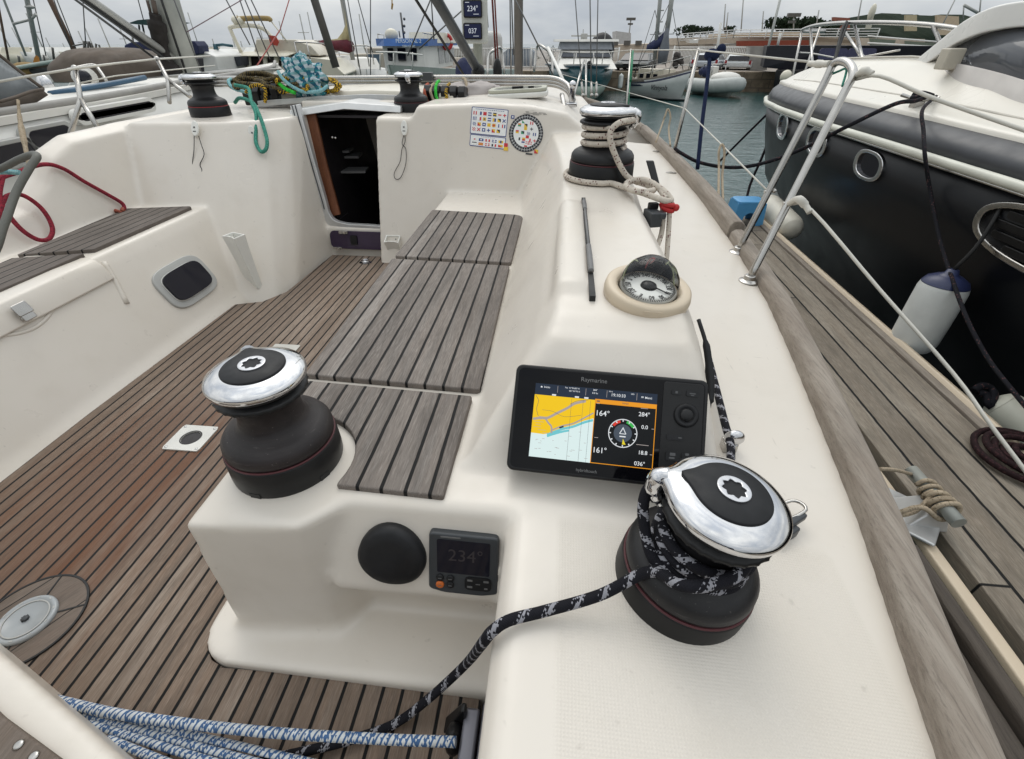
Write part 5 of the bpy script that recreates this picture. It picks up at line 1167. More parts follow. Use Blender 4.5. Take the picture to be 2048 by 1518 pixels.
wire([pT(1200,106,7.3), S2[1], S1[1], t1+Vector((-.01,.02,0))], 'upper white guard wire running forward from the gate stanchion', .0042)
wire([t2+Vector((.01,-.01,-.01)), pT(1760,152,1.36), pT(1850,190,1.28), pT(1950,226,1.22), pT(2120,285,1.12)], 'upper white guard wire running aft from the gate stanchion', .0052, n=4)
wire([k1+Vector((.01,0,0)), pT(1623,420,1.40), pT(1760,580,1.28), pT(1905,745,1.17), pT(1985,855,1.10), pT(2110,1020,1.02)], 'lower white guard wire running aft over the pontoon', .0048, n=4)
for nm, P, lb in (('terminal', [t2+Vector((.01,-.005,0)), pT(1728,142,1.40), pT(1745,148,1.385)], 'thick white lashing on the upper gate eye'), ('terminal', [k1+Vector((.004,0,0)), pT(1596,398,1.42), pT(1610,410,1.41), pT(1620,425,1.40)], 'white lashing on the lower gate eye'), ('terminal', [t1+Vector((-.01,.01,0)), pT(1640,128,1.59), pT(1618,127,1.63)], 'white sleeve on the forward upper wire end')):
    b = MB(); b.tube(P, [.010,.012,.009], 10, 6); tag(b.build('wire_terminal', M['wire']), lb, 'lifeline fitting')
def loop(u0, v0, u1, v1, u2, v2, t0, t1_, label):
    P = [pT(u1,v1,t1_), pT((u0*.7+u1*.3)-4, (v0*.55+v1*.45), t0), pT(u0-6,v0+14,t0), pT(u0,v0,t0), pT(u0+5,v0+16,t0), pT((u0*.7+u2*.3), (v0*.45+v2*.55), t0), pT(u2,v2,t1_)]
    rope('fender_loop', P, .0062, 'cord', label, 'rope')
    b = MB(); b.ball(pT(u0,v0+2,t0), .012, 10, 7); 
loop(1336,218,1312,284,1341,292,3.55,3.35,'tan rope loop on the guard wire nearer the cabin')
loop(1444,289,1437,396,1446,402,2.52,2.35,'tan rope loop on the guard wire just beyond the gate')
rope('fender_line', [pT(1420,112,2.95), pT(1416,150,2.95), pT(1410,200,2.96), pT(1402,265,2.98), pT(1395,338,3.0)], .0125, 'rope_navy', 'thick navy rope hanging straight from the upper guard wire', 'rope', 4)
b = MB(); q = pT(1424,110,2.95); b.ball(q, (.05,.03,.035), 12, 8); b.ball(q+Vector((.05,0,.03)), (.03,.02,.03), 10, 7); tag(b.build('hitch', M['rope_navy']), 'navy rope hitch on top of the upper guard wire', 'knot')
M['dark_plank'] = wood('dark_wet_plank', (.055,.045,.037), (.11,.092,.075))
# ---------------------------------------------------------------- pontoon
dock = thing('wooden_pontoon', 'weathered grey plank finger pontoon beside the yacht', 'pontoon', (1.3,1.5,DOCK_Z))
DL = [(-1.5,.86,1.50),(0,.86,1.655),(1.77,.86,1.735),(3.0,.86,1.62),(4.15,.86,1.545)]
DA = R(-1)
xi = lambda y: 1.215
xo = lambda y: 1.672-.008*y
M['dock'] = planks('weathered_pontoon', .122, 1.215, base=((.155,.132,.106),(.345,.305,.250),(.235,.195,.150)), seam=.085, seamcol=.010, joint=3.1, swell=.9, gsc=.7)
b = MB(); b.prism([(xi(-1.6),-1.6),(xo(-1.6),-1.6),(xo(4.2),4.2),(xi(4.2),4.2)], DOCK_Z-.05, DOCK_Z); b.build('deck_boards', M['dock'], dock, .004, 1)
b = MB(); b.loft([[(xo(y)+.004,y,DOCK_Z-.14),(xo(y)+.004,y,DOCK_Z+.010),(xo(y)+.045,y,DOCK_Z+.010),(xo(y)+.045,y,DOCK_Z-.14)] for y in (-1.6,4.2)]); b.build('outer_kerb', M['rail_wood'], dock, .004, 1)
b = MB(); b.loft([[(xo(y)+.048,y,DOCK_Z-.12),(xo(y)+.046,y,DOCK_Z+.0),(xo(y)+.062,y,DOCK_Z+.022),(xo(y)+.088,y,DOCK_Z+.012),(xo(y)+.092,y,DOCK_Z-.12)] for y in (-1.6,0,1,2,3,4.2)]); b.build('edge_fender', M['cream'], dock, .006, 2)
b = MB(); b.loft([[(xi(y)-.075,y,DOCK_Z-.030),(xi(y)-.072,y,DOCK_Z-.005),(xi(y)-.036,y,DOCK_Z-.005),(xi(y)-.034,y,DOCK_Z-.030)] for y in (-1.6,0,.6,1.0,4.2)]); b.build('inner_fender', M['cream'], dock, .006, 2)
b = MB()
for y in (-.6,1.2,3.0): b.box((1.44,y,DOCK_Z-.32), (.4,.9,.5))
b.build('float', plain('pontoon_float', (.12,.12,.11), .7), dock)
# dark wet gaps under the rail: fender board hung on the hull
cl2 = pz(1865,1000,DOCK_Z+.05); ck = thing('pontoon_cleat', 'grey galvanised pipe cleat lashed with rope on the pontoon edge', 'cleat', cl2)
e0_, e1_ = pz(1822,940,DOCK_Z+.085), pz(1918,1047,DOCK_Z+.085)
b = MB(); b.tube([e0_, e1_], .020, 16); b.build('pipe', plain('galvanised_grey', (.34,.35,.32), .55, .35, bump=.2), ck)
b = MB(); m_ = e0_.lerp(e1_,.6); b.loft([[m_+Vector((x,y,-.085)) for x, y in ((-.09,-.05),(.04,-.05),(.04,.07),(-.09,.07))], [m_+Vector((x,y,-.01)) for x, y in ((-.02,-.03),(.02,-.03),(.02,.03),(-.02,.03))]]); b.box(m_+Vector((-.05,.0,-.075)), (.16,.16,.012), 0, -.7); b.build('stand', M['alu'], ck, .005, 2)
dv = (e1_-e0_).normalized()
def coilon(f, n, R_, label):
    c = e0_.lerp(e1_, f); s1 = dv.cross(Vector((0,0,1))).normalized(); pts = [c+dv*(.010*k/3.0-.015)+(s1*math.cos(k*1.05)+Vector((0,0,1))*math.sin(k*1.05))*R_*(1+.08*math.sin(k*2.3)) for k in range(n)]
    return pts
rope('cleat_lashing', coilon(.38,14,.027,'')+[m_+Vector((-.06,-.02,-.03)), m_+Vector((-.11,-.03,-.05))], .0065, 'cord', 'tan rope turns round the upper part of the pipe cleat', n=4, seg=8)
rope('cleat_lashing', coilon(.62,18,.030,'')+[m_+Vector((-.07,-.03,.0)), m_+Vector((-.13,-.02,-.055)), m_+Vector((-.17,.05,-.07))], .0075, 'cord', 'tan rope knot round the middle of the pipe cleat', n=4, seg=8)
rope('spring_line', [pz(1760,938,-.90), pz(1790,940,-.98), pz(1822,948,DOCK_Z+.09)], .0055, 'cord', 'thin tan line from the hull to the pipe cleat', n=4, seg=8)
# coiled dark rope and white fender on the pontoon edge
rc = pz(2052,915,DOCK_Z+.02); b = MB(); P = []
for k in range(62):
    a = k*.5; r_ = .028+.0021*k; P.append(rc+Vector((r_*math.cos(a), r_*math.sin(a), .012+.010*math.sin(k*.31))))
b.tube(P, .011, 8, 3); tag(b.build('coiled_rope', rope_mat('maroon_coil', (.018,.008,.009), (.05,.02,.022), .3, .5, 8)), 'dark maroon mooring rope coiled flat on the pontoon edge', 'rope')
def fender(p0, p1, r, mats, label, parts=('body','end_cap'), cap='both'):
    p0 = Vector(p0); p1 = Vector(p1); ax = (p1-p0); L = ax.length; x = ax.normalized()
    side = x.cross(Vector((0,0,1))); side = side.normalized() if side.length > .01 else Vector((1,0,0))
    F_ = Matrix((side, x.cross(side)*-1, x)).transposed().to_4x4(); F_.translation = p0
    root = thing('boat_fender', label, 'fender', (p0+p1)/2, 'boat fenders')
    bd = MB(); bd.lathe([(r*.82,L*.06),(r*.95,L*.11),(r,L*.18),(r*1.01,L*.5),(r,L*.82),(r*.95,L*.88)], 28, F_, caps=False)
    bd.lathe([(.001,0),(r*.25,.001),(r*.55,L*.015),(r*.82,L*.06)], 28, F_, caps=False); bd.build('body', mats[0], root)
    bd = MB(); bd.lathe([(r*.953,L*.885),(r*.83,L*.94),(r*.52,L*.985),(r*.28,L*1.01),(r*.22,L*1.06),(r*.05,L*1.065)], 28, F_, caps=False); bd.build('end_cap', mats[1], root)
    return root
M['fender_w'] = plain('white_fender_vinyl', (.66,.68,.66), .35, var=.1, sc=9); M['fender_navy'] = plain('navy_fender_end', (.022,.030,.085), .4)
fender(pT(2120,905,1.92), pT(1985,800,2.06), .080, (plain('ivory_fender', (.70,.69,.58), .4), plain('ivory_fender_end', (.70,.69,.58), .4)), 'ivory fender lying along the outer pontoon edge')
rope('fender_lashing', [pT(1948,782,2.05), pT(1962,772,2.05), pT(1980,776,2.05), pT(1988,790,2.03), pT(1978,812,2.02), pT(1972,790,2.04), pT(1955,786,2.05)], .016, 'rope_dark', 'black lashing on the end of the ivory fender', n=4, seg=8)
lg = thing('fender_plank', 'dark weathered double plank hung between the hull and the pontoon', 'fender board', (.69,.1,-.85))
for x0, x1, zt in ((.615,.672,-.835),(.676,.716,-.815),(.720,.752,-.800)):
    b = MB(); b.loft([[(x0,y,zt-.07),(x0,y,zt-.008),(x0+.008,y,zt),(x1-.008,y,zt),(x1,y,zt-.008),(x1,y,zt-.07)] for y in (-.9,-.2,.3,.62)]); b.build('plank', M['dark_plank'], lg, .004, 1)
# blue step stool at the pontoon end
sp = pz(1478,452,DOCK_Z); stool = thing('step_stool', 'bright blue plastic step stool at the end of the pontoon', 'stool', sp)
blue = plain('blue_plastic', (.09,.34,.64), .4, var=.08)
SF = Matrix.Translation(Vector((1.535,4.02,DOCK_Z))) @ Matrix.Rotation(R(4), 4, 'Z') @ Matrix.Scale(.74, 4)
b = MB()
b.loft([[SF @ Vector((x,y,z)) for x, y in rrect(w_,d_,r_,5)] for w_, d_, z, r_ in ((.30,.24,.222,.06),(.31,.25,.232,.06),(.30,.24,.248,.05),(.27,.21,.252,.045))]); b.build('top', blue, stool, .003, 2)
def legwall(Mx, w0, w1, hh, aw, ah):
    n = 10; arch = [(aw*math.cos(math.pi*k/n), ah*(math.sin(math.pi*k/n)**.7)) for k in range(n+1)]
    out = [(w0/2,0)]+[(w1/2,hh),(-w1/2,hh)]+[(-w0/2,0)]+[(x,y) for x, y in arch[::-1]]
    out = [(-w0/2,0)]+[(x,y) for x, y in arch[::-1]]+[(w0/2,0),(w1/2,hh),(-w1/2,hh)]
    return out
for (ang_, dd, ww, aw) in ((0,.122,.33,.075),(90,.152,.27,.05),(180,.122,.33,.075),(270,.152,.27,.05)):
    Mx = SF @ Matrix.Rotation(R(ang_), 4, 'Z') @ Matrix.Translation((0,-dd-.012,0)) @ Matrix.Rotation(R(90-4), 4, 'X')
    b = MB(); b.prism(legwall(Mx, ww, ww*.9, .232, aw, .135), -.004, .004, 0, Mx); b.build('leg_panel', blue, stool, .002, 2)
# white buoy fender behind the stool, at the pontoon corner
fender(pz(1560,470,DOCK_Z-.02)+Vector((.05,-.1,.06)), pz(1530,440,DOCK_Z+.0)+Vector((.06,.25,.08)), .095, (plain('cream_corner_fender', (.66,.63,.54), .45), plain('cream_corner_end', (.60,.57,.48), .45)), 'cream corner fender lying on the pontoon end behind the stool')
# ---------------------------------------------------------------- black motor yacht on the far side of the pontoon
BOW = Vector((2.47,6.25,0)); AFT = Vector((math.sin(R(9.5)),-math.cos(R(9.5)),0)); STB = Vector((math.cos(R(9.5)),math.sin(R(9.5)),0))
pb_ = thing('motor_yacht', 'black and white motor yacht moored on the right beyond the pontoon', 'motor yacht', BOW+AFT*5+Vector((0,0,WATER)))
def P_(s, w, z): q = BOW+AFT*s+STB*w; return Vector((q.x,q.y,z))
HB = [(0,.02),(.12,.20),(.35,.42),(.8,.66),(1.4,.86),(2.2,1.04),(3.1,1.17),(4.2,1.29),(5.5,1.38),(7.5,1.45),(12,1.45)]
hb = lambda s: lerp(s, HB)
RZ = [(0,-.465),(1.5,-.455),(3.0,-.455),(4.2,-.475),(6,-.53),(12,-.58)]
rz = lambda s: lerp(s, RZ)
SS = [0,.05,.12,.22,.35,.55,.8,1.1,1.4,1.8,2.2,2.6,3.1,3.6,4.2,4.8,5.5,6.5,7.5,9.5,12]
m = MB(); secs = []
for s in SS:
    h0, z0 = hb(s), rz(s); st_ = .75*max(0,1-s/3.0)   # stem rake
    wl = max(.012, h0*(.40+.45*min(1,s/5)))
    f = lambda w_: min(1, w_)
    rows = [(h0,z0,0),(h0*.975,z0-.25,.14),(h0*.90-.0,z0-.6,.38),(max(.012,(wl+h0*.75)/2),(z0+WATER)/2-.25,.60),(wl,WATER,.85),(wl*.6,WATER-.5,1.1)]
    L_ = [P_(s+st_*k, -w_, z) for w_, z, k in rows]; R_ = [P_(s+st_*k, w_, z) for w_, z, k in rows]
    secs.append(L_+R_[::-1])
m.loft(secs, 0, True); hull_o = m.build('hull', plain('black_hull', (.0065,.0072,.009), .34, var=.12, sc=2, spec=.22), pb_)
from mathutils.bvhtree import BVHTree
HT = BVHTree.FromPolygons(m.v, m.f)
# slate band between rubbing strake and deck edge
TZ = [(0,-.345),(.5,-.325),(1.5,-.315),(3,-.325),(4.2,-.355),(6,-.41),(12,-.45)]
tz = lambda s: lerp(s, TZ)
ins = lambda s: min(.10, .02+.10*s)
m = MB(); m.loft([[P_(s, -hb(s)-.004, rz(s)+.01), P_(s+.02, -max(.012,hb(s)-ins(s)*.35), (rz(s)+tz(s))/2+.02), P_(s+.06, -max(.01,hb(s)-ins(s)), tz(s)), P_(s+.06, max(.01,hb(s)-ins(s)), tz(s)), P_(s+.02, max(.012,hb(s)-ins(s)*.35), (rz(s)+tz(s))/2+.02), P_(s, hb(s)+.004, rz(s)+.01)] for s in SS], 0, True)
m.build('gunwale_band', plain('slate_band', (.036,.039,.046), .42, var=.1), pb_)
m = MB(); m.tube([P_(s, -hb(s)-.012, rz(s)) for s in SS[::-1]]+[P_(s, hb(s)+.012, rz(s)) for s in SS[1:]], .021, 12, 4); rs = m.build('rubbing_strake', plain('ivory_strake', (.60,.60,.52), .35), pb_)
m = MB(); m.tube([P_(s, -hb(s)-.014, rz(s)-.024) for s in SS[::-1]], .007, 8, 4); m.build('strake_insert', M['steel'], rs)
# white deck: edge, side deck and coachroof rising aft
def dz(s, f):                        # height at lateral fraction f (0 centre, 1 edge)
    rise = lerp(s, [(0,.01),(.35,.06),(.7,.125),(1.3,.20),(2.2,.235),(3.0,.225),(3.8,.165),(4.6,.10),(6,.04),(12,.03)])
    k = max(0, min(1, (1-f)/.40)); k = k*k*(3-2*k)
    return tz(s)+.012+rise*k
m = MB(); secs = []
FR = [1,.985,.96,.92,.85,.78,.70,.6,.5,.35,.15]
for s in [.05]+SS[2:]:
    e = max(.012, hb(s)-ins(s)+.006); row = []
    for f in FR: row.append(P_(s+.06, -e*f, dz(s,f)+(.012 if .9 < f < .99 else 0)))
    for f in FR[::-1]: row.append(P_(s+.06, e*f, dz(s,f)+(.012 if .9 < f < .99 else 0)))
    row.append(P_(s+.06, e, tz(s)-.05)); row.append(P_(s+.06, -e, tz(s)-.05))
    secs.append(row)
m.loft(secs, 0, True); DTREE = BVHTree.FromPolygons(m.v, m.f); dk_ = m.build('deck', plain('motor_yacht_gelcoat', (.72,.685,.61), .3, var=.07, sc=1.2), pb_)
m = MB()
for fq in (.63,.88):
    m.tube([P_(s+.06, -max(.012,hb(s)-ins(s)+.006)*fq, dz(s,fq)+.004) for s in SS[6:]], .007, 6)
m.build('moulding_line', plain('grey_cream_line', (.50,.47,.41), .5), dk_)
# windscreen arch and glass
ar = [pT(1835,132,3.0), pT(1880,98,2.8), pT(1920,68,2.65), pT(1965,46,2.5), pT(2010,34,2.4), pT(2070,28,2.3), pT(2200,30,2.1)]
m = MB(); sec = []
C_ = catmull(ar, 5)
for k, p in enumerate(C_):
    w_ = .045+.012*math.sin(k*.1); sec.append([p+Vector(q)*1.0 for q in ((-.03,-.02,-w_),(-.03,-.02,w_),(.05,.04,w_*1.1),(.05,.04,-w_))])
m.loft(sec, 0, True); m.build('windscreen_arch', M['white_paint'], pb_, .01, 2)
gb = [pT(1872,126,2.75), pT(1925,136,2.5), pT(1990,152,2.3), pT(2070,176,2.1), pT(2200,200,1.9)]
G2 = catmull(gb, 6); C2 = [C_[int(k*(len(C_)-1)/(len(G2)-1))] for k in range(len(G2))]
m = MB(); m.loft([[a+Vector((.05,.03,-.02)), b_+Vector((.03,.02,0)), b_+Vector((.036,.026,0)), a+Vector((.056,.036,-.02))] for a, b_ in zip(C2, G2)], 0, True); m.build('windscreen', M['glass_grey'], pb_)
m = MB(); G0 = [p for p in G2]; m.loft([[p+Vector((.02,.0,.01)), p+Vector((.02,.0,-.30)), p+Vector((.10,.06,-.30)), p+Vector((.10,.06,.01))] for p in G0], 0, True); m.build('cabin_side', plain('grey_cabin_side', (.50,.47,.44), .5), pb_)
m = MB(); q = pT(1898,118,2.6); m.loft([[q+Vector((x,y,z)) for x, y in ((-.04,-.04),(.05,-.04),(.05,.04),(-.04,.04))] for z in (-.05,.05)]); m.build('locker_box', plain('beige_box', (.50,.46,.38), .5), pb_, .008, 2)
# pulpit rail
def hand(label_name, pts, r, n=6):
    m = MB(); m.tube(pts, r, 10, n); return m.build(label_name, M['steel'], pb_)
top = [pT(2120,112,2.35), pT(2048,90,2.55), pT(1960,66,2.85), pT(1860,50,3.25), pT(1760,45,3.75), pT(1680,46,4.3), pT(1630,51,4.8), pT(1604,60,5.25), pT(1612,63,5.5), pT(1650,62,5.65)]
hand('pulpit_rail', top, .016)
for a, b_ in (((1605,58,5.22),(1581,171,5.28)), ((1621,53,4.92),(1627,175,4.62)), ((1708,46,4.12),(1742,191,3.35)), ((1866,51,3.22),(1941,232,2.62)), ((1640,55,5.4),(1600,172,5.45)), ((1690,64,4.9),(1722,112,4.4))):
    p0, p1 = pT(*a), pT(*b_); m = MB(); m.tube([p0, p1], .0125, 10); 
    m.lathe([(.03,0),(.028,.008),(.015,.012)], 14, Matrix.Translation(p1)); m.build('rail_leg', M['steel'], pb_)
hand('mid_rail', [pT(1600,105,5.25), pT(1625,107,4.8), pT(1690,118,4.2), pT(1735,112,3.9), pT(1800,100,3.7)], .007)
# portholes on the black side, long vent window
def side(u, v, push=0.0):
    r = ray(u, v); hit, n, i, d = HT.ray_cast(Vector((0,0,0)), r.normalized())
    if n.dot(r) > 0: n = -n
    return hit+n*push, n
def side_frame(u, v):
    c, n = side(u, v); td = AFT-n*AFT.dot(n); F_ = frame(c, td, n.cross(td))
    if F_.to_3x3().col[2].dot(n) < 0: F_ = frame(c, -td, n.cross(-td))
    return F_
for (u, v, rx_, ry_) in ((1568,252,.13,.10),(1636,284,.15,.092),(1740,330,.150,.082)):
    F_ = side_frame(u, v)
    m = MB(); ring(m, oval(rx_,ry_,36,2.5), oval(rx_*.76,ry_*.76,36,2.5), -.05, .018, F_); o = m.build('porthole', M['chrome'], pb_, .005, 3)
    m = MB(); m.prism(oval(rx_*.77,ry_*.77,36,2.5), -.05, .002, 0, F_); m.build('pane', M['glass_dark'], o)
F_ = side_frame(2000,450) @ Matrix.Translation((.0,0,.0)); F_ = F_ @ Matrix.Translation((.28*(1 if F_.to_3x3().col[0].dot(AFT) > 0 else -1),0,0))
m = MB(); ring(m, oval(.40,.125,44,2.4), oval(.365,.098,44,2.4), -.06, .02, F_); o = m.build('vent_window', M['steel'], pb_, .006, 3)
m = MB(); m.prism(oval(.37,.103,44,2.4), -.06, -.012, 0, F_); m.build('surround', M['white_paint'], o)
for yy, l_ in ((.055,.27),(.01,.33),(-.035,.30),(-.075,.22)):
    m = MB(); m.prism(rrect(l_*2,.032,.012,4,.01,yy), -.03, .012, 0, F_); m.build('louvre', M['black'], o, .003, 2)
# deck cleat and mooring lines
_c = DTREE.ray_cast(Vector((0,0,0)), ray(1832,212).normalized())[0]; cq = _c+Vector((0,0,.03)); TCQ = cq.y/ray(1838,207).y; cl3 = thing('deck_cleat', 'steel cleat on the white deck edge of the motor yacht', 'cleat', cq)
m = MB(); m.tube([cq+Vector((-.07,.06,.02)), cq, cq+Vector((.06,-.07,.015))], .010, 10, 3); m.box(cq+Vector((0,0,-.03)), (.05,.05,.05)); m.build('horn', M['steel'], cl3, .004, 2)
rope('mooring_line', [cq+Vector((.03,0,.02)), cq+Vector((-.05,-.06,.0)), pT(1790,208,TCQ-.10), pT(1700,250,TCQ-.02), pT(1600,300,2.85), pT(1520,328,2.95), pT(1460,335,3.05), pT(1400,325,3.1), pT(1362,306,3.15), pT(1350,297,3.18)], .011, 'rope_dark', 'black mooring line sagging from the motor yacht to the yacht rail', n=8, seg=10)
_h = side(1852,335)[0]; TB1 = _h.y/ray(1852,335).y+.02
def tmix(u, v, t, push=.05):
    h = side(u, v)[0]; return pT(u, v, min(t, h.y/ray(u,v).y-push))
rope('mooring_line', [cq+Vector((.05,-.05,.02)), pT(1845,220,TB1), pT(1847,262,TB1-.07), pT(1850,312,TB1-.13), tmix(1860,380,2.35), tmix(1880,480,2.2), tmix(1905,560,2.08), tmix(1935,640,1.95), tmix(1975,715,1.85), tmix(2020,775,1.75), pT(2070,835,1.66)], .0085, 'rope_dark', 'black mooring line with red flecks hanging down the black hull', n=8, seg=10)
rope('cleat_turns', [cq+Vector((.02*math.cos(a)-.004*a+.03, .03*math.sin(a)+.004*a-.02, .02+.012*math.sin(a*.5))) for a in [k*.7 for k in range(20)]], .013, 'rope_dark', 'black rope turns on the motor yacht cleat', n=4, seg=8)
rope('bow_line', [pT(1556,207,4.95), pT(1500,262,5.2), pT(1440,322,5.6)], .012, 'rope_dark', 'dark bow line slanting left down to the water', n=2, seg=8)
rope('bow_line', [pT(1558,212,4.95), pT(1530,300,5.0), pT(1500,370,5.05), pT(1490,420,5.0)], .013, 'rope_dark', 'dark bow line dropping behind the blue stool', n=3, seg=8)
rope('rail_tie', [pT(1693,44,4.15), pT(1684,60,4.1), pT(1672,110,4.0), pT(1668,128,3.95), pT(1676,100,4.02), pT(1690,60,4.1), pT(1695,46,4.15)], .012, 'thin_black', 'black rope tied over the motor yacht pulpit rail', n=5, seg=8)
# fenders hanging on its side
ft = side(1962,537,.12)[0]; fb_ = ft+Vector((-.01,-.02,-.40))
fender(fb_, ft, .098, (M['fender_w'], M['fender_navy']), 'white fender with navy end hanging against the black hull')
rope('fender_line', [ft+Vector((.0,0,.02)), side(1990,475,.05)[0], side(2030,360,.04)[0], pT(2052,300,1.95)], .008, 'thin_black', 'thin black line holding the navy-ended fender', n=4, seg=8)
_ft = pT(1585,338,4.25); fender(_ft+Vector((-.02,-.02,-.40)), _ft, .135, (M['fender_w'], M['fender_w']), 'large white fender hanging under the motor yacht bow')
rope('fender_line', [_ft, pT(1600,290,4.2), pT(1618,222,4.15)], .010, 'thin_black', 'black line holding the fender under the bow', n=3, seg=8)
# ---------------------------------------------------------------- background helpers
M['hull_white'] = plain('white_hull', (.74,.73,.69), .35, var=.1, sc=1.5)
M['hull_cream'] = plain('cream_hull', (.68,.64,.52), .35, var=.1, sc=1.5)
M['deck_white'] = plain('white_deck', (.72,.70,.65), .45, var=.1, sc=2)
M['spar_grey'] = plain('grey_spar', (.40,.40,.38), .4, .2, var=.1)
M['spar_dark'] = plain('dark_spar', (.10,.095,.085), .5, var=.2)
M['spar_brown'] = plain('brown_spar', (.17,.105,.075), .6, var=.2)
M['canvas_navy'] = plain('navy_canvas', (.018,.025,.075), .8, var=.25, sc=5)
M['canvas_green'] = plain('dark_green_canvas', (.012,.045,.045), .8, var=.25, sc=5)
M['canvas_taupe'] = plain('taupe_canvas', (.115,.090,.070), .85, var=.3, sc=4)
M['canvas_red'] = plain('maroon_canvas', (.10,.012,.022), .8, var=.25, sc=5)
M['canvas_tan'] = plain('tan_canvas', (.42,.36,.20), .8, var=.25, sc=5)
M['clear_pvc'] = plain('clear_window_sheet', (.24,.26,.27), .2, var=.15, sc=4)
M['concrete'] = plain('pale_concrete', (.43,.38,.32), .8, var=.2, sc=.6)
M['orange'] = plain('orange_plastic', (.55,.10,.03), .6)
M['pink_line'] = plain('pink_line', (.55,.16,.15), .6)
def wdt(u, v, Y, px):            # metres across px pixels at that place
    return px/FPX*(pY(u,v,Y).y/ray(u,v).y)
def spar(u0, v0, u1, v1, Y, px, mat, label, Y1=None, ext=0.0, name='boat_mast', cat='mast', group=None, seg=10):
    p0 = pY(u0,v0,Y); p1 = pY(u1,v1,Y1 or Y); p1 = p1+(p1-p0)*ext
    b = MB(); r = wdt(u0,v0,Y,px)/2; b.tube([p0,p0.lerp(p1,.5),p1], r, seg)
    o = b.build(name, M[mat] if isinstance(mat, str) else mat); 
    return tag(o, label, cat, group)
def rig(u0, v0, u1, v1, Y, label, px=2.2, mat='wire_dk', Y1=None, ext=0.3):
    return spar(u0,v0,u1,v1,Y,px,mat,label,Y1,ext,'rigging_wire','rigging','rigging wires of the moored boats',6)
def LM(u, v, Y, hdg, z=WATER):
    """local frame: x forward along hdg (degrees from +x), y to its left, z up from z"""
    q = pY(u,v,Y); return Matrix.Translation((q.x,q.y,z)) @ Matrix.Rotation(R(hdg), 4, 'Z')
def hullb(mb, T, L, B, fs, fb, mi=0, rake=.12, fullness=2.6, wl=.72, x0=0.0, z0=-.3, zcut=None):
    """planing or displacement hull from stern x0 to bow x0+L; fs, fb freeboard at stern and bow"""
    secs = []; N = 16
    for k in range(N+1):
        s = k/N; x = x0+L*s*(1-rake)
        w = B/2*(1-s**fullness)**.75 if s < 1 else 0
        w = max(w, .012); zt = fs+(fb-fs)*s*s
        if zcut: zt = min(zt, zcut)
        dx = lambda f: L*rake*f*s*s
        row = [(x+dx(1), w, zt), (x+dx(.75), w*.96, zt*.6), (x+dx(.35), w*(wl+.12)*(1-.35*s), .12*zt), (x, w*wl*(1-.6*s), 0), (x, w*.25, z0)]
        secs.append([T @ Vector((a,-b_,c)) for a, b_, c in row]+[T @ Vector((a,b_,c)) for a, b_, c in row[::-1]])
    mb.loft(secs, mi, True); return mb
def deckline(L, B, fs, fb, s, rake=.12, fullness=2.6, x0=0.0):
    w = B/2*(1-s**fullness)**.75 if s < 1 else 0
    return x0+L*s*(1-rake)+L*rake*s*s, max(w,.01), fs+(fb-fs)*s*s
def railing(name, T, pts, r, root, posts=None, drop=.4, mat='steel', mid=False):
    b = MB(); P = [T @ Vector(p) for p in pts]; b.tube(P, r, 8)
    if mid: b.tube([p-Vector((0,0,drop/2)) for p in P], r*.7, 6)
    for p in P: b.tube([p, p-Vector((0,0,drop))], r, 6)
    return b.build(name, M[mat], root)
def tbox(b, T, c, d, mi=0): return b.box(c, d, mi, 0, T)
def cabin(b, T, x0, x1, w0, w1, z0, z1, fr=.5, br=.1, mi=0):
    """tapered deckhouse: front raked by fr, back by br"""
    return b.loft([[T @ Vector(p) for p in ((x0,-w0/2,z0),(x1,-w0/2,z0),(x1,w0/2,z0),(x0,w0/2,z0))],[T @ Vector(p) for p in ((x0+br,-w1/2,z1),(x1-fr,-w1/2,z1),(x1-fr,w1/2,z1),(x0+br,w1/2,z1))]], mi)
# ---------------------------------------------------------------- teal hulled motor cruiser, bow on
def zof(u, v, Y): return pY(u,v,Y).z-WATER
Y0 = 20.0; T = LM(1172,190,Y0,-88); tb = thing('motor_cruiser', 'teal hulled motor cruiser with grey screen, bow on beyond the coachroof', 'motor boat', T.translation)
fbw = zof(1178,134,Y0)
TB = T @ Matrix.Translation((-6.2,0,0))
b = MB(); hullb(b, TB, 6.6, 2.75, fbw*.82, fbw, 0, .14, 3.2, .8); b.build('hull', plain('teal_hull', (.012,.085,.105), .3, var=.15), tb)
b = MB(); hullb(b, TB @ Matrix.Translation((0,0,0)), 6.62, 2.3, fbw*.36, fbw*.48, 0, .03, 2.8, .85); b.build('boot_bottom', plain('pale_green_bottom', (.30,.38,.32), .5), tb)
b = MB(); hullb(b, TB @ Matrix.Translation((0,0,fbw*.86)), 6.72, 2.86, .12, .26, 0, .14, 3.2, .98, z0=-.02); b.build('gunwale', M['deck_white'], tb)
b = MB(); hullb(b, TB @ Matrix.Translation((0,0,fbw*.90)), 6.745, 2.90, .05, .16, 0, .14, 3.2, .99, z0=.06); b.build('cove_stripe', plain('blue_stripe', (.04,.12,.18), .4), tb)
zc = fbw+.02; zr = zof(1172,90,Y0); zw = zof(1172,118,Y0); zt = zof(1172,103,Y0)
b = MB(); cabin(b, TB, 1.2, 5.6, 2.2, 1.9, zc-.1, zw, 1.0, .2); b.build('coachroof', M['deck_white'], tb)
b = MB(); cabin(b, TB, 1.4, 4.65, 2.0, 1.75, zw-.02, zt+.05, .55, .2); wh = b.build('wheelhouse', M['deck_white'], tb)
b = MB()
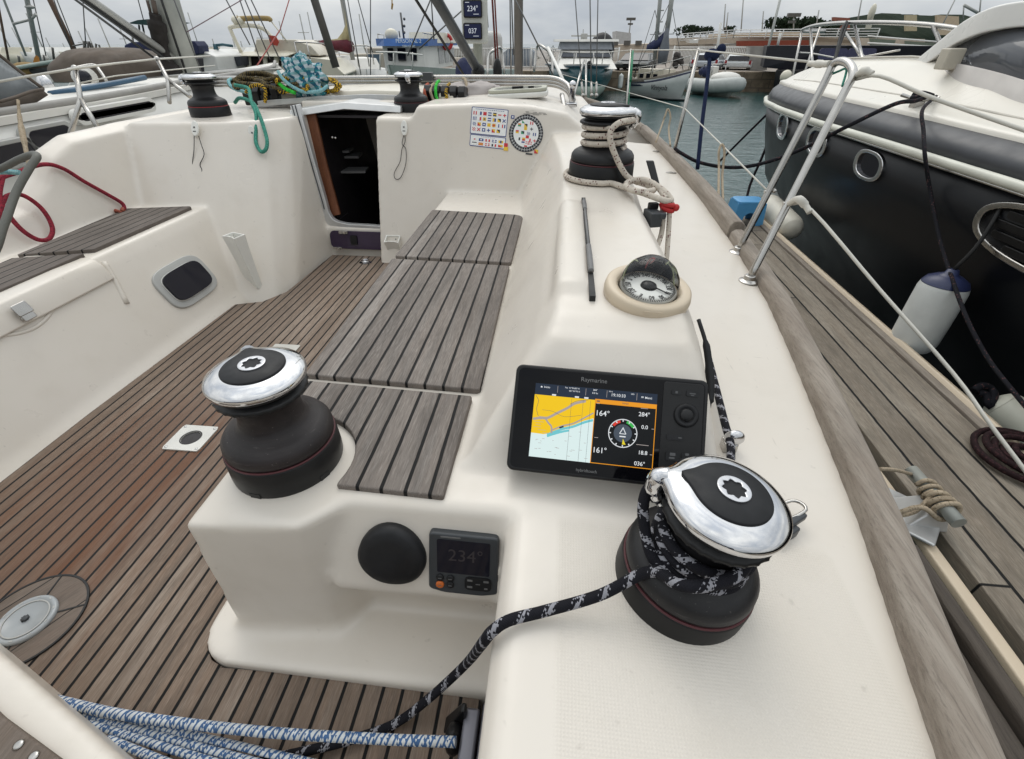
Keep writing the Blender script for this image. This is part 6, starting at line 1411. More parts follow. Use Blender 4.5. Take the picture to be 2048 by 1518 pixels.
for y0, y1 in ((-.94,-.40),(-.35,.28),(.33,.94)):
    b.loft([[TB @ Vector(p) for p in ((4.68,y0,zw+.03),(4.68,y1,zw+.03),(4.18,y1*.92,zt-.01),(4.18,y0*.92,zt-.01))],[TB @ Vector(p) for p in ((4.60,y0,zw+.03),(4.60,y1,zw+.03),(4.10,y1*.92,zt-.01),(4.10,y0*.92,zt-.01))]])
b.build('windscreen', M['glass_grey'], wh)
b = MB(); cabin(b, TB, 1.2, 4.25, 2.05, 1.9, zt+.04, zr+.10, .1, .1); b.build('grey_dodger', plain('grey_dodger', (.30,.32,.35), .6), tb)
b = MB(); b.loft([[TB @ Vector((x,y,z)) for x, z in ((1.0,zr+.10),(4.3,zr+.10),(4.25,zr+.17),(1.0,zr+.19))] for y in (-1.22,-1.0,0,1.0,1.22)]); b.build('hard_top', M['deck_white'], tb)
b = MB(); za = zof(1172,69,Y0); tbox(b, TB, (2.6,0,(zr+za)/2+.1), (.35,.25,za-zr-.05)); tbox(b, TB, (2.6,0,za), (.2,1.05,.05)); b.tube([TB @ Vector((2.6,-.05,za)), TB @ Vector((2.6,-.05,za+.22))], .02, 6); b.tube([TB @ Vector((2.6,.85,zr+.1)), TB @ Vector((2.6,.85,zr+.45))], .02, 6); b.build('radar_arch', M['spar_grey'], tb, .02, 1)
railing('bow_rail', TB, [deckline(6.6,2.7,fbw*.82,fbw,s,.14,3.2)[0:1]+(sg*deckline(6.6,2.6,fbw*.82,fbw,s,.14,3.2)[1],fbw+.42) for sg, s in ((-1,.45),(-1,.7),(-1,.9),(1,.985),(1,.9),(1,.7),(1,.45))], .016, tb, drop=.4)
b = MB(); b.ball(TB @ Vector((6.6,0,fbw+.10)), (.09,.07,.10), 10, 7); tbox(b, TB, (6.55,0,fbw+.02), (.3,.12,.1)); b.build('anchor', M['black'], tb)
q = TB @ Vector((4.6,1.42,fbw*.55)); fender(q+Vector((0,0,-.25)), q+Vector((0,0,.22)), .09, (M['fender_w'], M['fender_w']), 'white fender on the right side of the teal cruiser')
# dark canopy of a boat behind it
b = MB(); b.ball(pY(1204,86,24.5)+Vector((0,0,-.25)), (.55,.5,.62), 18, 10); tag(b.build('boat_canopy', M['black_soft']), 'dark rounded canopy showing behind the teal cruiser roof', 'canopy')
# ---------------------------------------------------------------- white ketch with lettering on the bow
Y0 = 22.0; T = LM(1318,187,Y0,-52); kt = thing('sailing_ketch', 'old white ketch with navy stripe and blue sail cover beside the quay', 'sailboat', T.translation)
fb1 = zof(1372,138,20.8); fs1 = zof(1268,158,23.5)
TB = T @ Matrix.Diagonal((.56,.66,1,1)) @ Matrix.Translation((-2.2,0,0)); Lk, Bk = 4.7, 2.0
b = MB(); hullb(b, TB, Lk, Bk, fs1, fb1, 0, .16, 2.3, .66); kh = b.build('hull', plain('grey_white_hull', (.52,.54,.52), .4, var=.12, sc=2), kt)
b = MB(); hullb(b, TB @ Matrix.Translation((0,0,fs1*.70)), Lk*.998, Bk*1.012, fs1*.18, (fb1-fs1)+fs1*.18, 0, .16, 2.3, .99, z0=.0); b.build('navy_stripe', plain('navy_stripe', (.012,.018,.055), .4), kt)
b = MB(); hullb(b, TB @ Matrix.Translation((0,0,fs1*.97)), Lk*1.01, Bk*1.04, .05, .05+fb1-fs1, 0, .16, 2.3, 1.0, z0=.0); b.build('cap_rail', M['rail_wood'], kt)
b = MB(); hullb(b, TB, Lk*.985, Bk*1.0, .05, .07, 0, .02, 2.3, .74); b.build('boot_top', plain('dark_boot_top', (.02,.03,.03), .5), kt)
b = MB(); cabin(b, TB, .4, 3.1, 1.15, 1.0, fs1-.02, fs1+.40, .3, .1); tr = b.build('trunk_cabin', plain('cream_cabin', (.58,.53,.42), .5), kt)
b = MB()
for x in (.9,1.55,2.2): tbox(b, TB, (x,-.565,fs1+.18), (.34,.05,.15))
b.build('cabin_window', M['glass_dark'], tr)
def skew_text(s_, p, xd, yd, size, mat, root):
    b = MB(); F_ = frame(p, xd, yd); text_mesh(b, s_, size, F_, .004, 'CENTER', 0, .85, .25); return b.build('name_lettering', mat, root)
xs, ws, zs = deckline(Lk,Bk,fs1,fb1,.66,.16,2.3); xa, wa, _ = deckline(Lk,Bk,fs1,fb1,.56,.16,2.3); xc, wc_, _ = deckline(Lk,Bk,fs1,fb1,.76,.16,2.3)
xd = (TB @ Vector((xc,-wc_,0)))-(TB @ Vector((xa,-wa,0)))
skew_text('Vinnyola', TB @ Vector((xs-.1,-ws*.955-.03,zs*.52)), xd, (0,0,1), .24, plain('black_script', .02, .5), kh)
for (u0,v0,u1,v1,px,lb,nm) in ((1309,120,1322,-20,7.5,'grey stepped mast of the white ketch, left of two','mizzen_mast'),(1326,118,1346,-20,9,'','main_mast')):
    p0, p1 = pY(u0,v0,Y0), pY(u1,v1,Y0); b = MB(); p2 = p1+(p1-p0)*.6; b.tube([p0,p2], wdt(u0,v0,Y0,px)/2, 10)
    for k in range(1,9):
        q = p0.lerp(p2,k/10+.05); b.tube([q+Vector((-.0,0,0)), q+Vector((.17 if nm == 'mizzen_mast' else .02,0,.01))], .02, 6)
    b.build(nm, M['spar_grey'], kt)
b = MB(); c0, c1 = pY(1293,98,Y0), pY(1331,92,Y0)
b.loft([[c0.lerp(c1,f)+Vector((0,y*w_,z*w_+up)) for y, z in ((-.12,-.10),(.12,-.10),(.12,.1),(0,.22),(-.12,.1))] for f, w_, up in ((0,.6,0),(.3,1.0,.02),(.7,1.15,.12),(.95,1.1,.32),(1.0,.5,.75))], 0, True); b.build('sail_cover', M['canvas_navy'], kt)
b = MB(); c2 = pY(1331,80,Y0-.1); b.loft([[c2+Vector((x*w_,y*w_,dz)) for x, y in oval(.17,.17,12)] for dz, w_ in ((-.75,1.0),(-.3,1.2),(.05,.7),(.35,.3))], 0, True); b.build('sail_bundle', plain('grey_sail_cover', (.15,.16,.18), .8), kt)
b = MB()
for a, c in (((1300,69),(1348,68)),((1342,0),(1366,140)),((1342,0),(1262,160)),((1310,20),(1268,155)),((1310,20),(1332,135)),((1342,10),(1300,150))): b.tube([pY(a[0],a[1],Y0), pY(c[0],c[1],Y0)], .012, 5)
b.build('rigging', M['wire_dk'], kt)
railing('guard_rail', TB, [(deckline(Lk,Bk*.95,fs1,fb1,s,.16,2.3)[0],-deckline(Lk,Bk*.95,fs1,fb1,s,.16,2.3)[1],fs1+.42+(fb1-fs1)*s*s) for s in (.02,.25,.5,.75,.97)], .014, kt, drop=.42, mid=True)
for k, (uu, vv) in enumerate(((1272,166),(1262,165))):
    q = pY(uu,vv,22.6); fender(q+Vector((0,0,-.26)), q+Vector((0,0,.2)), .10, (plain('cream_fender%d' % k, (.52,.49,.42), .5), plain('cream_fender_end%d' % k, (.52,.49,.42), .5)), ('white fender at the stern of the ketch, nearer its name','white fender at the stern corner of the ketch by the quay')[k])
# stern clutter: davits and dark gear on the ketch bow
b = MB()
for k in range(9):
    q = pY(1355+random.uniform(-6,10),125+random.uniform(-22,8),21.3); b.ball(q, (random.uniform(.05,.16),.08,random.uniform(.05,.12)), 8, 6)
b.build('deck_gear', plain('dark_deck_gear', (.06,.05,.045), .8), kt)
# ---------------------------------------------------------------- inflatable tender
Y0 = 23.5; T = LM(1434,183,Y0,-66) @ Matrix.Scale(.82, 4); rb_ = thing('inflatable_boat', 'white and grey rigid inflatable with console moored at the quay', 'dinghy', T.translation)
b = MB(); zt_ = zof(1445,160,Y0); path = [(-1.5,-.62,zt_*.75),(-.5,-.66,zt_*.78),(.5,-.60,zt_*.85),(1.15,-.30,zt_*.98),(1.38,0,zt_*1.02),(1.15,.30,zt_*.98),(.5,.60,zt_*.85),(-.5,.66,zt_*.78),(-1.5,.62,zt_*.75)]
b.tube([T @ Vector(p) for p in path], .25, 14, 6); b.build('tube', plain('pale_grey_tube', (.42,.44,.42), .5), rb_)
b = MB(); b.tube([T @ Vector((x*1.10,y*1.22,z-.02)) for x, y, z in path], .085, 8, 6); b.build('rub_strip', plain('green_grey_strip', (.12,.16,.15), .5), rb_)
b = MB(); hullb(b, T @ Matrix.Translation((-1.5,0,0)), 2.7, 1.1, zt_*.7, zt_*.8, 0, .1, 2.4, .7); b.build('hull', plain('pale_tender_hull', (.40,.44,.40), .5), rb_)
b = MB(); b.ball(T @ Vector((.35,.05,zt_+.22)), (.62,.42,.22), 16, 10); b.build('cover', M['deck_white'], rb_)
b = MB(); zz = zt_+.15; tbox(b, T, (-.6,.0,zz+.28), (.35,.35,.5)); b.build('console', M['deck_white'], rb_, .03, 2)
b = MB()
for y in (-.4,.4): b.tube([T @ Vector((-.2,y,zz)), T @ Vector((-.25,y,zz+.62)), T @ Vector((-.9,y,zz+.62)), T @ Vector((-.95,y,zz))], .022, 6)
b.tube([T @ Vector((-.25,-.4,zz+.62)), T @ Vector((-.25,.4,zz+.62))], .022, 6); b.build('roll_bar', M['steel'], rb_)
b = MB(); c = pY(1417,143,24.2); b.ball(c, (.42,.3,.22), 14, 8); tag(b.build('covered_engine', M['canvas_navy']), 'dark covered outboard left of the white inflatable', 'engine cover')
# ---------------------------------------------------------------- blue roofed trawler
Y0 = 13.0; TT_ = lambda u, v, dy=0: pY(u,v,Y0+dy)
tw = thing('passenger_launch', 'white launch with blue roof fascia and rounded green bow', 'passenger boat', TT_(820,150))
T = LM(800,150,12.2,-104); zd = zof(800,125,Y0)
TB = T @ Matrix.Translation((-5.2,0,0)); 
b = MB(); hullb(b, TB, 5.6, 2.3, zof(880,148,14), zof(775,128,12.2), 0, .1, 3.0, .8); b.build('hull', plain('sage_hull', (.13,.17,.15), .5, var=.15), tw)
def house(u0, u1, v0, v1, Yf, depth, sideu, mi=0): return None
zf0, zf1 = pY(815,142,Y0).z, pY(815,90,Y0).z
xL, xR = pY(767,110,Y0).x, pY(848,110,Y0).x; xR2 = pY(905,110,Y0+3.6).x
b = MB(); b.loft([[Vector(p) for p in ((xL,Y0,zf0),(xL+.35,Y0-.22,zf0),(xR-.2,Y0-.22,zf0),(xR,Y0,zf0),(xR2,Y0+3.6,zf0),(xL+.1,Y0+3.6,zf0))],[Vector(p) for p in ((xL,Y0,zf1),(xL+.35,Y0-.12,zf1),(xR-.2,Y0-.12,zf1),(xR,Y0,zf1),(xR2,Y0+3.6,zf1),(xL+.1,Y0+3.6,zf1))]]); wh = b.build('wheelhouse', M['hull_white'], tw)
def winquad(root, a, b_, name='window', mat='glass_dark', th=.03):
    """a, b_: (u,v,Y) lists of the four corners"""
    b = MB(); P = [pY(*q) for q in a]; n = (P[1]-P[0]).cross(P[2]-P[0]).normalized()
    if n.y > 0: n = -n
    b.loft([[p+n*.02 for p in P],[p-n*th for p in P]]); return b.build(name, M[mat], root)
for u0, u1, o in ((775,786,.0),(795,811,-.2),(821,833,-.18)):
    winquad(wh, [(u0,97,Y0-.14+o*0),(u1,97,Y0-.14),(u1+1,121,Y0-.24),(u0+2,121,Y0-.24)], None)
for k, (u0, u1) in enumerate(((872,880),(886,894),(897,904))):
    ya, yb = Y0+1.6+k*.8, Y0+2.2+k*.8; xx = lambda y: xR+(xR2-xR)*(y-Y0)/3.6+.02
    b = MB(); z0_, z1_ = zf0+.10, zf1-.07
    b.loft([[Vector((xx(ya),ya,z0_)),Vector((xx(yb),yb,z0_)),Vector((xx(yb),yb,z1_)),Vector((xx(ya),ya,z1_))],[Vector((xx(ya)-.06,ya,z0_)),Vector((xx(yb)-.06,yb,z0_)),Vector((xx(yb)-.06,yb,z1_)),Vector((xx(ya)-.06,ya,z1_))]]); b.build('side_window', plain('milky_window', (.42,.42,.42), .3), wh)
bl_m = plain('blue_fascia', (.02,.11,.36), .45)
zb0, zb1 = pY(800,92,Y0-.3).z, pY(800,77,Y0-.3).z
b = MB(); b.loft([[Vector((x,y,z)) for x, y in ((xL-.12,Y0-.05),(xL+.2,Y0-.5+o),(xR-.2,Y0-.5+o),(xR+.12,Y0-.05),(xR2+.14,Y0+3.7),(xL,Y0+3.7))] for z, o in ((zb0,0),(zb1,.08))]); fa = b.build('roof_fascia', bl_m, tw)
b = MB(); F_ = frame(pY(817,84.5,Y0-.50), (1,0,0), (0,.1,1)); text_mesh(b, 'PERSONAL 2', .105, F_ @ Matrix.Translation((0,.02,0)), .004, sx=1.0); text_mesh(b, 'FISH GUAY', .06, F_ @ Matrix.Translation((0,-.075,0)), .004); b.build('roof_lettering', emis('pale_lettering', (0,0,0), 0) if False else plain('pale_lettering', (.65,.72,.75), .5), fa)
b = MB(); b.ball(pY(783,70,Y0+.4), (.16,.16,.13), 14, 9); b.build('radar_dome', M['hull_cream'], tw)
b = MB(); cabin(b, Matrix.Translation(pY(868,86,Y0+2.2)) @ Matrix.Rotation(R(90), 4, 'Z'), -1.2, 1.2, .75, .7, .0, .22, .1, .1); b.build('upper_bench', M['hull_cream'], tw)
b = MB(); b.tube([pY(808,78,Y0), pY(801,25,Y0)], .022, 6)
for v in (38,52,65): b.ball(pY(808.5,v,Y0), .03, 8, 6)
b.tube([pY(800,75,Y0), pY(798,62,Y0)], .015, 6); b.build('signal_mast', M['wire_dk'], tw)
b = MB()
R1 = [pY(846,66,Y0+.2), pY(880,70,Y0+2), pY(902,77,Y0+3.6)]
b.tube(R1, .014, 6); b.tube([p-Vector((0,0,.17)) for p in R1], .010, 6)
for f in (0,.25,.5,.75,1): q = R1[0].lerp(R1[1],f); b.tube([q,q-Vector((0,0,.36))], .012, 6)
for f in (.5,1): q = R1[1].lerp(R1[2],f); b.tube([q,q-Vector((0,0,.36))], .012, 6)
b.tube([pY(755,68,Y0), pY(768,70,Y0), pY(768,92,Y0)], .012, 6); b.tube([pY(755,68,Y0), pY(757,90,Y0)], .012, 6)
b.build('roof_rail', M['steel'], tw)
b = MB(); b.tube([pY(752,104,11.8), pY(800,105,11.6), pY(845,110,12.2)], .014, 6, 3)
for u in (760,787,825): b.tube([pY(u,105,11.8), pY(u,140,11.9)], .012, 6)
b.build('bow_rail', M['hull_white'], tw)
c = pY(893,84,Y0+2.3); F_ = frame(c, (.9,.3,0), (0,0,1)); b = MB()
b.tube([F_ @ Vector((.135*math.cos(R(a)),.155*math.sin(R(a)),.03)) for a in range(0,360,20)], .045, 10, 1, 0, True); lr = thing('lifebuoy', 'red and white lifebuoy on the launch roof rail', 'lifebuoy', c)
b.build('ring', plain('lifebuoy_red', (.50,.03,.03), .5), lr)
b = MB(); [b.tube([F_ @ Vector((.135*math.cos(R(a+d)),.155*math.sin(R(a+d)),.03)) for d in (-12,0,12)], .050, 10) for a in (0,90,180,270)]; b.build('white_band', M['hull_white'], lr)
# ---------------------------------------------------------------- beige flybridge yacht
Y0 = 14.0; fy = thing('flybridge_yacht', 'cream flybridge yacht with ochre-topped arch left of the mast', 'motor yacht', pY(540,150,Y0))
def pq(u, v, dy=0): return pY(u,v,Y0+dy)
def slab(b, pts, depth, mi=0): 
    P = [Vector(p) for p in pts]; return b.loft([P, [p+Vector((-.25*depth,depth,0)) for p in P]], mi)
b = MB(); slab(b, [pq(488,170),pq(680,170),pq(690,150,-.6),pq(660,118,-.2),pq(600,112),pq(492,112)], 2.6); b.build('hull', M['hull_cream'], fy, .04, 2)
b = MB(); slab(b, [pq(492,168,-.03),pq(566,168,-.03),pq(562,112,-.03),pq(500,108,-.03)], .2); b.build('saloon_window', plain('brown_saloon_shade', (.035,.025,.022), .3), fy)
b = MB()
for u in (497,530,552): b.tube([pq(u,110,-.1), pq(u+4,170,-.1)], .06, 8)
b.build('saloon_pillar', M['hull_cream'], fy)
b = MB(); slab(b, [pq(478,112,-.25),pq(572,114,-.25),pq(590,106,-.2),pq(574,101),pq(478,104)], 2.8); b.build('flybridge_deck', M['hull_cream'], fy, .02, 2)
b = MB(); slab(b, [pq(508,104),pq(640,112),pq(622,92),pq(590,79),pq(512,78)], 2.2); b.build('flybridge_coaming', plain('cream_coaming', (.56,.52,.43), .5), fy, .03, 2)
b = MB()
for dy in (0,1.6): b.tube([pq(483,106,dy),pq(462,62,dy),pq(463,54,dy),pq(500,51,dy),pq(525,57,dy),pq(540,70,dy),pq(553,84,dy)], .045, 10, 4)
b.build('arch', M['hull_cream'], fy)
b = MB(); b.tube([pq(468,40),pq(490,37),pq(535,37),pq(542,42)], .055, 8, 4); b.build('ochre_awning', plain('ochre_awning', (.34,.24,.09), .7), fy)
b = MB(); b.tube([pq(470,44,.1),pq(478,52,.1)], .06, 8); b.ball(pq(471,40), (.10,.1,.09), 10, 7); b.ball(pq(482,42), (.09,.1,.09), 10, 7); b.tube([pq(542,42),pq(575,84)], .018, 6); b.tube([pq(475,36),pq(474,30)], .02, 6); b.build('radar', M['hull_cream'], fy)
b = MB(); b.loft([[pq(535,70,-.2)+Vector((x,y,z)) for x, z in ((0,0),(.20,-.02),(.25,-.14),(.18,-.22),(.02,-.2))] for y in (0,.03)]); tag(b.build('ensign', plain('red_yellow_flag', (.42,.05,.03), .7)), 'small red flag on the cream flybridge yacht', 'flag')
# ---------------------------------------------------------------- dark bimini sport-fisher far left
Y0 = 12.0; bm_ = thing('bimini_boat', 'white boat with dark green bimini and navy covers behind the neighbour mast', 'motor boat', pY(330,140,Y0))
b = MB(); slab(b, [pY(250,150,Y0),pY(445,160,Y0),pY(430,112,Y0),pY(400,100,Y0),pY(252,102,Y0)], 2.4); b.build('hull', M['hull_white'], bm_, .03, 2)
b = MB(); b.loft([[pY(u,v,Y0+dy) for u, v in ((254,47),(275,40),(300,38),(330,40),(362,43),(382,46),(360,50),(300,51))] for dy in (-.2,1.6)], 0, True); b.build('bimini', M['canvas_green'], bm_)
b = MB()
for u0, u1 in ((262,268),(278,282),(285,295),(345,350)): b.tube([pY(u0,50,Y0), pY(u1,100,Y0)], .02, 6)
b.build('bimini_frame', M['steel'], bm_)
b = MB(); slab(b, [pY(248,108,Y0-.05),pY(345,112,Y0-.05),pY(342,82,Y0-.05),pY(262,84,Y0-.05),pY(248,90,Y0-.05)], 1.2); b.build('navy_dodger', M['canvas_navy'], bm_, .03, 2)
b = MB(); slab(b, [pY(375,112,Y0-.3),pY(398,108,Y0-.3),pY(396,92,Y0-.3),pY(388,82,Y0-.3),pY(372,82,Y0-.3)], .6); b.build('navy_cover', M['canvas_navy'], bm_, .02, 2)
b = MB(); slab(b, [pY(210,106,Y0+.3),pY(262,106,Y0+.3),pY(256,96,Y0+.3),pY(212,98,Y0+.3)], 1.5); b.build('white_deckhouse', M['deck_white'], bm_, .03, 2)
b = MB(); b.ball(pY(337,95,11.0), (.10,.08,.24), 12, 9); tag(b.build('orange_lifebelt', M['orange']), 'orange life-saving bag hung on the neighbour backstay', 'lifebelt')
# teal davit crane and small dark workboat
b = MB(); b.tube([pY(436,118,13),pY(430,88,13)], .05, 8); b.tube([pY(428,91,13),pY(446,89,13),pY(465,92,13)], .028, 8); b.box(pY(434,100,13), (.06,.06,.1)); tag(b.build('davit_crane', plain('teal_crane', (.03,.10,.13), .5)), 'small teal davit crane between the bimini boat and the flybridge yacht', 'crane')
b = MB(); slab(b, [pY(415,135,13.2),pY(482,132,13.2),pY(480,113,13.2),pY(418,116,13.2)], 1.6); tag(b.build('covered_dinghy', plain('dark_grey_cover', (.045,.05,.06), .8)), 'dark grey covered dinghy under the teal davit', 'dinghy')
# ---------------------------------------------------------------- neighbour yacht on the port side
nb = thing('neighbour_yacht', 'white neighbour yacht with dark cabin windows along the left edge', 'sailboat', (-4.6,3.5,WATER))
NX = -3.62
def npx(u, v, x=NX): return pX(u,v,x)
b = MB()
sh = [(-3.0,-.52),(.5,-.45),(2,-.40),(2.9,-.378),(4.0,-.352),(5.3,-.325),(7.5,-.30),(9.2,-.27)]
wd_ = lambda y: lerp(y, [(-3,.0),(4,0.0),(7.5,-.55),(9.2,-1.35)])
b.loft([[(NX+.02+wd_(y)*1.0,y,z-.06),(NX+.06+wd_(y),y,z-.45),(NX-.2+wd_(y),y,WATER-.2),(NX-2.3-wd_(y)*.9,y,WATER-.2),(NX-2.4-wd_(y)*.9,y,z-.28)] for y, z in sh], 0, True); b.build('hull', M['hull_white'], nb)
b = MB(); b.loft([[(NX+.03+wd_(y),y,z-.055),(NX+.03+wd_(y),y,z-.01),(NX-.05+wd_(y),y,z-.0),(NX-.7+wd_(y)*.5,y,z+.01),(NX-2.35-wd_(y)*.9,y,z-.22),(NX-2.4-wd_(y)*.9,y,z-.28)] for y, z in sh]); b.build('deck', M['deck_white'], nb)
b = MB(); b.tube([(NX-.02+wd_(y),y,z+.01) for y, z in sh], .025, 8, 4); b.build('toe_rail', plain('grey_toe_rail', (.30,.29,.27), .6), nb)
b = MB(); secs = []
for y, h_ in ((2.2,.005),(2.6,.025),(3.4,.035),(4.6,.035),(5.8,.03),(6.8,.02),(7.6,.005)):
    z = lerp(y, sh); w_ = wd_(y)*.8
    secs.append([(NX-.38+w_,y,z-.02),(NX-.46+w_,y,z+h_*.8),(NX-.56+w_,y,z+h_),(NX-.85-w_,y,z+h_),(NX-1.4-w_,y,z+h_*.8-.12),(NX-1.8-w_,y,z-.25)])
b.loft(secs, 0, True); cr_n = b.build('coachroof', M['deck_white'], nb)
# hull windows in the topsides
for k, (u, v, w_, h_) in enumerate(((14,308,.30,.11),(92,272,.32,.10),(228,221,.75,.055))):
    c = npx(u,v,NX+.055); yy = c.y; F_ = frame(c, (0,-1,0 if k < 2 else 0), (0,0,1))
    slope = (lerp(yy+.3,sh)-lerp(yy-.3,sh))/.6; F_ = frame(c, (.0,-1,-slope), (0,0,1))
    b = MB(); ring(b, rrect(w_+.05,h_+.05,.05,5), rrect(w_,h_,.045,5), -.05, .012, F_); fr_ = b.build('hull_window', M['ltgrey'] if k < 2 else M['hull_white'], nb, .004, 2)
    b = MB(); b.prism(rrect(w_,h_,.045,5), -.05, .004, 0, F_); b.build('pane', M['glass_dark'], fr_)
b = MB(); b.tube([npx(100,188,NX-.5), npx(220,168,NX-.5), npx(290,155,NX-.5)], .022, 8, 3); b.build('blue_boathook', plain('blue_pole', (.03,.09,.16), .4), nb)
# sprayhood: taupe skirt with clear panels
S0 = [pX(-60,246,-3.66), pX(0,232,-3.66), pX(60,212,-3.68), pX(97,190,-3.7)]
S1_ = [pX(-60,200,-3.68), pX(0,202,-3.68), pX(55,184,-3.7), pX(84,178,-3.72)]
S2_ = [pX(-70,60,-3.9), pX(0,113,-3.9), pX(34,140,-3.85), pX(84,177,-3.74)]
b = MB(); b.loft([[a, c_, c_+Vector((-.05,.02,0)), a+Vector((-.05,.02,0))] for a, c_ in zip(catmull(S0,5), catmull(S1_,5))], 0, True); sp_ = b.build('sprayhood', M['canvas_taupe'], nb)
b = MB(); b.loft([[a, c_, c_+Vector((-.04,.03,0)), a+Vector((-.04,.03,0))] for a, c_ in zip(catmull(S1_,5), catmull(S2_,5))], 0, True); b.build('clear_panel', M['clear_pvc'], sp_)
b = MB(); b.tube([p+Vector((.03,-.02,0)) for p in S2_[::-1]], .012, 6, 4); b.tube([p+Vector((.03,-.02,0)) for p in S1_], .010, 6, 2); b.build('seam', M['canvas_taupe'], sp_)
b = MB(); b.ball(pT(92,170,4.6), (.07,.06,.09), 12, 8); b.build('winch', M['chrome'], nb)
b = MB(); b.ball(pT(170,155,5.6), (.11,.15,.12), 16, 10); vc = b.build('vent_cowl', M['deck_white'], nb)
b = MB(); b.ball(pT(168,154,5.50), (.07,.08,.075), 14, 8); b.build('cowl_mouth', M['glass_dark'], vc)
b = MB(); b.tube([pT(135,140,5.4), pT(185,130,5.6), pT(200,142,5.6), pT(213,162,5.5)], .018, 8, 4); b.build('grab_hoop', M['steel'], nb)
# hanging fender rope
b = MB(); b.tube([pT(36,200,2.95), pT(39,232,2.95), pT(44,262,2.93), pT(52,300,2.9), pT(58,330,2.88)], [.008,.012,.016,.012,.012], 8, 4); tag(b.build('fender_rope', M['cord']), 'tan rope hanging over the neighbour topside at far left', 'rope')
# port side gate stanchions and wires of our own yacht
for (a, l1, l2, t, lb) in (((150,137),(146,250),(186,240),2.62,'stainless two-legged stanchion at the port rail, nearer the stern'), ((314,118),(338,192),(368,184),3.25,'stainless two-legged stanchion at the port rail by the neighbour mast')):
    p0 = pT(*a,t); s = thing('stanchion', lb, 'stanchion', p0-Vector((0,0,.6)), 'guard-rail stanchions'); b = MB()
    mid = pT((a[0]*.55+(l1[0]+l2[0])/2*.45)+4, a[1]*.45+l1[1]*.55, t); d1 = pT(l1[0],l1[1],t*.99); d2 = pT(l2[0],l2[1],t*1.0)
    b.tube([p0, mid, d1+(d1-mid)*.4], .0135, 10); b.tube([mid, d2+(d2-mid)*.4], .0135, 10); b.ball(p0, .018, 10, 7); b.build('tube', M['steel'], s)
wire([pT(-40,170,2.4), pT(60,152,2.5), pT(150,137,2.6), pT(230,127,2.95), pT(314,118,3.25), pT(420,112,4.2)], 'grey guard wire along the port side at the left', .006)
wire([pT(150,168,2.62), pT(230,152,2.95), pT(340,140,3.3), pT(430,131,4.2)], 'lower grey guard wire along the port side', .004)
# neighbour mast, boom and furled gear
NM = thing('neighbour_mast', 'thick pale mast of the neighbour yacht with a dark sail bag at its foot', 'mast', pY(372,150,7.6))
b = MB(); p0, p1 = pY(374,150,7.6), pY(322,-20,7.6); p2 = p1+(p1-p0)*1.0; b.loft([[q+Vector((x,y,0)) for x, y in oval(.155,.20,20,2.6)] for q in (p0,p1,p2)], 0, True); b.build('spar', plain('pale_mast', (.40,.41,.38), .45, .2), NM)
b = MB(); dx = Vector((-.02,-.21,0)); b.tube([p0+dx, p1+dx], .018, 6); b.tube([p0+dx+Vector((.17,0,0)), p1+dx+Vector((.13,0,0))], .016, 6); b.build('halyards', M['thin_black'], NM)
b = MB(); bs = [pY(310,28,7.3), pY(313,45,7.3), pY(318,70,7.3), pY(325,100,7.3), pY(335,128,7.3), pY(350,150,7.3)]
b.tube(bs, [.07,.11,.10,.08,.09,.12], 14, 5); b.build('sail_bag', plain('black_brown_canvas', (.018,.014,.012), .85), NM)
b = MB(); b.tube([pY(306,0,7.3), pY(312,30,7.3)], .03, 6); b.tube([pY(294,0,7.3), pY(304,36,7.3)], .018, 6); b.build('halyard_bundle', plain('brown_halyard', (.10,.075,.06), .8), NM)
bm2 = thing('boom', 'long pale boom slanting up to the left from the neighbour mast', 'boom', pY(345,115,7.4))
b = MB(); p0, p1 = pY(345,115,7.4), pY(172,-8,6.4); b.tube([p0,p1+(p1-p0)*.4], .042, 12); b.build('spar', M['spar_grey'], bm2)
b = MB()
for o in ((.0,-.03,.052),(0,-.03,-.052)): b.tube([p0+Vector(o), p1+(p1-p0)*.4+Vector(o)], .015, 8)
b.build('black_edge', M['thin_black'], bm2)
b = MB()
for a, c in (((345,128),(168,4)),((330,132),(160,6))): b.tube([pY(a[0],a[1],7.3), pY(c[0],c[1],6.5)+(pY(c[0],c[1],6.5)-pY(a[0],a[1],7.3))*.3], .016, 6)
b.build('boom_lines', M['wire_dk'], bm2)
# dark cabin top jumble below the boom
b = MB(); slab(b, [pY(318,165,8),pY(385,160,8),pY(380,118,8),pY(330,112,8)], .5); tag(b.build('dark_dodger', plain('dark_dodger', (.022,.020,.024), .8)), 'dark folded dodger around the foot of the neighbour mast', 'dodger')
# ---------------------------------------------------------------- tarpaulin covered boat
Y0 = 8.4; cvr = thing('covered_boat', 'boat under a domed taupe tarpaulin beyond the neighbour deck', 'covered boat', pY(240,165,Y0))
b = MB(); c = pY(238,143,Y0); rg_, sg_ = 14, 32
for k in range(rg_+1):
    th = (math.pi*.5)*k/rg_
    for i in range(sg_):
        a = 2*math.pi*i/sg_; f = 1+.05*math.cos(6*a)+.10*mnoise.noise(Vector((math.cos(a)*2,math.sin(a)*2,k*.2)))
        b.v.append(c+Vector((.78*math.cos(th)**.6*math.cos(a)*f, .9*math.cos(th)**.6*math.sin(a)*f, -.10+.42*math.sin(th)**.8)))
for k in range(rg_):
    for i in range(sg_): b.f.append([k*sg_+i,k*sg_+(i+1)%sg_,(k+1)*sg_+(i+1)%sg_,(k+1)*sg_+i]); b.m.append(0); b.smooth.append(True)
b.build('tarpaulin', M['canvas_taupe'], cvr)
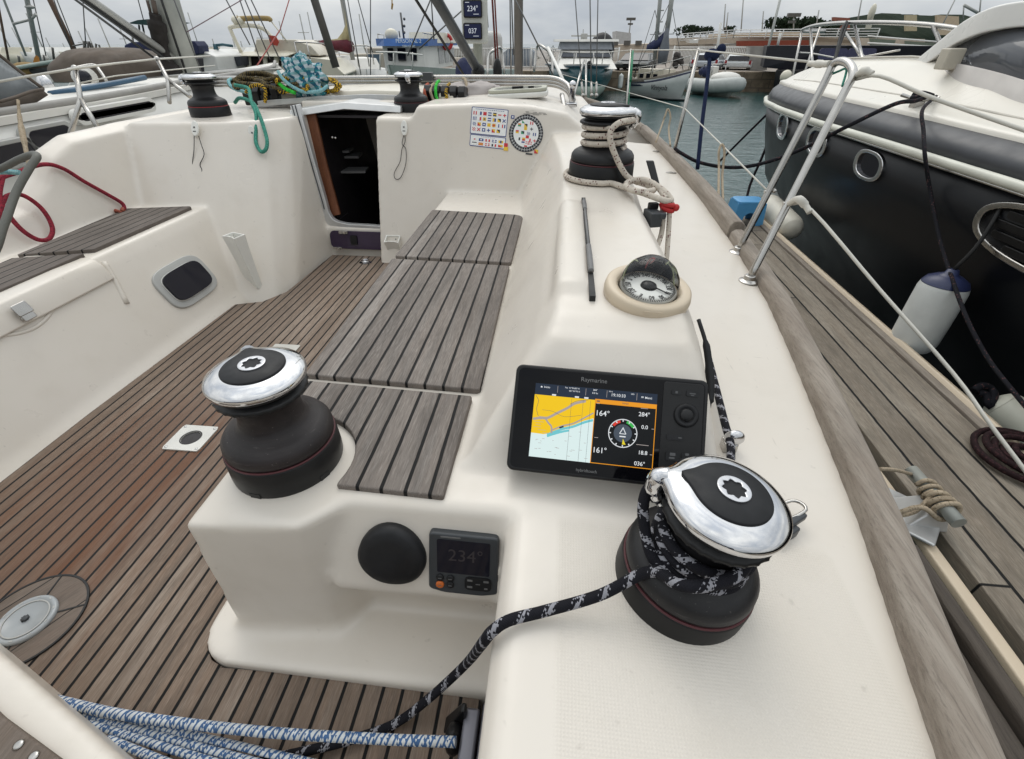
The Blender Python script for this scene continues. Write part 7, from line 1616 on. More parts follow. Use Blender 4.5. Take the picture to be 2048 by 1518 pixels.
b = MB(); slab(b, [pY(130,178,Y0),pY(345,175,Y0),pY(335,158,Y0),pY(140,160,Y0)], 1.8); b.build('hull', M['hull_white'], cvr, .03, 2)
# old sprayhood yacht further left
Y0 = 9.5; ol = thing('canvas_tent_boat', 'dinghy under a sagging canvas with pale trim and ochre bundle at left', 'covered boat', pY(100,160,Y0))
b = MB(); b.loft([[pY(u,v0,Y0+dy),pY(u,v1,Y0+dy),pY(u,v1,Y0+dy+.05),pY(u,v0,Y0+dy+.05)] for u, v0, v1, dy in ((25,140,137,0),(60,138,131,0),(110,134,123,.1),(160,130,117,.2),(200,140,110,.3))]); b.build('canvas', M['canvas_taupe'], ol)
b = MB(); b.tube([pY(25,137,Y0-.03),pY(60,131,Y0-.03),pY(110,123,Y0),pY(160,117,Y0+.1),pY(185,113,Y0+.2)], .03, 8, 4); b.build('pale_trim', plain('pale_green_trim', (.35,.42,.38), .5), ol)
b = MB(); b.ball(pY(55,140,Y0+.2), (.30,.2,.13), 14, 8); b.build('ochre_bundle', plain('ochre_bundle', (.26,.17,.06), .8), ol)
b = MB(); b.ball(pY(100,141,Y0+.25), (.42,.25,.10), 14, 8); b.ball(pY(125,137,Y0+.2), (.2,.2,.08), 12, 8); b.build('dark_bundle', plain('dark_bundle', (.03,.035,.035), .85), ol)
b = MB(); slab(b, [pY(20,168,Y0),pY(230,165,Y0),pY(225,146,Y0),pY(25,150,Y0)], 1.4); b.build('hull', M['deck_white'], ol, .03, 2)
# ---------------------------------------------------------------- masts, stays and rigging against the sky
GM = 'masts of the moored boats'
spar(78,120,50,-20,20,8,'spar_grey','pale mast with dark radar bracket and spreaders at far left',ext=1.2,group=GM)
b = MB(); b.tube([pY(59,42,20),pY(72,28,20)], .05, 6); b.tube([pY(26,48,20),pY(57,40,20)], .04, 6); b.ball(pY(60,14,20), (.22,.1,.06), 8, 6); tag(b.build('spreader', M['spar_grey']), 'spreaders and bracket on the pale far-left mast', 'spreader')
spar(18,125,-2,20,18,4,'spar_brown','thin brown mast at the left picture edge',ext=1.0,group=GM)
spar(52,112,4,-10,22,4,'spar_grey','thin slanting grey mast left of the pale mast',ext=1.0,group=GM)
spar(156,115,95,-10,16,9,'spar_brown','brown furled forestay slanting at upper left',ext=1.0,name='furled_forestay',cat='forestay')
spar(672,135,624,-16,9.5,15,'spar_dark','thick dark furled forestay left of the blue launch',ext=1.0,name='furled_forestay',cat='forestay')
spar(706,120,682,-16,16,9,'spar_grey','grey mast with maroon boom cover left of the blue launch',ext=1.2,group=GM)
spar(1037,150,1037,-16,9.0,17,plain('taupe_spar',(.15,.135,.12),.5),'thick taupe furled headsail right of our mast',ext=1.0,name='furled_forestay',cat='forestay')
b = MB(); c0, c1 = pY(640,88,16), pY(705,93,16); b.loft([[c0.lerp(c1,f)+Vector((0,y*k,z*k)) for y, z in oval(.16,.13,12)] for f, k in ((0,.55),(.1,.8),(.5,1.0),(.9,1.35),(1,1.0))], 0, True)
bo = thing('boom_cover', 'maroon boom cover with tan sail heaped on top', 'boom cover', c0); b.build('cover', M['canvas_red'], bo)
b = MB(); b.loft([[c0.lerp(c1,f)+Vector((0,y,z)) for y, z in ((-.1,.05),(.1,.05),(.06,up),(-.06,up))] for f, up in ((.35,.12),(.6,.16),(.8,.33),(.92,.5),(.97,.85))], 0, True); b.build('sail', M['canvas_tan'], bo)
for a in ((160,118,112,-5,14,'thin stay beside the brown forestay, upper one'),(150,120,106,-5,14.2,'thin stay beside the brown forestay, lower one'),(173,112,166,5,13,'thin dark halyard hanging with a loop at upper left'),(92,112,70,15,21,'thin backstay right of the pale far-left mast'),(404,148,345,-8,7.4,'black shroud to the right of the neighbour mast'),(287,40,275,-5,11,'thin shroud above the dark bimini'),
          (520,120,478,-5,8.2,'left shroud of the group over the flybridge yacht'),(540,118,488,-5,8.3,'second shroud of the group over the flybridge yacht'),(560,120,500,-5,8.4,'third shroud of the group over the flybridge yacht'),(500,90,450,-5,8.0,'thin outer shroud left of the flybridge arch'),
          (722,150,694,-8,12,'dark shroud just right of the maroon boom cover'),(745,105,714,-8,15,'grey stay between the boom cover and the launch'),(741,150,741,-8,14,'vertical thin stay left of the launch'),(815,112,864,-8,9,'dark stay slanting right in front of the launch'),(868,80,862,-8,9.3,'thin vertical stay over the launch roof'),(838,98,905,38,9.6,'pale diagonal stay over the launch roof'),
          (1022,150,1020,-8,8.2,'twin grey shroud left of the taupe headsail'),(1027,110,1023,-8,8.3,'grey shroud with a bottle screw left of the taupe headsail'),(1106,150,1040,18,8.6,'dark stay slanting down right from the taupe headsail'),(976,55,972,-8,6.5,'thin black halyard just right of the displays')):
    rig(a[0],a[1],a[2],a[3],a[4],a[5],2.6 if a[4] < 10 else 2.0)
spar(372,65,490,-4,7.5,1.7,plain('mauve_line',(.20,.13,.15),.6),'thin mauve line rising right from the neighbour mast',Y1=8.2,ext=.3,name='line',cat='rope')
spar(503,148,560,60,8.2,2.2,'pink_line','coral pink line in front of the flybridge yacht, lower stretch',name='line',cat='rope')
spar(560,60,580,-6,8.2,1.8,'pink_line','coral pink line rising to the top of the picture',ext=.3,name='line',cat='rope')
b = MB(); b.tube([pY(993,140,7.2),pY(984,-10,7.2),pY(982,-60,7.2)], .012, 8); b.tube([pY(997,140,7.2),pY(989,-10,7.2)], .010, 8); tag(b.build('red_halyard', rope_mat('red_brown_halyard', (.16,.04,.035), (.08,.02,.02), .4, .3, 6)), 'pair of red-brown halyards right of the instrument displays', 'rope')
b = MB(); b.ball(pY(995,142,7.15), (.06,.06,.14), 12, 8); tag(b.build('halyard_block', M['black']), 'dark block at the foot of the red-brown halyards', 'block')
b = MB(); b.ball(pY(929,145,7.0), (.12,.12,.16), 12, 8); tag(b.build('mast_bag', M['canvas_navy']), 'small navy bag left of the mast foot', 'bag')
# our own starboard shrouds to the chain plate
ch = pz(1183,196,-.62)
for (u, v, lb) in ((1150,-8,'left starboard shroud rising from the side deck'),(1180,-8,'middle starboard shroud rising from the side deck'),(1196,-8,'right starboard shroud rising from the side deck')):
    p1 = pT(u,v,6.2); b = MB(); q = ch+Vector(((u-1180)*.004,0,0)); b.tube([q, p1+(p1-q)*.6], .0075 if u != 1180 else .009, 8); o = thing('shroud', lb, 'shroud', ch, 'starboard shrouds of our yacht'); b.build('wire', M['wire_dk'], o)
    t_ = MB(); t_.tube([q+Vector((0,0,.02)), q.lerp(p1,.16)], .017, 10); t_.ball(q+Vector((0,0,.03)), .028, 10, 7); t_.build('bottle_screw', M['steel'], o)
for (a, c, lb) in (((1168,120),(1148,192),'left leg of the steel pole pair before the teal cruiser'),((1172,120),(1172,192),'right leg of the steel pole pair before the teal cruiser')):
    b = MB(); b.tube([pT(a[0],a[1],6.6), pT(c[0],c[1],6.0)], .014, 8); tag(b.build('steel_strut', M['steel']), lb, 'strut')
for a, c, t0, lb in (((985,100),(975,150),8.6,'curved steel hoop of a pulpit left of the taupe headsail'),((1092,95),(1105,150),9.0,'curved steel hoop of a pulpit right of the taupe headsail')):
    b = MB(); k = 1 if a[0] < 1000 else -1
    b.tube([pT(c[0],c[1],t0), pT(c[0]+2*k,c[1]-38,t0), pT(a[0]+4*k,a[1],t0), pT(a[0]+22*k*.8,a[1]-2,t0+.3), pT(a[0]+24*k,a[1]+48,t0+.4)], .024, 8, 4); tag(b.build('pulpit', M['steel']), lb, 'pulpit')
b = MB(); b.tube([pT(1096,96,8.8), pT(1117,140,8.4), pT(1130,170,8.0)], .030, 8); tag(b.build('boarding_pole', M['hull_white']), 'white pole leaning beside the teal cruiser bow', 'pole')
# pulpits and clutter of low boats around x 600-720
for k, (u, v, Y, w_, h_, mt, lb) in enumerate(((640,140,15,2.1,.55,'hull_white','low white sailboat deck behind the checked cloth'),(715,140,17,2.6,.6,'hull_white','white foredeck of a sailboat left of the launch'),(606,128,18,1.3,.4,'hull_cream','cream motorboat side right of the flybridge yacht'))):
    q = pY(u,v,Y); T = Matrix.Translation((q.x,q.y,WATER)) @ Matrix.Rotation(R(-80+20*k), 4, 'Z'); fb_k = q.z-WATER+.08
    root = thing('moored_sailboat', lb, 'sailboat', T.translation, 'small moored boats at centre left')
    b = MB(); hullb(b, T @ Matrix.Translation((-3.2,0,0)), 4.8, w_, fb_k*.9, fb_k, 0, .1, 2.4, .7); b.build('hull', M[mt], root)
    b = MB(); cabin(b, T, -2.2, .4, w_*.55, w_*.48, fb_k*.9, fb_k+.22, .35, .1); b.build('cabin', M['deck_white'], root)
    railing('pulpit', T, [(.2,-.5,fb_k+.5),(1.3,-.15,fb_k+.55),(1.3,.15,fb_k+.55),(.2,.5,fb_k+.5)], .018, root, drop=.5)
b = MB(); slab(b, [pY(636,152,16),pY(668,152,16),pY(664,128,16),pY(640,130,16)], .5); tag(b.build('red_hatch_board', plain('dark_red_board', (.11,.03,.025), .7)), 'dark red board on the boats left of the dark forestay', 'board')
b = MB(); b.loft([[pY(628,130,15.5),pY(642,132,15.5),pY(638,121,15.5),pY(630,120,15.5)],[pY(628,130,15.8),pY(642,132,15.8),pY(638,121,15.8),pY(630,120,15.8)]]); tag(b.build('green_flag', plain('green_flag', (.03,.16,.04), .8)), 'small green flag behind the checked cloth', 'flag')
b = MB(); b.loft([[pY(733,130,20),pY(760,130,20),pY(760,108,20),pY(733,108,20)],[pY(733,130,20.3),pY(760,130,20.3),pY(760,108,20.3),pY(733,108,20.3)]]); tag(b.build('blue_notice', plain('blue_grey_board', (.04,.075,.11), .6)), 'blue-grey notice board just left of the launch', 'board')
b = MB(); b.tube([pY(784,-8,30),pY(784,18,30)], .03, 6); b.loft([[pY(783,4,30),pY(787,8,30),pY(785,20,30),pY(782,18,30)],[pY(783,4,30.1),pY(787,8,30.1),pY(785,20,30.1),pY(782,18,30.1)]]); tag(b.build('hanging_pennant', plain('yellow_red_pennant', (.5,.3,.08), .7)), 'tiny hanging pennant above the blue launch', 'flag')
for (u, v0, v1, Y, px, lb) in ((40,128,112,26,4,'short dark mooring post at far left'),(108,120,95,24,4,'dark post right of the pale far-left mast'),(90,124,110,30,3,'small post below the pale far-left mast'),(170,116,82,12,2,'left leg of a pushpit behind the tarpaulin')):
    spar(u,v0,u-3,v1,Y,px,'spar_dark',lb,name='mooring_post',cat='post')
b = MB(); b.loft([[pY(66,125,19),pY(80,125,19),pY(78,114,19),pY(72,110,19),pY(68,116,19)],[pY(66,125,19.3),pY(80,125,19.3),pY(78,114,19.3),pY(72,110,19.3),pY(68,116,19.3)]]); tag(b.build('orange_cover', plain('orange_canvas', (.48,.20,.03), .7)), 'orange canvas cover at the foot of the pale far-left mast', 'canvas cover')
b = MB()
for (a, c, e) in (((168,83),(178,83),(186,112)),((176,86),(182,86),(192,112)),((192,88),(198,90),(204,108))):
    b.tube([pY(a[0],a[1]+26,12.5), pY(a[0],a[1],12.5), pY(c[0],c[1],12.5), pY(e[0],e[1],12.5)], .022, 6)
b.tube([pY(145,92,12.5), pY(176,86,12.5)], .014, 6); tag(b.build('pushpit_rails', M['spar_dark']), 'dark pushpit rails behind the tarpaulin boat', 'pushpit')
# ---------------------------------------------------------------- quay, buildings, cars, trees
stone = NT('quay_stone'); o_ = stone.obj(); br_ = stone.node('ShaderNodeTexBrick', ins={'Vector': stone.node('ShaderNodeVectorRotate', rotation_type='X_AXIS', ins={'Vector': o_, 'Angle': R(90)}).outputs[0], 'Scale': 1.0, 'Color1': (.30,.235,.165,1), 'Color2': (.22,.17,.12,1), 'Mortar': (.12,.10,.08,1), 'Mortar Size': .02, 'Brick Width': .8, 'Row Height': .33})
nn = stone.noise(o_, 3.5, 5); stone.set(color=stone.mix(stone.maprange(nn, .4, .7), br_.outputs[0], (.12,.09,.06)), rough=.9, normal=stone.bump(nn, .6, .05))
QX0, QY = -7.5, 25.6
b = MB(); b.box((36,66,(QZ := -1.06)-1.0), (88,80,2.0)); 
q_ = tag(b.build('quay', plain('quay_paving', (.27,.235,.20), .85, var=.2, sc=.5)), kind='structure')
b = MB(); b.box((36,25.94,-1.55), (88,.6,1.0)); tag(b.build('quay_wall', stone.mat), 'rough brown stone quay wall standing in the water', 'quay wall')
b = MB(); b.box((-60,64,-1.2), (104,14,1.5)); tag(b.build('far_breakwater', M['concrete']), 'long low pale breakwater behind the boats at left', 'breakwater')
# long concrete terrace building
def wallq(name, u0, v0, u1, v1, Y0_, Y1_, vb0, vb1, mat, label, cat, th=3.0):
    a, c = pY(u0,v0,Y0_), pY(u1,v1,Y1_); a2, c2 = pY(u0,vb0,Y0_), pY(u1,vb1,Y1_)
    b = MB(); d = Vector((0,th,0)); b.loft([[a2,c2,c,a],[a2+d,c2+d,c+d,a+d]]); return tag(b.build(name, M[mat] if isinstance(mat,str) else mat), label, cat)
M['tan_wall'] = plain('tan_wall', (.54,.465,.38), .85, var=.15, sc=.4); M['grey_wall'] = plain('pale_grey_wall', (.56,.53,.49), .85, var=.15, sc=.4)
wallq('harbour_building',1222,90,1340,86,42,42,150,150,'tan_wall','beige flat-roofed building left of the ketch masts','building',6)
b = MB()
for u in (1230,1254,1277): b.box(pY(u,86,41.9), (.45,.2,.28))
tag(b.build('roof_vents', M['spar_dark']), 'row of small dark roof openings on the beige building', 'vent')
wallq('pale_block',1232,62,1262,66,50,50,95,95,plain('misty_block',(.46,.46,.46),.9),'pale misty block rising behind the beige building','building',4)
tb_ = thing('terrace_building', 'long concrete terrace building with white railings behind the parked cars', 'building', pY(1500,140,40))
def tq(name, pts, mat, th=1.0, root=tb_):
    P = [pY(*p) for p in pts]; b = MB(); b.loft([P,[p+Vector((0,th,0)) for p in P]]); return b.build(name, M[mat] if isinstance(mat,str) else mat, root)
tq('lower_wall', [(1352,152,38),(1760,140,32),(1760,86,32),(1352,90,38)], 'grey_wall', 6)
tq('terrace_slab', [(1352,90,37.4),(1470,87,36),(1770,86,31.4),(1850,94,30),(1850,78,30),(1620,73,33),(1470,74,36),(1352,76,37.4)], 'tan_wall', 6)
tq('red_shutter', [(1475,92,35.4),(1618,91,32.8),(1618,80,32.8),(1475,82,35.4)], plain('brick_red_shutter',(.26,.055,.03),.7), .3)
tq('white_panel', [(1398,104,37),(1426,103,37),(1426,84,37),(1398,84,37)], 'deck_white', .3)
tq('upper_wall', [(1440,76,37.5),(1640,72,34),(1640,62,34),(1440,68,37.5)], plain('sand_wall',(.45,.36,.26),.85), 3)
b = MB()
P0, P1, P2 = pY(1362,68,37.2), pY(1470,60,35.6), pY(1760,57,31)
for a, c in ((P0,P1),(P1,P2)):
    for k in range(4): dz_ = -.11*k; b.tube([a+Vector((0,0,dz_)), c+Vector((0,0,dz_))], .022, 5)
    for k in range(9): q = a.lerp(c,k/8); b.tube([q,q-Vector((0,0,.42))], .03, 5)
b.build('railing', plain('white_railing', (.66,.66,.64), .5), tb_)
tq('pier_column', [(1722,92,30.6),(1740,92,30.6),(1738,76,30.6),(1724,76,30.6)], 'tan_wall', .6); tq('pier_column', [(1795,98,29.6),(1813,99,29.6),(1818,80,29.6),(1800,79,29.6)], 'tan_wall', .6)
tq('window_band', [(1728,90,31.2),(1870,100,28.5),(1870,86,28.5),(1728,76,31.2)], plain('green_window_band',(.20,.25,.21),.3), .3)
b = MB(); b.tube([pY(1735,86,30.4), pY(1870,94,28.2)], .04, 5); b.tube([pY(1735,72,30.4), pY(1900,86,28.0)], .035, 5); b.build('balcony_rail', plain('white_rail2',(.62,.62,.60),.5), tb_)
# black barge and its dark cover, right of the cars
bg_ = thing('black_barge', 'black steel barge with tall dark side moored at the right end of the quay', 'barge', pY(1600,170,23))
b = MB(); P = [pY(1526,135,24.8),pY(1700,150,22.2),pY(1900,160,20.5),pY(1900,92,20.5),pY(1700,91,22.2),pY(1535,91,24.8)]; b.loft([P,[p+Vector((.6,2.2,0)) for p in P]]); b.build('superstructure', plain('blackish_steel',(.012,.013,.020),.5), bg_)
b = MB(); P = [pY(1546,178,23.4),pY(1660,190,21.5),pY(1900,220,19),pY(1900,140,19),pY(1660,140,21.5),pY(1552,141,23.4)]; b.loft([P,[p+Vector((.8,2.0,0)) for p in P]]); b.build('hull', plain('black_steel_hull',(.008,.008,.010),.4), bg_)
b = MB()
for u in (1665,1722): 
    F_ = frame(pY(u,108,21.6), (1,-.3,0), (0,0,1)); b.prism(rrect(.9,.34,.1,5), -.02, .05, 0, F_)
b.build('side_window', plain('violet_window',(.06,.06,.12),.25), bg_)
b = MB(); b.ball(pY(1572,153,22.4), (.22,.2,.22), 12, 8); b.build('mooring_buoy', M['hull_cream'], bg_)
wallq('silver_tarpaulin',1500,93,1534,93,27.5,27.2,140,140,plain('silver_sheet',(.33,.32,.30),.5,var=.3,sc=2.5),'silver-grey sheeted stack left of the black barge','tarpaulin',.6)
# white bar fences along the quay
def fence(pts, hgt, n, label):
    root = thing('bar_fence', label, 'fence', pts[0]); b = MB()
    for a, c in zip(pts, pts[1:]):
        b.tube([a+Vector((0,0,hgt)), c+Vector((0,0,hgt))], .022, 5); b.tube([a+Vector((0,0,.1)), c+Vector((0,0,.1))], .022, 5)
        for k in range(n+1): q = a.lerp(c,k/n); b.tube([q,q+Vector((0,0,hgt))], .012, 4)
    b.build('bars', M['white_paint'], root); p = MB()
    for q in pts: p.tube([q,q+Vector((0,0,hgt+.06))], .035, 6)
    p.build('posts', M['white_paint'], root)
hq = pY(1050,97,28).z+1.06
fence([Vector((x,28,-1.06)) for x in (pY(905,120,28).x, pY(985,120,28).x, pY(1062,120,28).x, pY(1135,120,28).x)], hq, 26, 'white vertical bar fence behind our mast and the taupe headsail')
fence([Vector((x,28.3,-1.06)) for x in (pY(1190,120,28.3).x, pY(1236,120,28.3).x)], hq, 18, 'white vertical bar fence between the teal cruiser and the dark car')
fence([Vector((x,30.5,-1.06)) for x in (pY(1345,120,30.5).x, pY(1425,120,30.5).x, pY(1530,120,30.5).x)], hq*1.05, 30, 'white vertical bar fence behind the white cars')
# cars
def car(u, v, Y, hdg, L, W, H, body, label, suv=True):
    """v: pixel row of the roof; the wheels stand on the quay"""
    q = pY(u,v,Y); T = Matrix.Translation((q.x,q.y,-1.06)) @ Matrix.Rotation(R(hdg), 4, 'Z')
    root = thing('parked_car', label, 'car', T.translation, 'cars parked on the quay'); k = H
    b = MB(); sd = [(-.5*L,.22*k),(-.5*L,.50*k),(-.47*L,.60*k),(.20*L,.58*k),(.44*L,.50*k),(.5*L,.40*k),(.5*L,.20*k),(.46*L,.15*k),(-.47*L,.15*k)]
    b.loft([[T @ Vector((x*s_,y,z)) for x, z in sd] for y, s_ in ((-W/2,.97),(-W/2*.86,1),(W/2*.86,1),(W/2,.97))], 0, True); b.build('body', body, root, .03, 2)
    g_ = [(-.47*L,.58*k),(-.40*L,.93*k),(-.28*L,1.0*k),(.02*L,.98*k),(.24*L,.57*k)]
    b = MB(); b.loft([[T @ Vector((x,y*(1-.18*(z/k-.57)/.43),z)) for x, z in g_] for y in (-W/2*.93,W/2*.93)]); gh = b.build('cabin', body, root, .03, 2)
    b = MB()
    for sg in (-1,1):
        P = [(-.38*L,.62*k),(-.34*L,.88*k),(-.06*L,.90*k),(.12*L,.62*k)]
        b.loft([[T @ Vector((x,sg*(W/2*.93*(1-.18*(z/k-.57)/.43)+e),z)) for x, z in P] for e in (-.02,.012)])
    b.loft([[T @ Vector((x+e,y*(1-.18*(z/k-.57)/.43),z)) for x, y, z in ((.225*L,-W*.41,.61*k),(.225*L,W*.41,.61*k),(.05*L,W*.40,.94*k),(.05*L,-W*.40,.94*k))] for e in (-.03,.03)])
    b.loft([[T @ Vector((x+e,y*(1-.18*(z/k-.57)/.43),z)) for x, y, z in ((-.475*L,-W*.38,.63*k),(-.475*L,W*.38,.63*k),(-.41*L,W*.38,.90*k),(-.41*L,-W*.38,.90*k))] for e in (-.03,.03)])
    b.build('windows', M['glass_dark'], gh)
    for x in (-.30*L,.31*L):
        for sg in (-1,1):
            Wm = T @ Matrix.Translation((x,sg*W/2*.93,.20*k)) @ Matrix.Rotation(R(90), 4, 'X'); b = MB(); b.lathe([(.20*k,-.09),(.205*k,-.05),(.205*k,.05),(.20*k,.09)], 20, Wm); wl_ = b.build('wheel', M['black_soft'], root)
            b = MB(); b.lathe([(.12*k,-.095),(.12*k,.095)], 14, Wm); b.build('rim', M['alu'], wl_)
    b = MB()
    for sg in (-1,1): b.box((.485*L,sg*W*.36,.42*k), (.06,.26,.1), 0, 0, T)
    b.build('headlights', M['ltgrey'], root)
    b = MB(); b.box((.495*L,0,.36*k), (.03,W*.5,.12*k), 0, 0, T); b.box((.5*L,0,.24*k), (.03,W*.34,.06*k), 0, 0, T); b.build('grille', M['black'], root)
    b = MB()
    for sg in (-1,1): b.box((-.492*L,sg*W*.42,.50*k), (.05,.10,.16), 0, 0, T)
    b.build('tail_lights', M['red_line'], root)
dg_ = plain('dark_green_grey_paint',(.022,.028,.028),.4,coat=.1); wp_ = plain('white_car_paint',(.62,.64,.64),.25,coat=.6); sp2 = plain('silver_car_paint',(.45,.48,.52),.25,.2,coat=.6)
Hc = lambda u, v, Y: pY(u,v,Y).z+1.06
car(1276,106,27.6,-108,2.6,1.55,Hc(1276,106,27.6),dg_,'dark green-grey car facing us between the teal cruiser and the ketch')
car(1424,106,28.8,62,2.2,1.35,Hc(1424,106,28.8),sp2,'silver van-like car behind the navy rope, left of the white car')
car(1484,108,28.6,68,2.1,1.3,Hc(1484,108,28.6),wp_,'white car parked tail-on in front of the red shutters')
# things behind the fence: tank, blue shed, shrubs, signs
b = MB(); c = pY(985,130,34); T = Matrix.Translation((c.x,34,-1.06)); zt_ = pY(985,62,34).z+1.06; b.lathe([(.62,0),(.62,zt_*.8),(.52,zt_*.93),(.2,zt_)], 20, T); tag(b.build('storage_tank', plain('pale_tank',(.50,.50,.48),.6)), 'pale rounded tank behind the fence right of the displays', 'tank')
b = MB(); c = pY(1040,140,31); T = Matrix.Translation((c.x,31,-1.06)); z1_ = pY(1040,105,31).z+1.06; z2_ = pY(1040,95,31).z+1.06
b.loft([[T @ Vector((x,y,z)) for x, z in ((-.85,0),(.85,0),(.85,z1_),(.5,z2_),(-.5,z2_),(-.85,z1_))] for y in (-.8,.8)]); tag(b.build('boat_shed', plain('blue_grey_shed',(.045,.085,.14),.7)), 'blue covered boat shed behind the fence', 'shed')
b = MB(); c = pY(880,116,30); b.loft([[Vector((x,y,z)) for x, z in ((c.x-1.4,-1.06),(c.x+1.0,-1.06),(c.x+1.0,c.z),(c.x-1.4,c.z))] for y in (30,31.5)]); tag(b.build('low_shed', M['tan_wall']), 'tan low wall behind the launch stern', 'wall')
wallq('pale_store',560,112,760,108,34,34,150,150,plain('sandy_store',(.48,.42,.34),.85),'long sandy store building behind the sailboats at centre left','building',4)
# trees
leaf = NT('pine_leaf'); lo = leaf.obj(); lw = leaf.white(leaf.scale(lo, (3,3,3))); ln = leaf.noise(lo, 1.3, 3)
leaf.set(color=leaf.mix(ln, (.012,.022,.014), (.035,.050,.026)), rough=.9, spec=.1)
leaf2 = NT('shrub_leaf'); lo = leaf2.obj(); leaf2.set(color=leaf2.mix(leaf2.noise(lo, 1.3, 3), (.03,.04,.02), (.075,.08,.035)), rough=.9, spec=.1)
bark = plain('tree_bark',(.06,.045,.035),.9)
tr_rng = random.Random(5)
def tree(u, v0, v1, Y, rx, label, mat=None, flat=.55, n=260, base=-1.06):
    """v1: top row of the crown, v0: its lowest row"""
    top, low = pY(u,v1,Y), pY(u,v0,Y); h = top.z-low.z; c = (top+low)/2; w_ = wdt(u,v0,Y,rx)
    root = thing('pine_tree', label, 'tree', (c.x,c.y,base), 'pine trees on the shore')
    t = MB(); t.tube([(c.x,c.y,base),(c.x+.05*w_,c.y,(base+c.z)/2),(c.x,c.y,c.z)], [w_*.09,w_*.07,w_*.05], 8, 3)
    for k in range(5):
        a = k*1.3; t.tube([(c.x,c.y,c.z-h*.3),(c.x+w_*.5*math.cos(a),c.y+w_*.5*math.sin(a),c.z+h*.1)], w_*.025, 6)
    t.build('trunk', bark, root)
    b = MB()
    lumps = [(tr_rng.uniform(-.62,.62),tr_rng.uniform(-.5,.5),tr_rng.uniform(-.25,.3),tr_rng.uniform(.32,.5)) for _ in range(7)]
    for k in range(n):
        L_ = tr_rng.choice(lumps); d_ = Vector((tr_rng.gauss(0,1),tr_rng.gauss(0,1),tr_rng.gauss(0,1))).normalized()*tr_rng.uniform(.7,1.0)
        p = Vector((c.x+(L_[0]+d_.x*L_[3])*w_, c.y+(L_[1]+d_.y*L_[3])*w_, c.z+(L_[2]+d_.z*L_[3])*h*.85))
        s_ = w_*tr_rng.uniform(.06,.13); ax = Vector((tr_rng.gauss(0,1),tr_rng.gauss(0,1),tr_rng.gauss(0,1))).normalized(); e1 = ax.orthogonal().normalized(); e2 = ax.cross(e1)
        for a0 in (0,2.1,4.2):
            q = p+e1*s_*.6*math.cos(a0)+e2*s_*.6*math.sin(a0)
            b.add([q+e1*s_*.7+ax*s_*.2, q+e2*s_*.6, q-e1*s_*.7, q-e2*s_*.6+ax*s_*.2], [(0,1,2,3)])
    b.build('crown', (mat or leaf).mat, root)
for a in ((1373,72,50,75,24,'round dark pine left of a pair above the terrace railing'),(1402,71,50,76,25,'round dark pine right of a pair above the terrace railing'),(1452,68,52,80,18,'small dark pine above the terrace railing'),
          (1556,64,34,60,40,'tall spreading pine at the left end of the tree group'),(1600,64,38,62,42,'spreading pine in the middle of the tree group'),(1640,64,42,64,40,'low pine at the right end of the tree group'),(1660,62,46,66,18,'ragged pine beside the red roofs')):
    tree(*a)
for a in ((1067,122,104,32,16,'olive shrub behind the fence right of the blue shed'),(1100,122,92,33,12,'pale olive shrub behind the fence beside the white pole'),(925,130,112,32,16,'dark shrub behind the fence left of our mast')):
    tree(*a, mat=leaf2, base=-1.06, n=120)
# wooded hill and hillside buildings on the right
hm = NT('wooded_hill'); ho = hm.obj(); hm.set(color=hm.mix(hm.noise(ho, .35, 5, .7), (.010,.018,.014), (.040,.050,.035)), rough=.95, spec=.05)
b = MB(); hp_ = [(1690,58),(1712,40),(1735,31),(1762,29),(1790,30),(1815,36),(1840,33),(1880,31),(1905,36),(1935,38),(1975,48),(2050,60),(2400,80)]
P3 = [pY(u,v,110) for u, v in hp_]; secs = []
for k in range(len(P3)*6-5):
    f = k/6; i = min(int(f), len(P3)-2); p = P3[i].lerp(P3[i+1], f-i); p.z += .5*mnoise.noise(Vector((k*.7,1,2)))
    secs.append([Vector((p.x,80,-1.3)),Vector((p.x,96,p.z*.6)),Vector((p.x,104,p.z*.92+.4*mnoise.noise(Vector((k*.9,5,2))))),Vector((p.x,110,p.z)),Vector((p.x,135,p.z*.8)),Vector((p.x,160,-1.3))])
b.loft(secs, 0, True); tag(b.build('hills', hm.mat), kind='structure')
wallq('hillside_house',1668,34,1700,36,70,70,60,60,plain('red_roofed_wall',(.26,.09,.06),.8),'red-roofed hillside house left of the hill','house',.6)
wallq('hillside_flats',1812,30,1834,30,78,78,62,62,plain('yellowish_flats',(.45,.40,.27),.85),'yellowish block of flats on the hill crest','building',.4)
wallq('hillside_flats',1874,30,1918,33,76,76,70,70,plain('sandy_flats',(.48,.40,.29),.85),'sandy block of flats right of the yellowish block','building',.4)
# boats and mast details on the right
b = MB(); b.loft([[pY(u,v,26) for u, v in ((1730,58),(1742,58),(1750,22),(1742,15),(1738,22))],[pY(u,v,26.4) for u, v in ((1730,58),(1742,58),(1750,22),(1742,15),(1738,22))]]); rd = thing('radar_pylon', 'cream radar pylon with oval dome above the terrace rail', 'radar pylon', pY(1735,60,26)); b.build('pylon', M['hull_cream'], rd)
b = MB(); b.ball(pY(1744,25,25.9), (.12,.15,.30), 14, 9); b.build('dome', M['hull_cream'], rd)
for a in ((1432,115,1442,45,30,5,'hull_white','white flagpole with round cap above the silver car'),(1537,92,1562,-8,24,5,'hull_white','white slanting mast behind the tender'),(1555,92,1561,66,25,5,'hull_white','short white post left of the motor yacht pulpit')):
    spar(a[0],a[1],a[2],a[3],a[4],a[5],a[6],a[7],ext=.5 if a[3] < 0 else 0,name='white_pole',cat='pole')
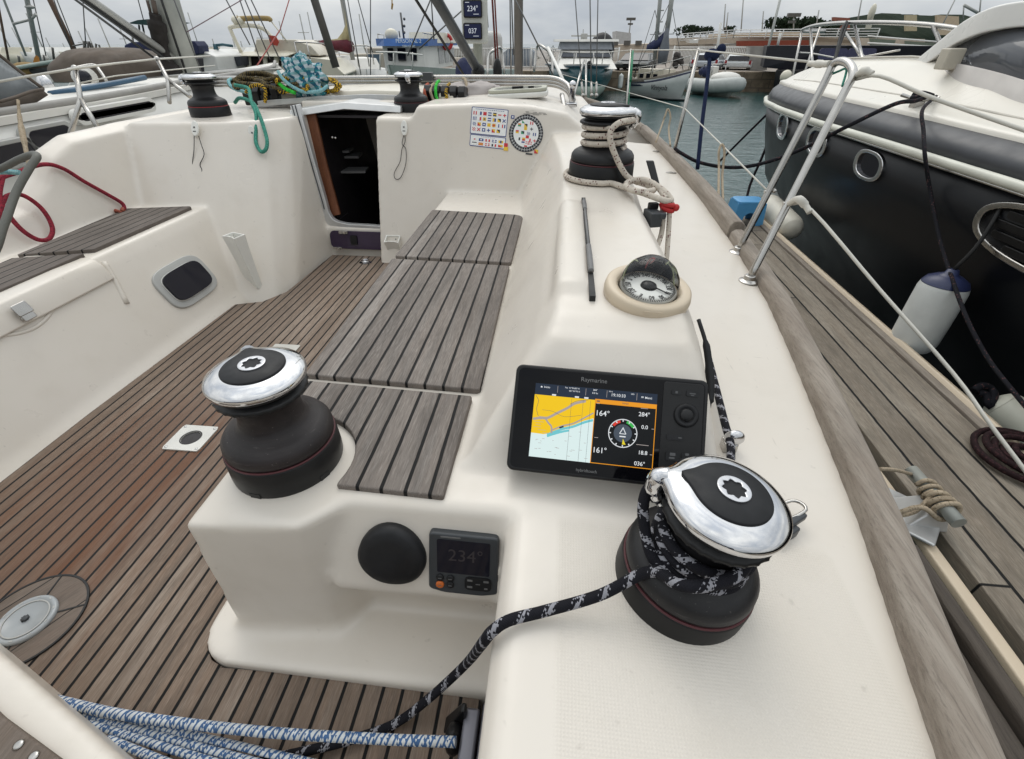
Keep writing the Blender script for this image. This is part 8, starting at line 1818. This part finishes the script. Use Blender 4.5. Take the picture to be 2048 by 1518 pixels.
for (u0,v0,u1,v1,Y,lb) in ((1257,78,1262,38,60,'lamp post left of the ketch masts'),(1447,62,1451,8,50,'thin tall post right of the flagpole'),(1452,62,1456,25,52,'thin short post right of the flagpole'),(1482,62,1487,-5,45,'tall thin mast above the terrace railing'),(1524,62,1527,22,46,'thin post above the terrace railing'),(1587,58,1588,30,45,'lamp post above the tree group'),(1632,55,1638,20,45,'thin aerial right of the tree group'),(1714,50,1724,-5,30,'pale slanting aerial left of the radar pylon'),(1880,60,1912,-5,25,'thin slanting stay above the sandy flats'),(1958,40,1962,-5,20,'grey mast at the upper right corner')):
    o = spar(u0,v0,u1,v1,Y,2.4,'spar_grey',lb,name='lamp_post' if 'lamp' in lb else 'mast_pole',cat='lamp post' if 'lamp' in lb else 'pole')
    if 'lamp' in lb:
        b = MB(); q = pY(u1,v1,Y); b.box(q, (.9,.3,.22)); b.box(q+Vector((0,0,-.4)), (.5,.2,.15)); h_ = b.build('lamp_head', M['spar_dark']); h_.parent = o
    elif Y < 47: b = None
b = MB(); b.tube([pY(1928,10,20), pY(1960,28,20)], .04, 6); b.tube([pY(1926,40,20), pY(1928,10,20)], .02, 5); tag(b.build('spreader', M['spar_grey']), 'spreader and shroud of the mast at the upper right', 'spreader')
b = MB(); P = [pY(1380,86,29),pY(1396,86,29),pY(1397,78,29),pY(1390,80,29),pY(1376,77,29)]; b.loft([P,[p+Vector((0,.8,0)) for p in P]]); tag(b.build('dry_dinghy', M['deck_white']), 'small white dinghy stowed above the quay behind the ketch bow', 'dinghy')

# far masts over the breakwater
fr_ = random.Random(11)
for k in range(26):
    u = 4+k*29+fr_.uniform(-10,10); v0 = 118; v1 = fr_.uniform(20,88); Yk = fr_.uniform(45,56)
    p0, p1 = pY(u,v0,Yk), pY(u,v1,Yk); p1.x = p0.x; b = MB(); b.tube([p0,p1], .05, 5)
    if k % 3 == 0: b.tube([p0.lerp(p1,.6)+Vector((-.5,0,0)), p0.lerp(p1,.6)+Vector((.5,0,0))], .03, 5)
    tag(b.build('distant_mast', M['spar_grey']), 'thin distant mast standing beyond the breakwater', 'mast', 'distant masts beyond the breakwater')
for k in range(12):
    u = 20+k*62+fr_.uniform(-15,15); Yk = 44; q = pY(u,126,Yk); T = Matrix.Translation((q.x,Yk,WATER)) @ Matrix.Rotation(fr_.uniform(-.5,.5)-1.57, 4, 'Z')
    b = MB(); hullb(b, T @ Matrix.Translation((-3,0,0)), 6, 2.2, 1.0, 1.25, 0, .1, 2.4, .7); cabin(b, T, -2.2, .6, 1.4, 1.2, .95, 1.5, .6, .2)
    tag(b.build('distant_boat', M['hull_white' if k % 3 else 'hull_cream']), 'small distant moored boat in front of the breakwater', 'boat', 'distant boats before the breakwater')
# ---------------------------------------------------------------- water
wm = NT('harbour_water'); o_ = wm.obj()
x_, y_, z_ = wm.sep(o_)
n1 = wm.noise(wm.scale(o_, (.9,2.6,1)), 1.5, 4, .6); n2 = wm.noise(wm.scale(o_, (1.4,3.6,1)), 5.0, 3, .55); n3 = wm.noise(o_, .12, 3)
hgt = wm.math('ADD', wm.math('MULTIPLY', n1, .7), wm.math('MULTIPLY', n2, .3))
wm.set(color=wm.mix(n3, (.022,.062,.060), (.034,.085,.085)), rough=.10, spec=.5, normal=wm.bump(hgt, .45, .12))
b = MB(); b.add([(-900,-300,WATER),(900,-300,WATER),(900,1500,WATER),(-900,1500,WATER)], [(0,1,2,3)]); tag(b.build('water', wm.mat), kind='structure')
# ---------------------------------------------------------------- world, sun and camera
w = bpy.data.worlds.new('World'); bpy.context.scene.world = w; w.use_nodes = True
nt = w.node_tree; nt.nodes.clear()
out = nt.nodes.new('ShaderNodeOutputWorld'); bg = nt.nodes.new('ShaderNodeBackground')
sky = nt.nodes.new('ShaderNodeTexSky'); sky.sky_type = 'NISHITA'; sky.sun_disc = False
SUN_EL, SUN_AZ = R(52), R(-15)          # high, ahead of the bow and a little to port
sky.sun_elevation = SUN_EL; sky.sun_rotation = SUN_AZ; sky.air_density = 2.0; sky.dust_density = 6.0; sky.ozone_density = 1.0
hs = nt.nodes.new('ShaderNodeHueSaturation'); hs.inputs['Saturation'].default_value = .22; nt.links.new(sky.outputs[0], hs.inputs['Color'])
tc = nt.nodes.new('ShaderNodeTexCoord')
mp = nt.nodes.new('ShaderNodeMapping'); mp.inputs['Scale'].default_value = (1.0, 1.0, 3.2); nt.links.new(tc.outputs['Generated'], mp.inputs[0])
nz = nt.nodes.new('ShaderNodeTexNoise'); nz.inputs['Scale'].default_value = 2.1; nz.inputs['Detail'].default_value = 6; nz.inputs['Roughness'].default_value = .55; nt.links.new(mp.outputs[0], nz.inputs['Vector'])
cr = nt.nodes.new('ShaderNodeValToRGB'); e = cr.color_ramp.elements
e[0].position = .36; e[0].color = (4.5,4.95,5.5,1); e[1].position = .62; e[1].color = (8.0,8.2,8.1,1)
nt.links.new(nz.outputs[0], cr.inputs[0])
mx = nt.nodes.new('ShaderNodeMix'); mx.data_type = 'RGBA'; mx.inputs[0].default_value = .85
nt.links.new(hs.outputs[0], mx.inputs[6]); nt.links.new(cr.outputs[0], mx.inputs[7])
# overcast dome: brighter towards the zenith, dimmer behind the viewer
sx = nt.nodes.new('ShaderNodeSeparateXYZ'); nt.links.new(tc.outputs['Generated'], sx.inputs[0])
def mth(op, a, b):
    n = nt.nodes.new('ShaderNodeMath'); n.operation = op
    for i, v in enumerate((a, b)):
        if isinstance(v, (int, float)): n.inputs[i].default_value = v
        else: nt.links.new(v, n.inputs[i])
    return n.outputs[0]
zen = mth('ADD', mth('MULTIPLY', mth('MAXIMUM', sx.outputs[2], 0.0), 1.30), 1.06)
fwd = mth('ADD', mth('MULTIPLY', sx.outputs[1], .15), .88)
cx2 = nt.nodes.new('ShaderNodeVectorMath'); cx2.operation = 'SCALE'; nt.links.new(mx.outputs[2], cx2.inputs[0]); nt.links.new(mth('MULTIPLY', zen, fwd), cx2.inputs['Scale'])
nt.links.new(cx2.outputs[0], bg.inputs[0]); bg.inputs[1].default_value = .1
nt.links.new(bg.outputs[0], out.inputs[0])
sl = bpy.data.lights.new('sun', 'SUN'); sl.energy = .5; sl.angle = R(35); sl.color = (1,.95,.88)
so = bpy.data.objects.new('sun', sl); C.objects.link(so)
d = Vector((math.sin(SUN_AZ)*math.cos(SUN_EL), math.cos(SUN_AZ)*math.cos(SUN_EL), math.sin(SUN_EL)))
so.rotation_euler = d.to_track_quat('Z', 'Y').to_euler(); so.location = d*20
cam = bpy.data.cameras.new('camera'); cam.sensor_width = 36; cam.lens = 36*FPX/2048; cam.clip_start = .02; cam.clip_end = 3000
co_ = bpy.data.objects.new('camera', cam); C.objects.link(co_)
co_.rotation_euler = (math.pi/2-PITCH, 0, YAW)
bpy.context.scene.camera = co_
sc = bpy.context.scene
sc.view_settings.view_transform = 'Standard'; sc.view_settings.look = 'None'; sc.view_settings.exposure = 0; sc.view_settings.gamma = 1
sc.render.engine = 'CYCLES'
try: sc.cycles.use_denoising = True
except Exception: pass
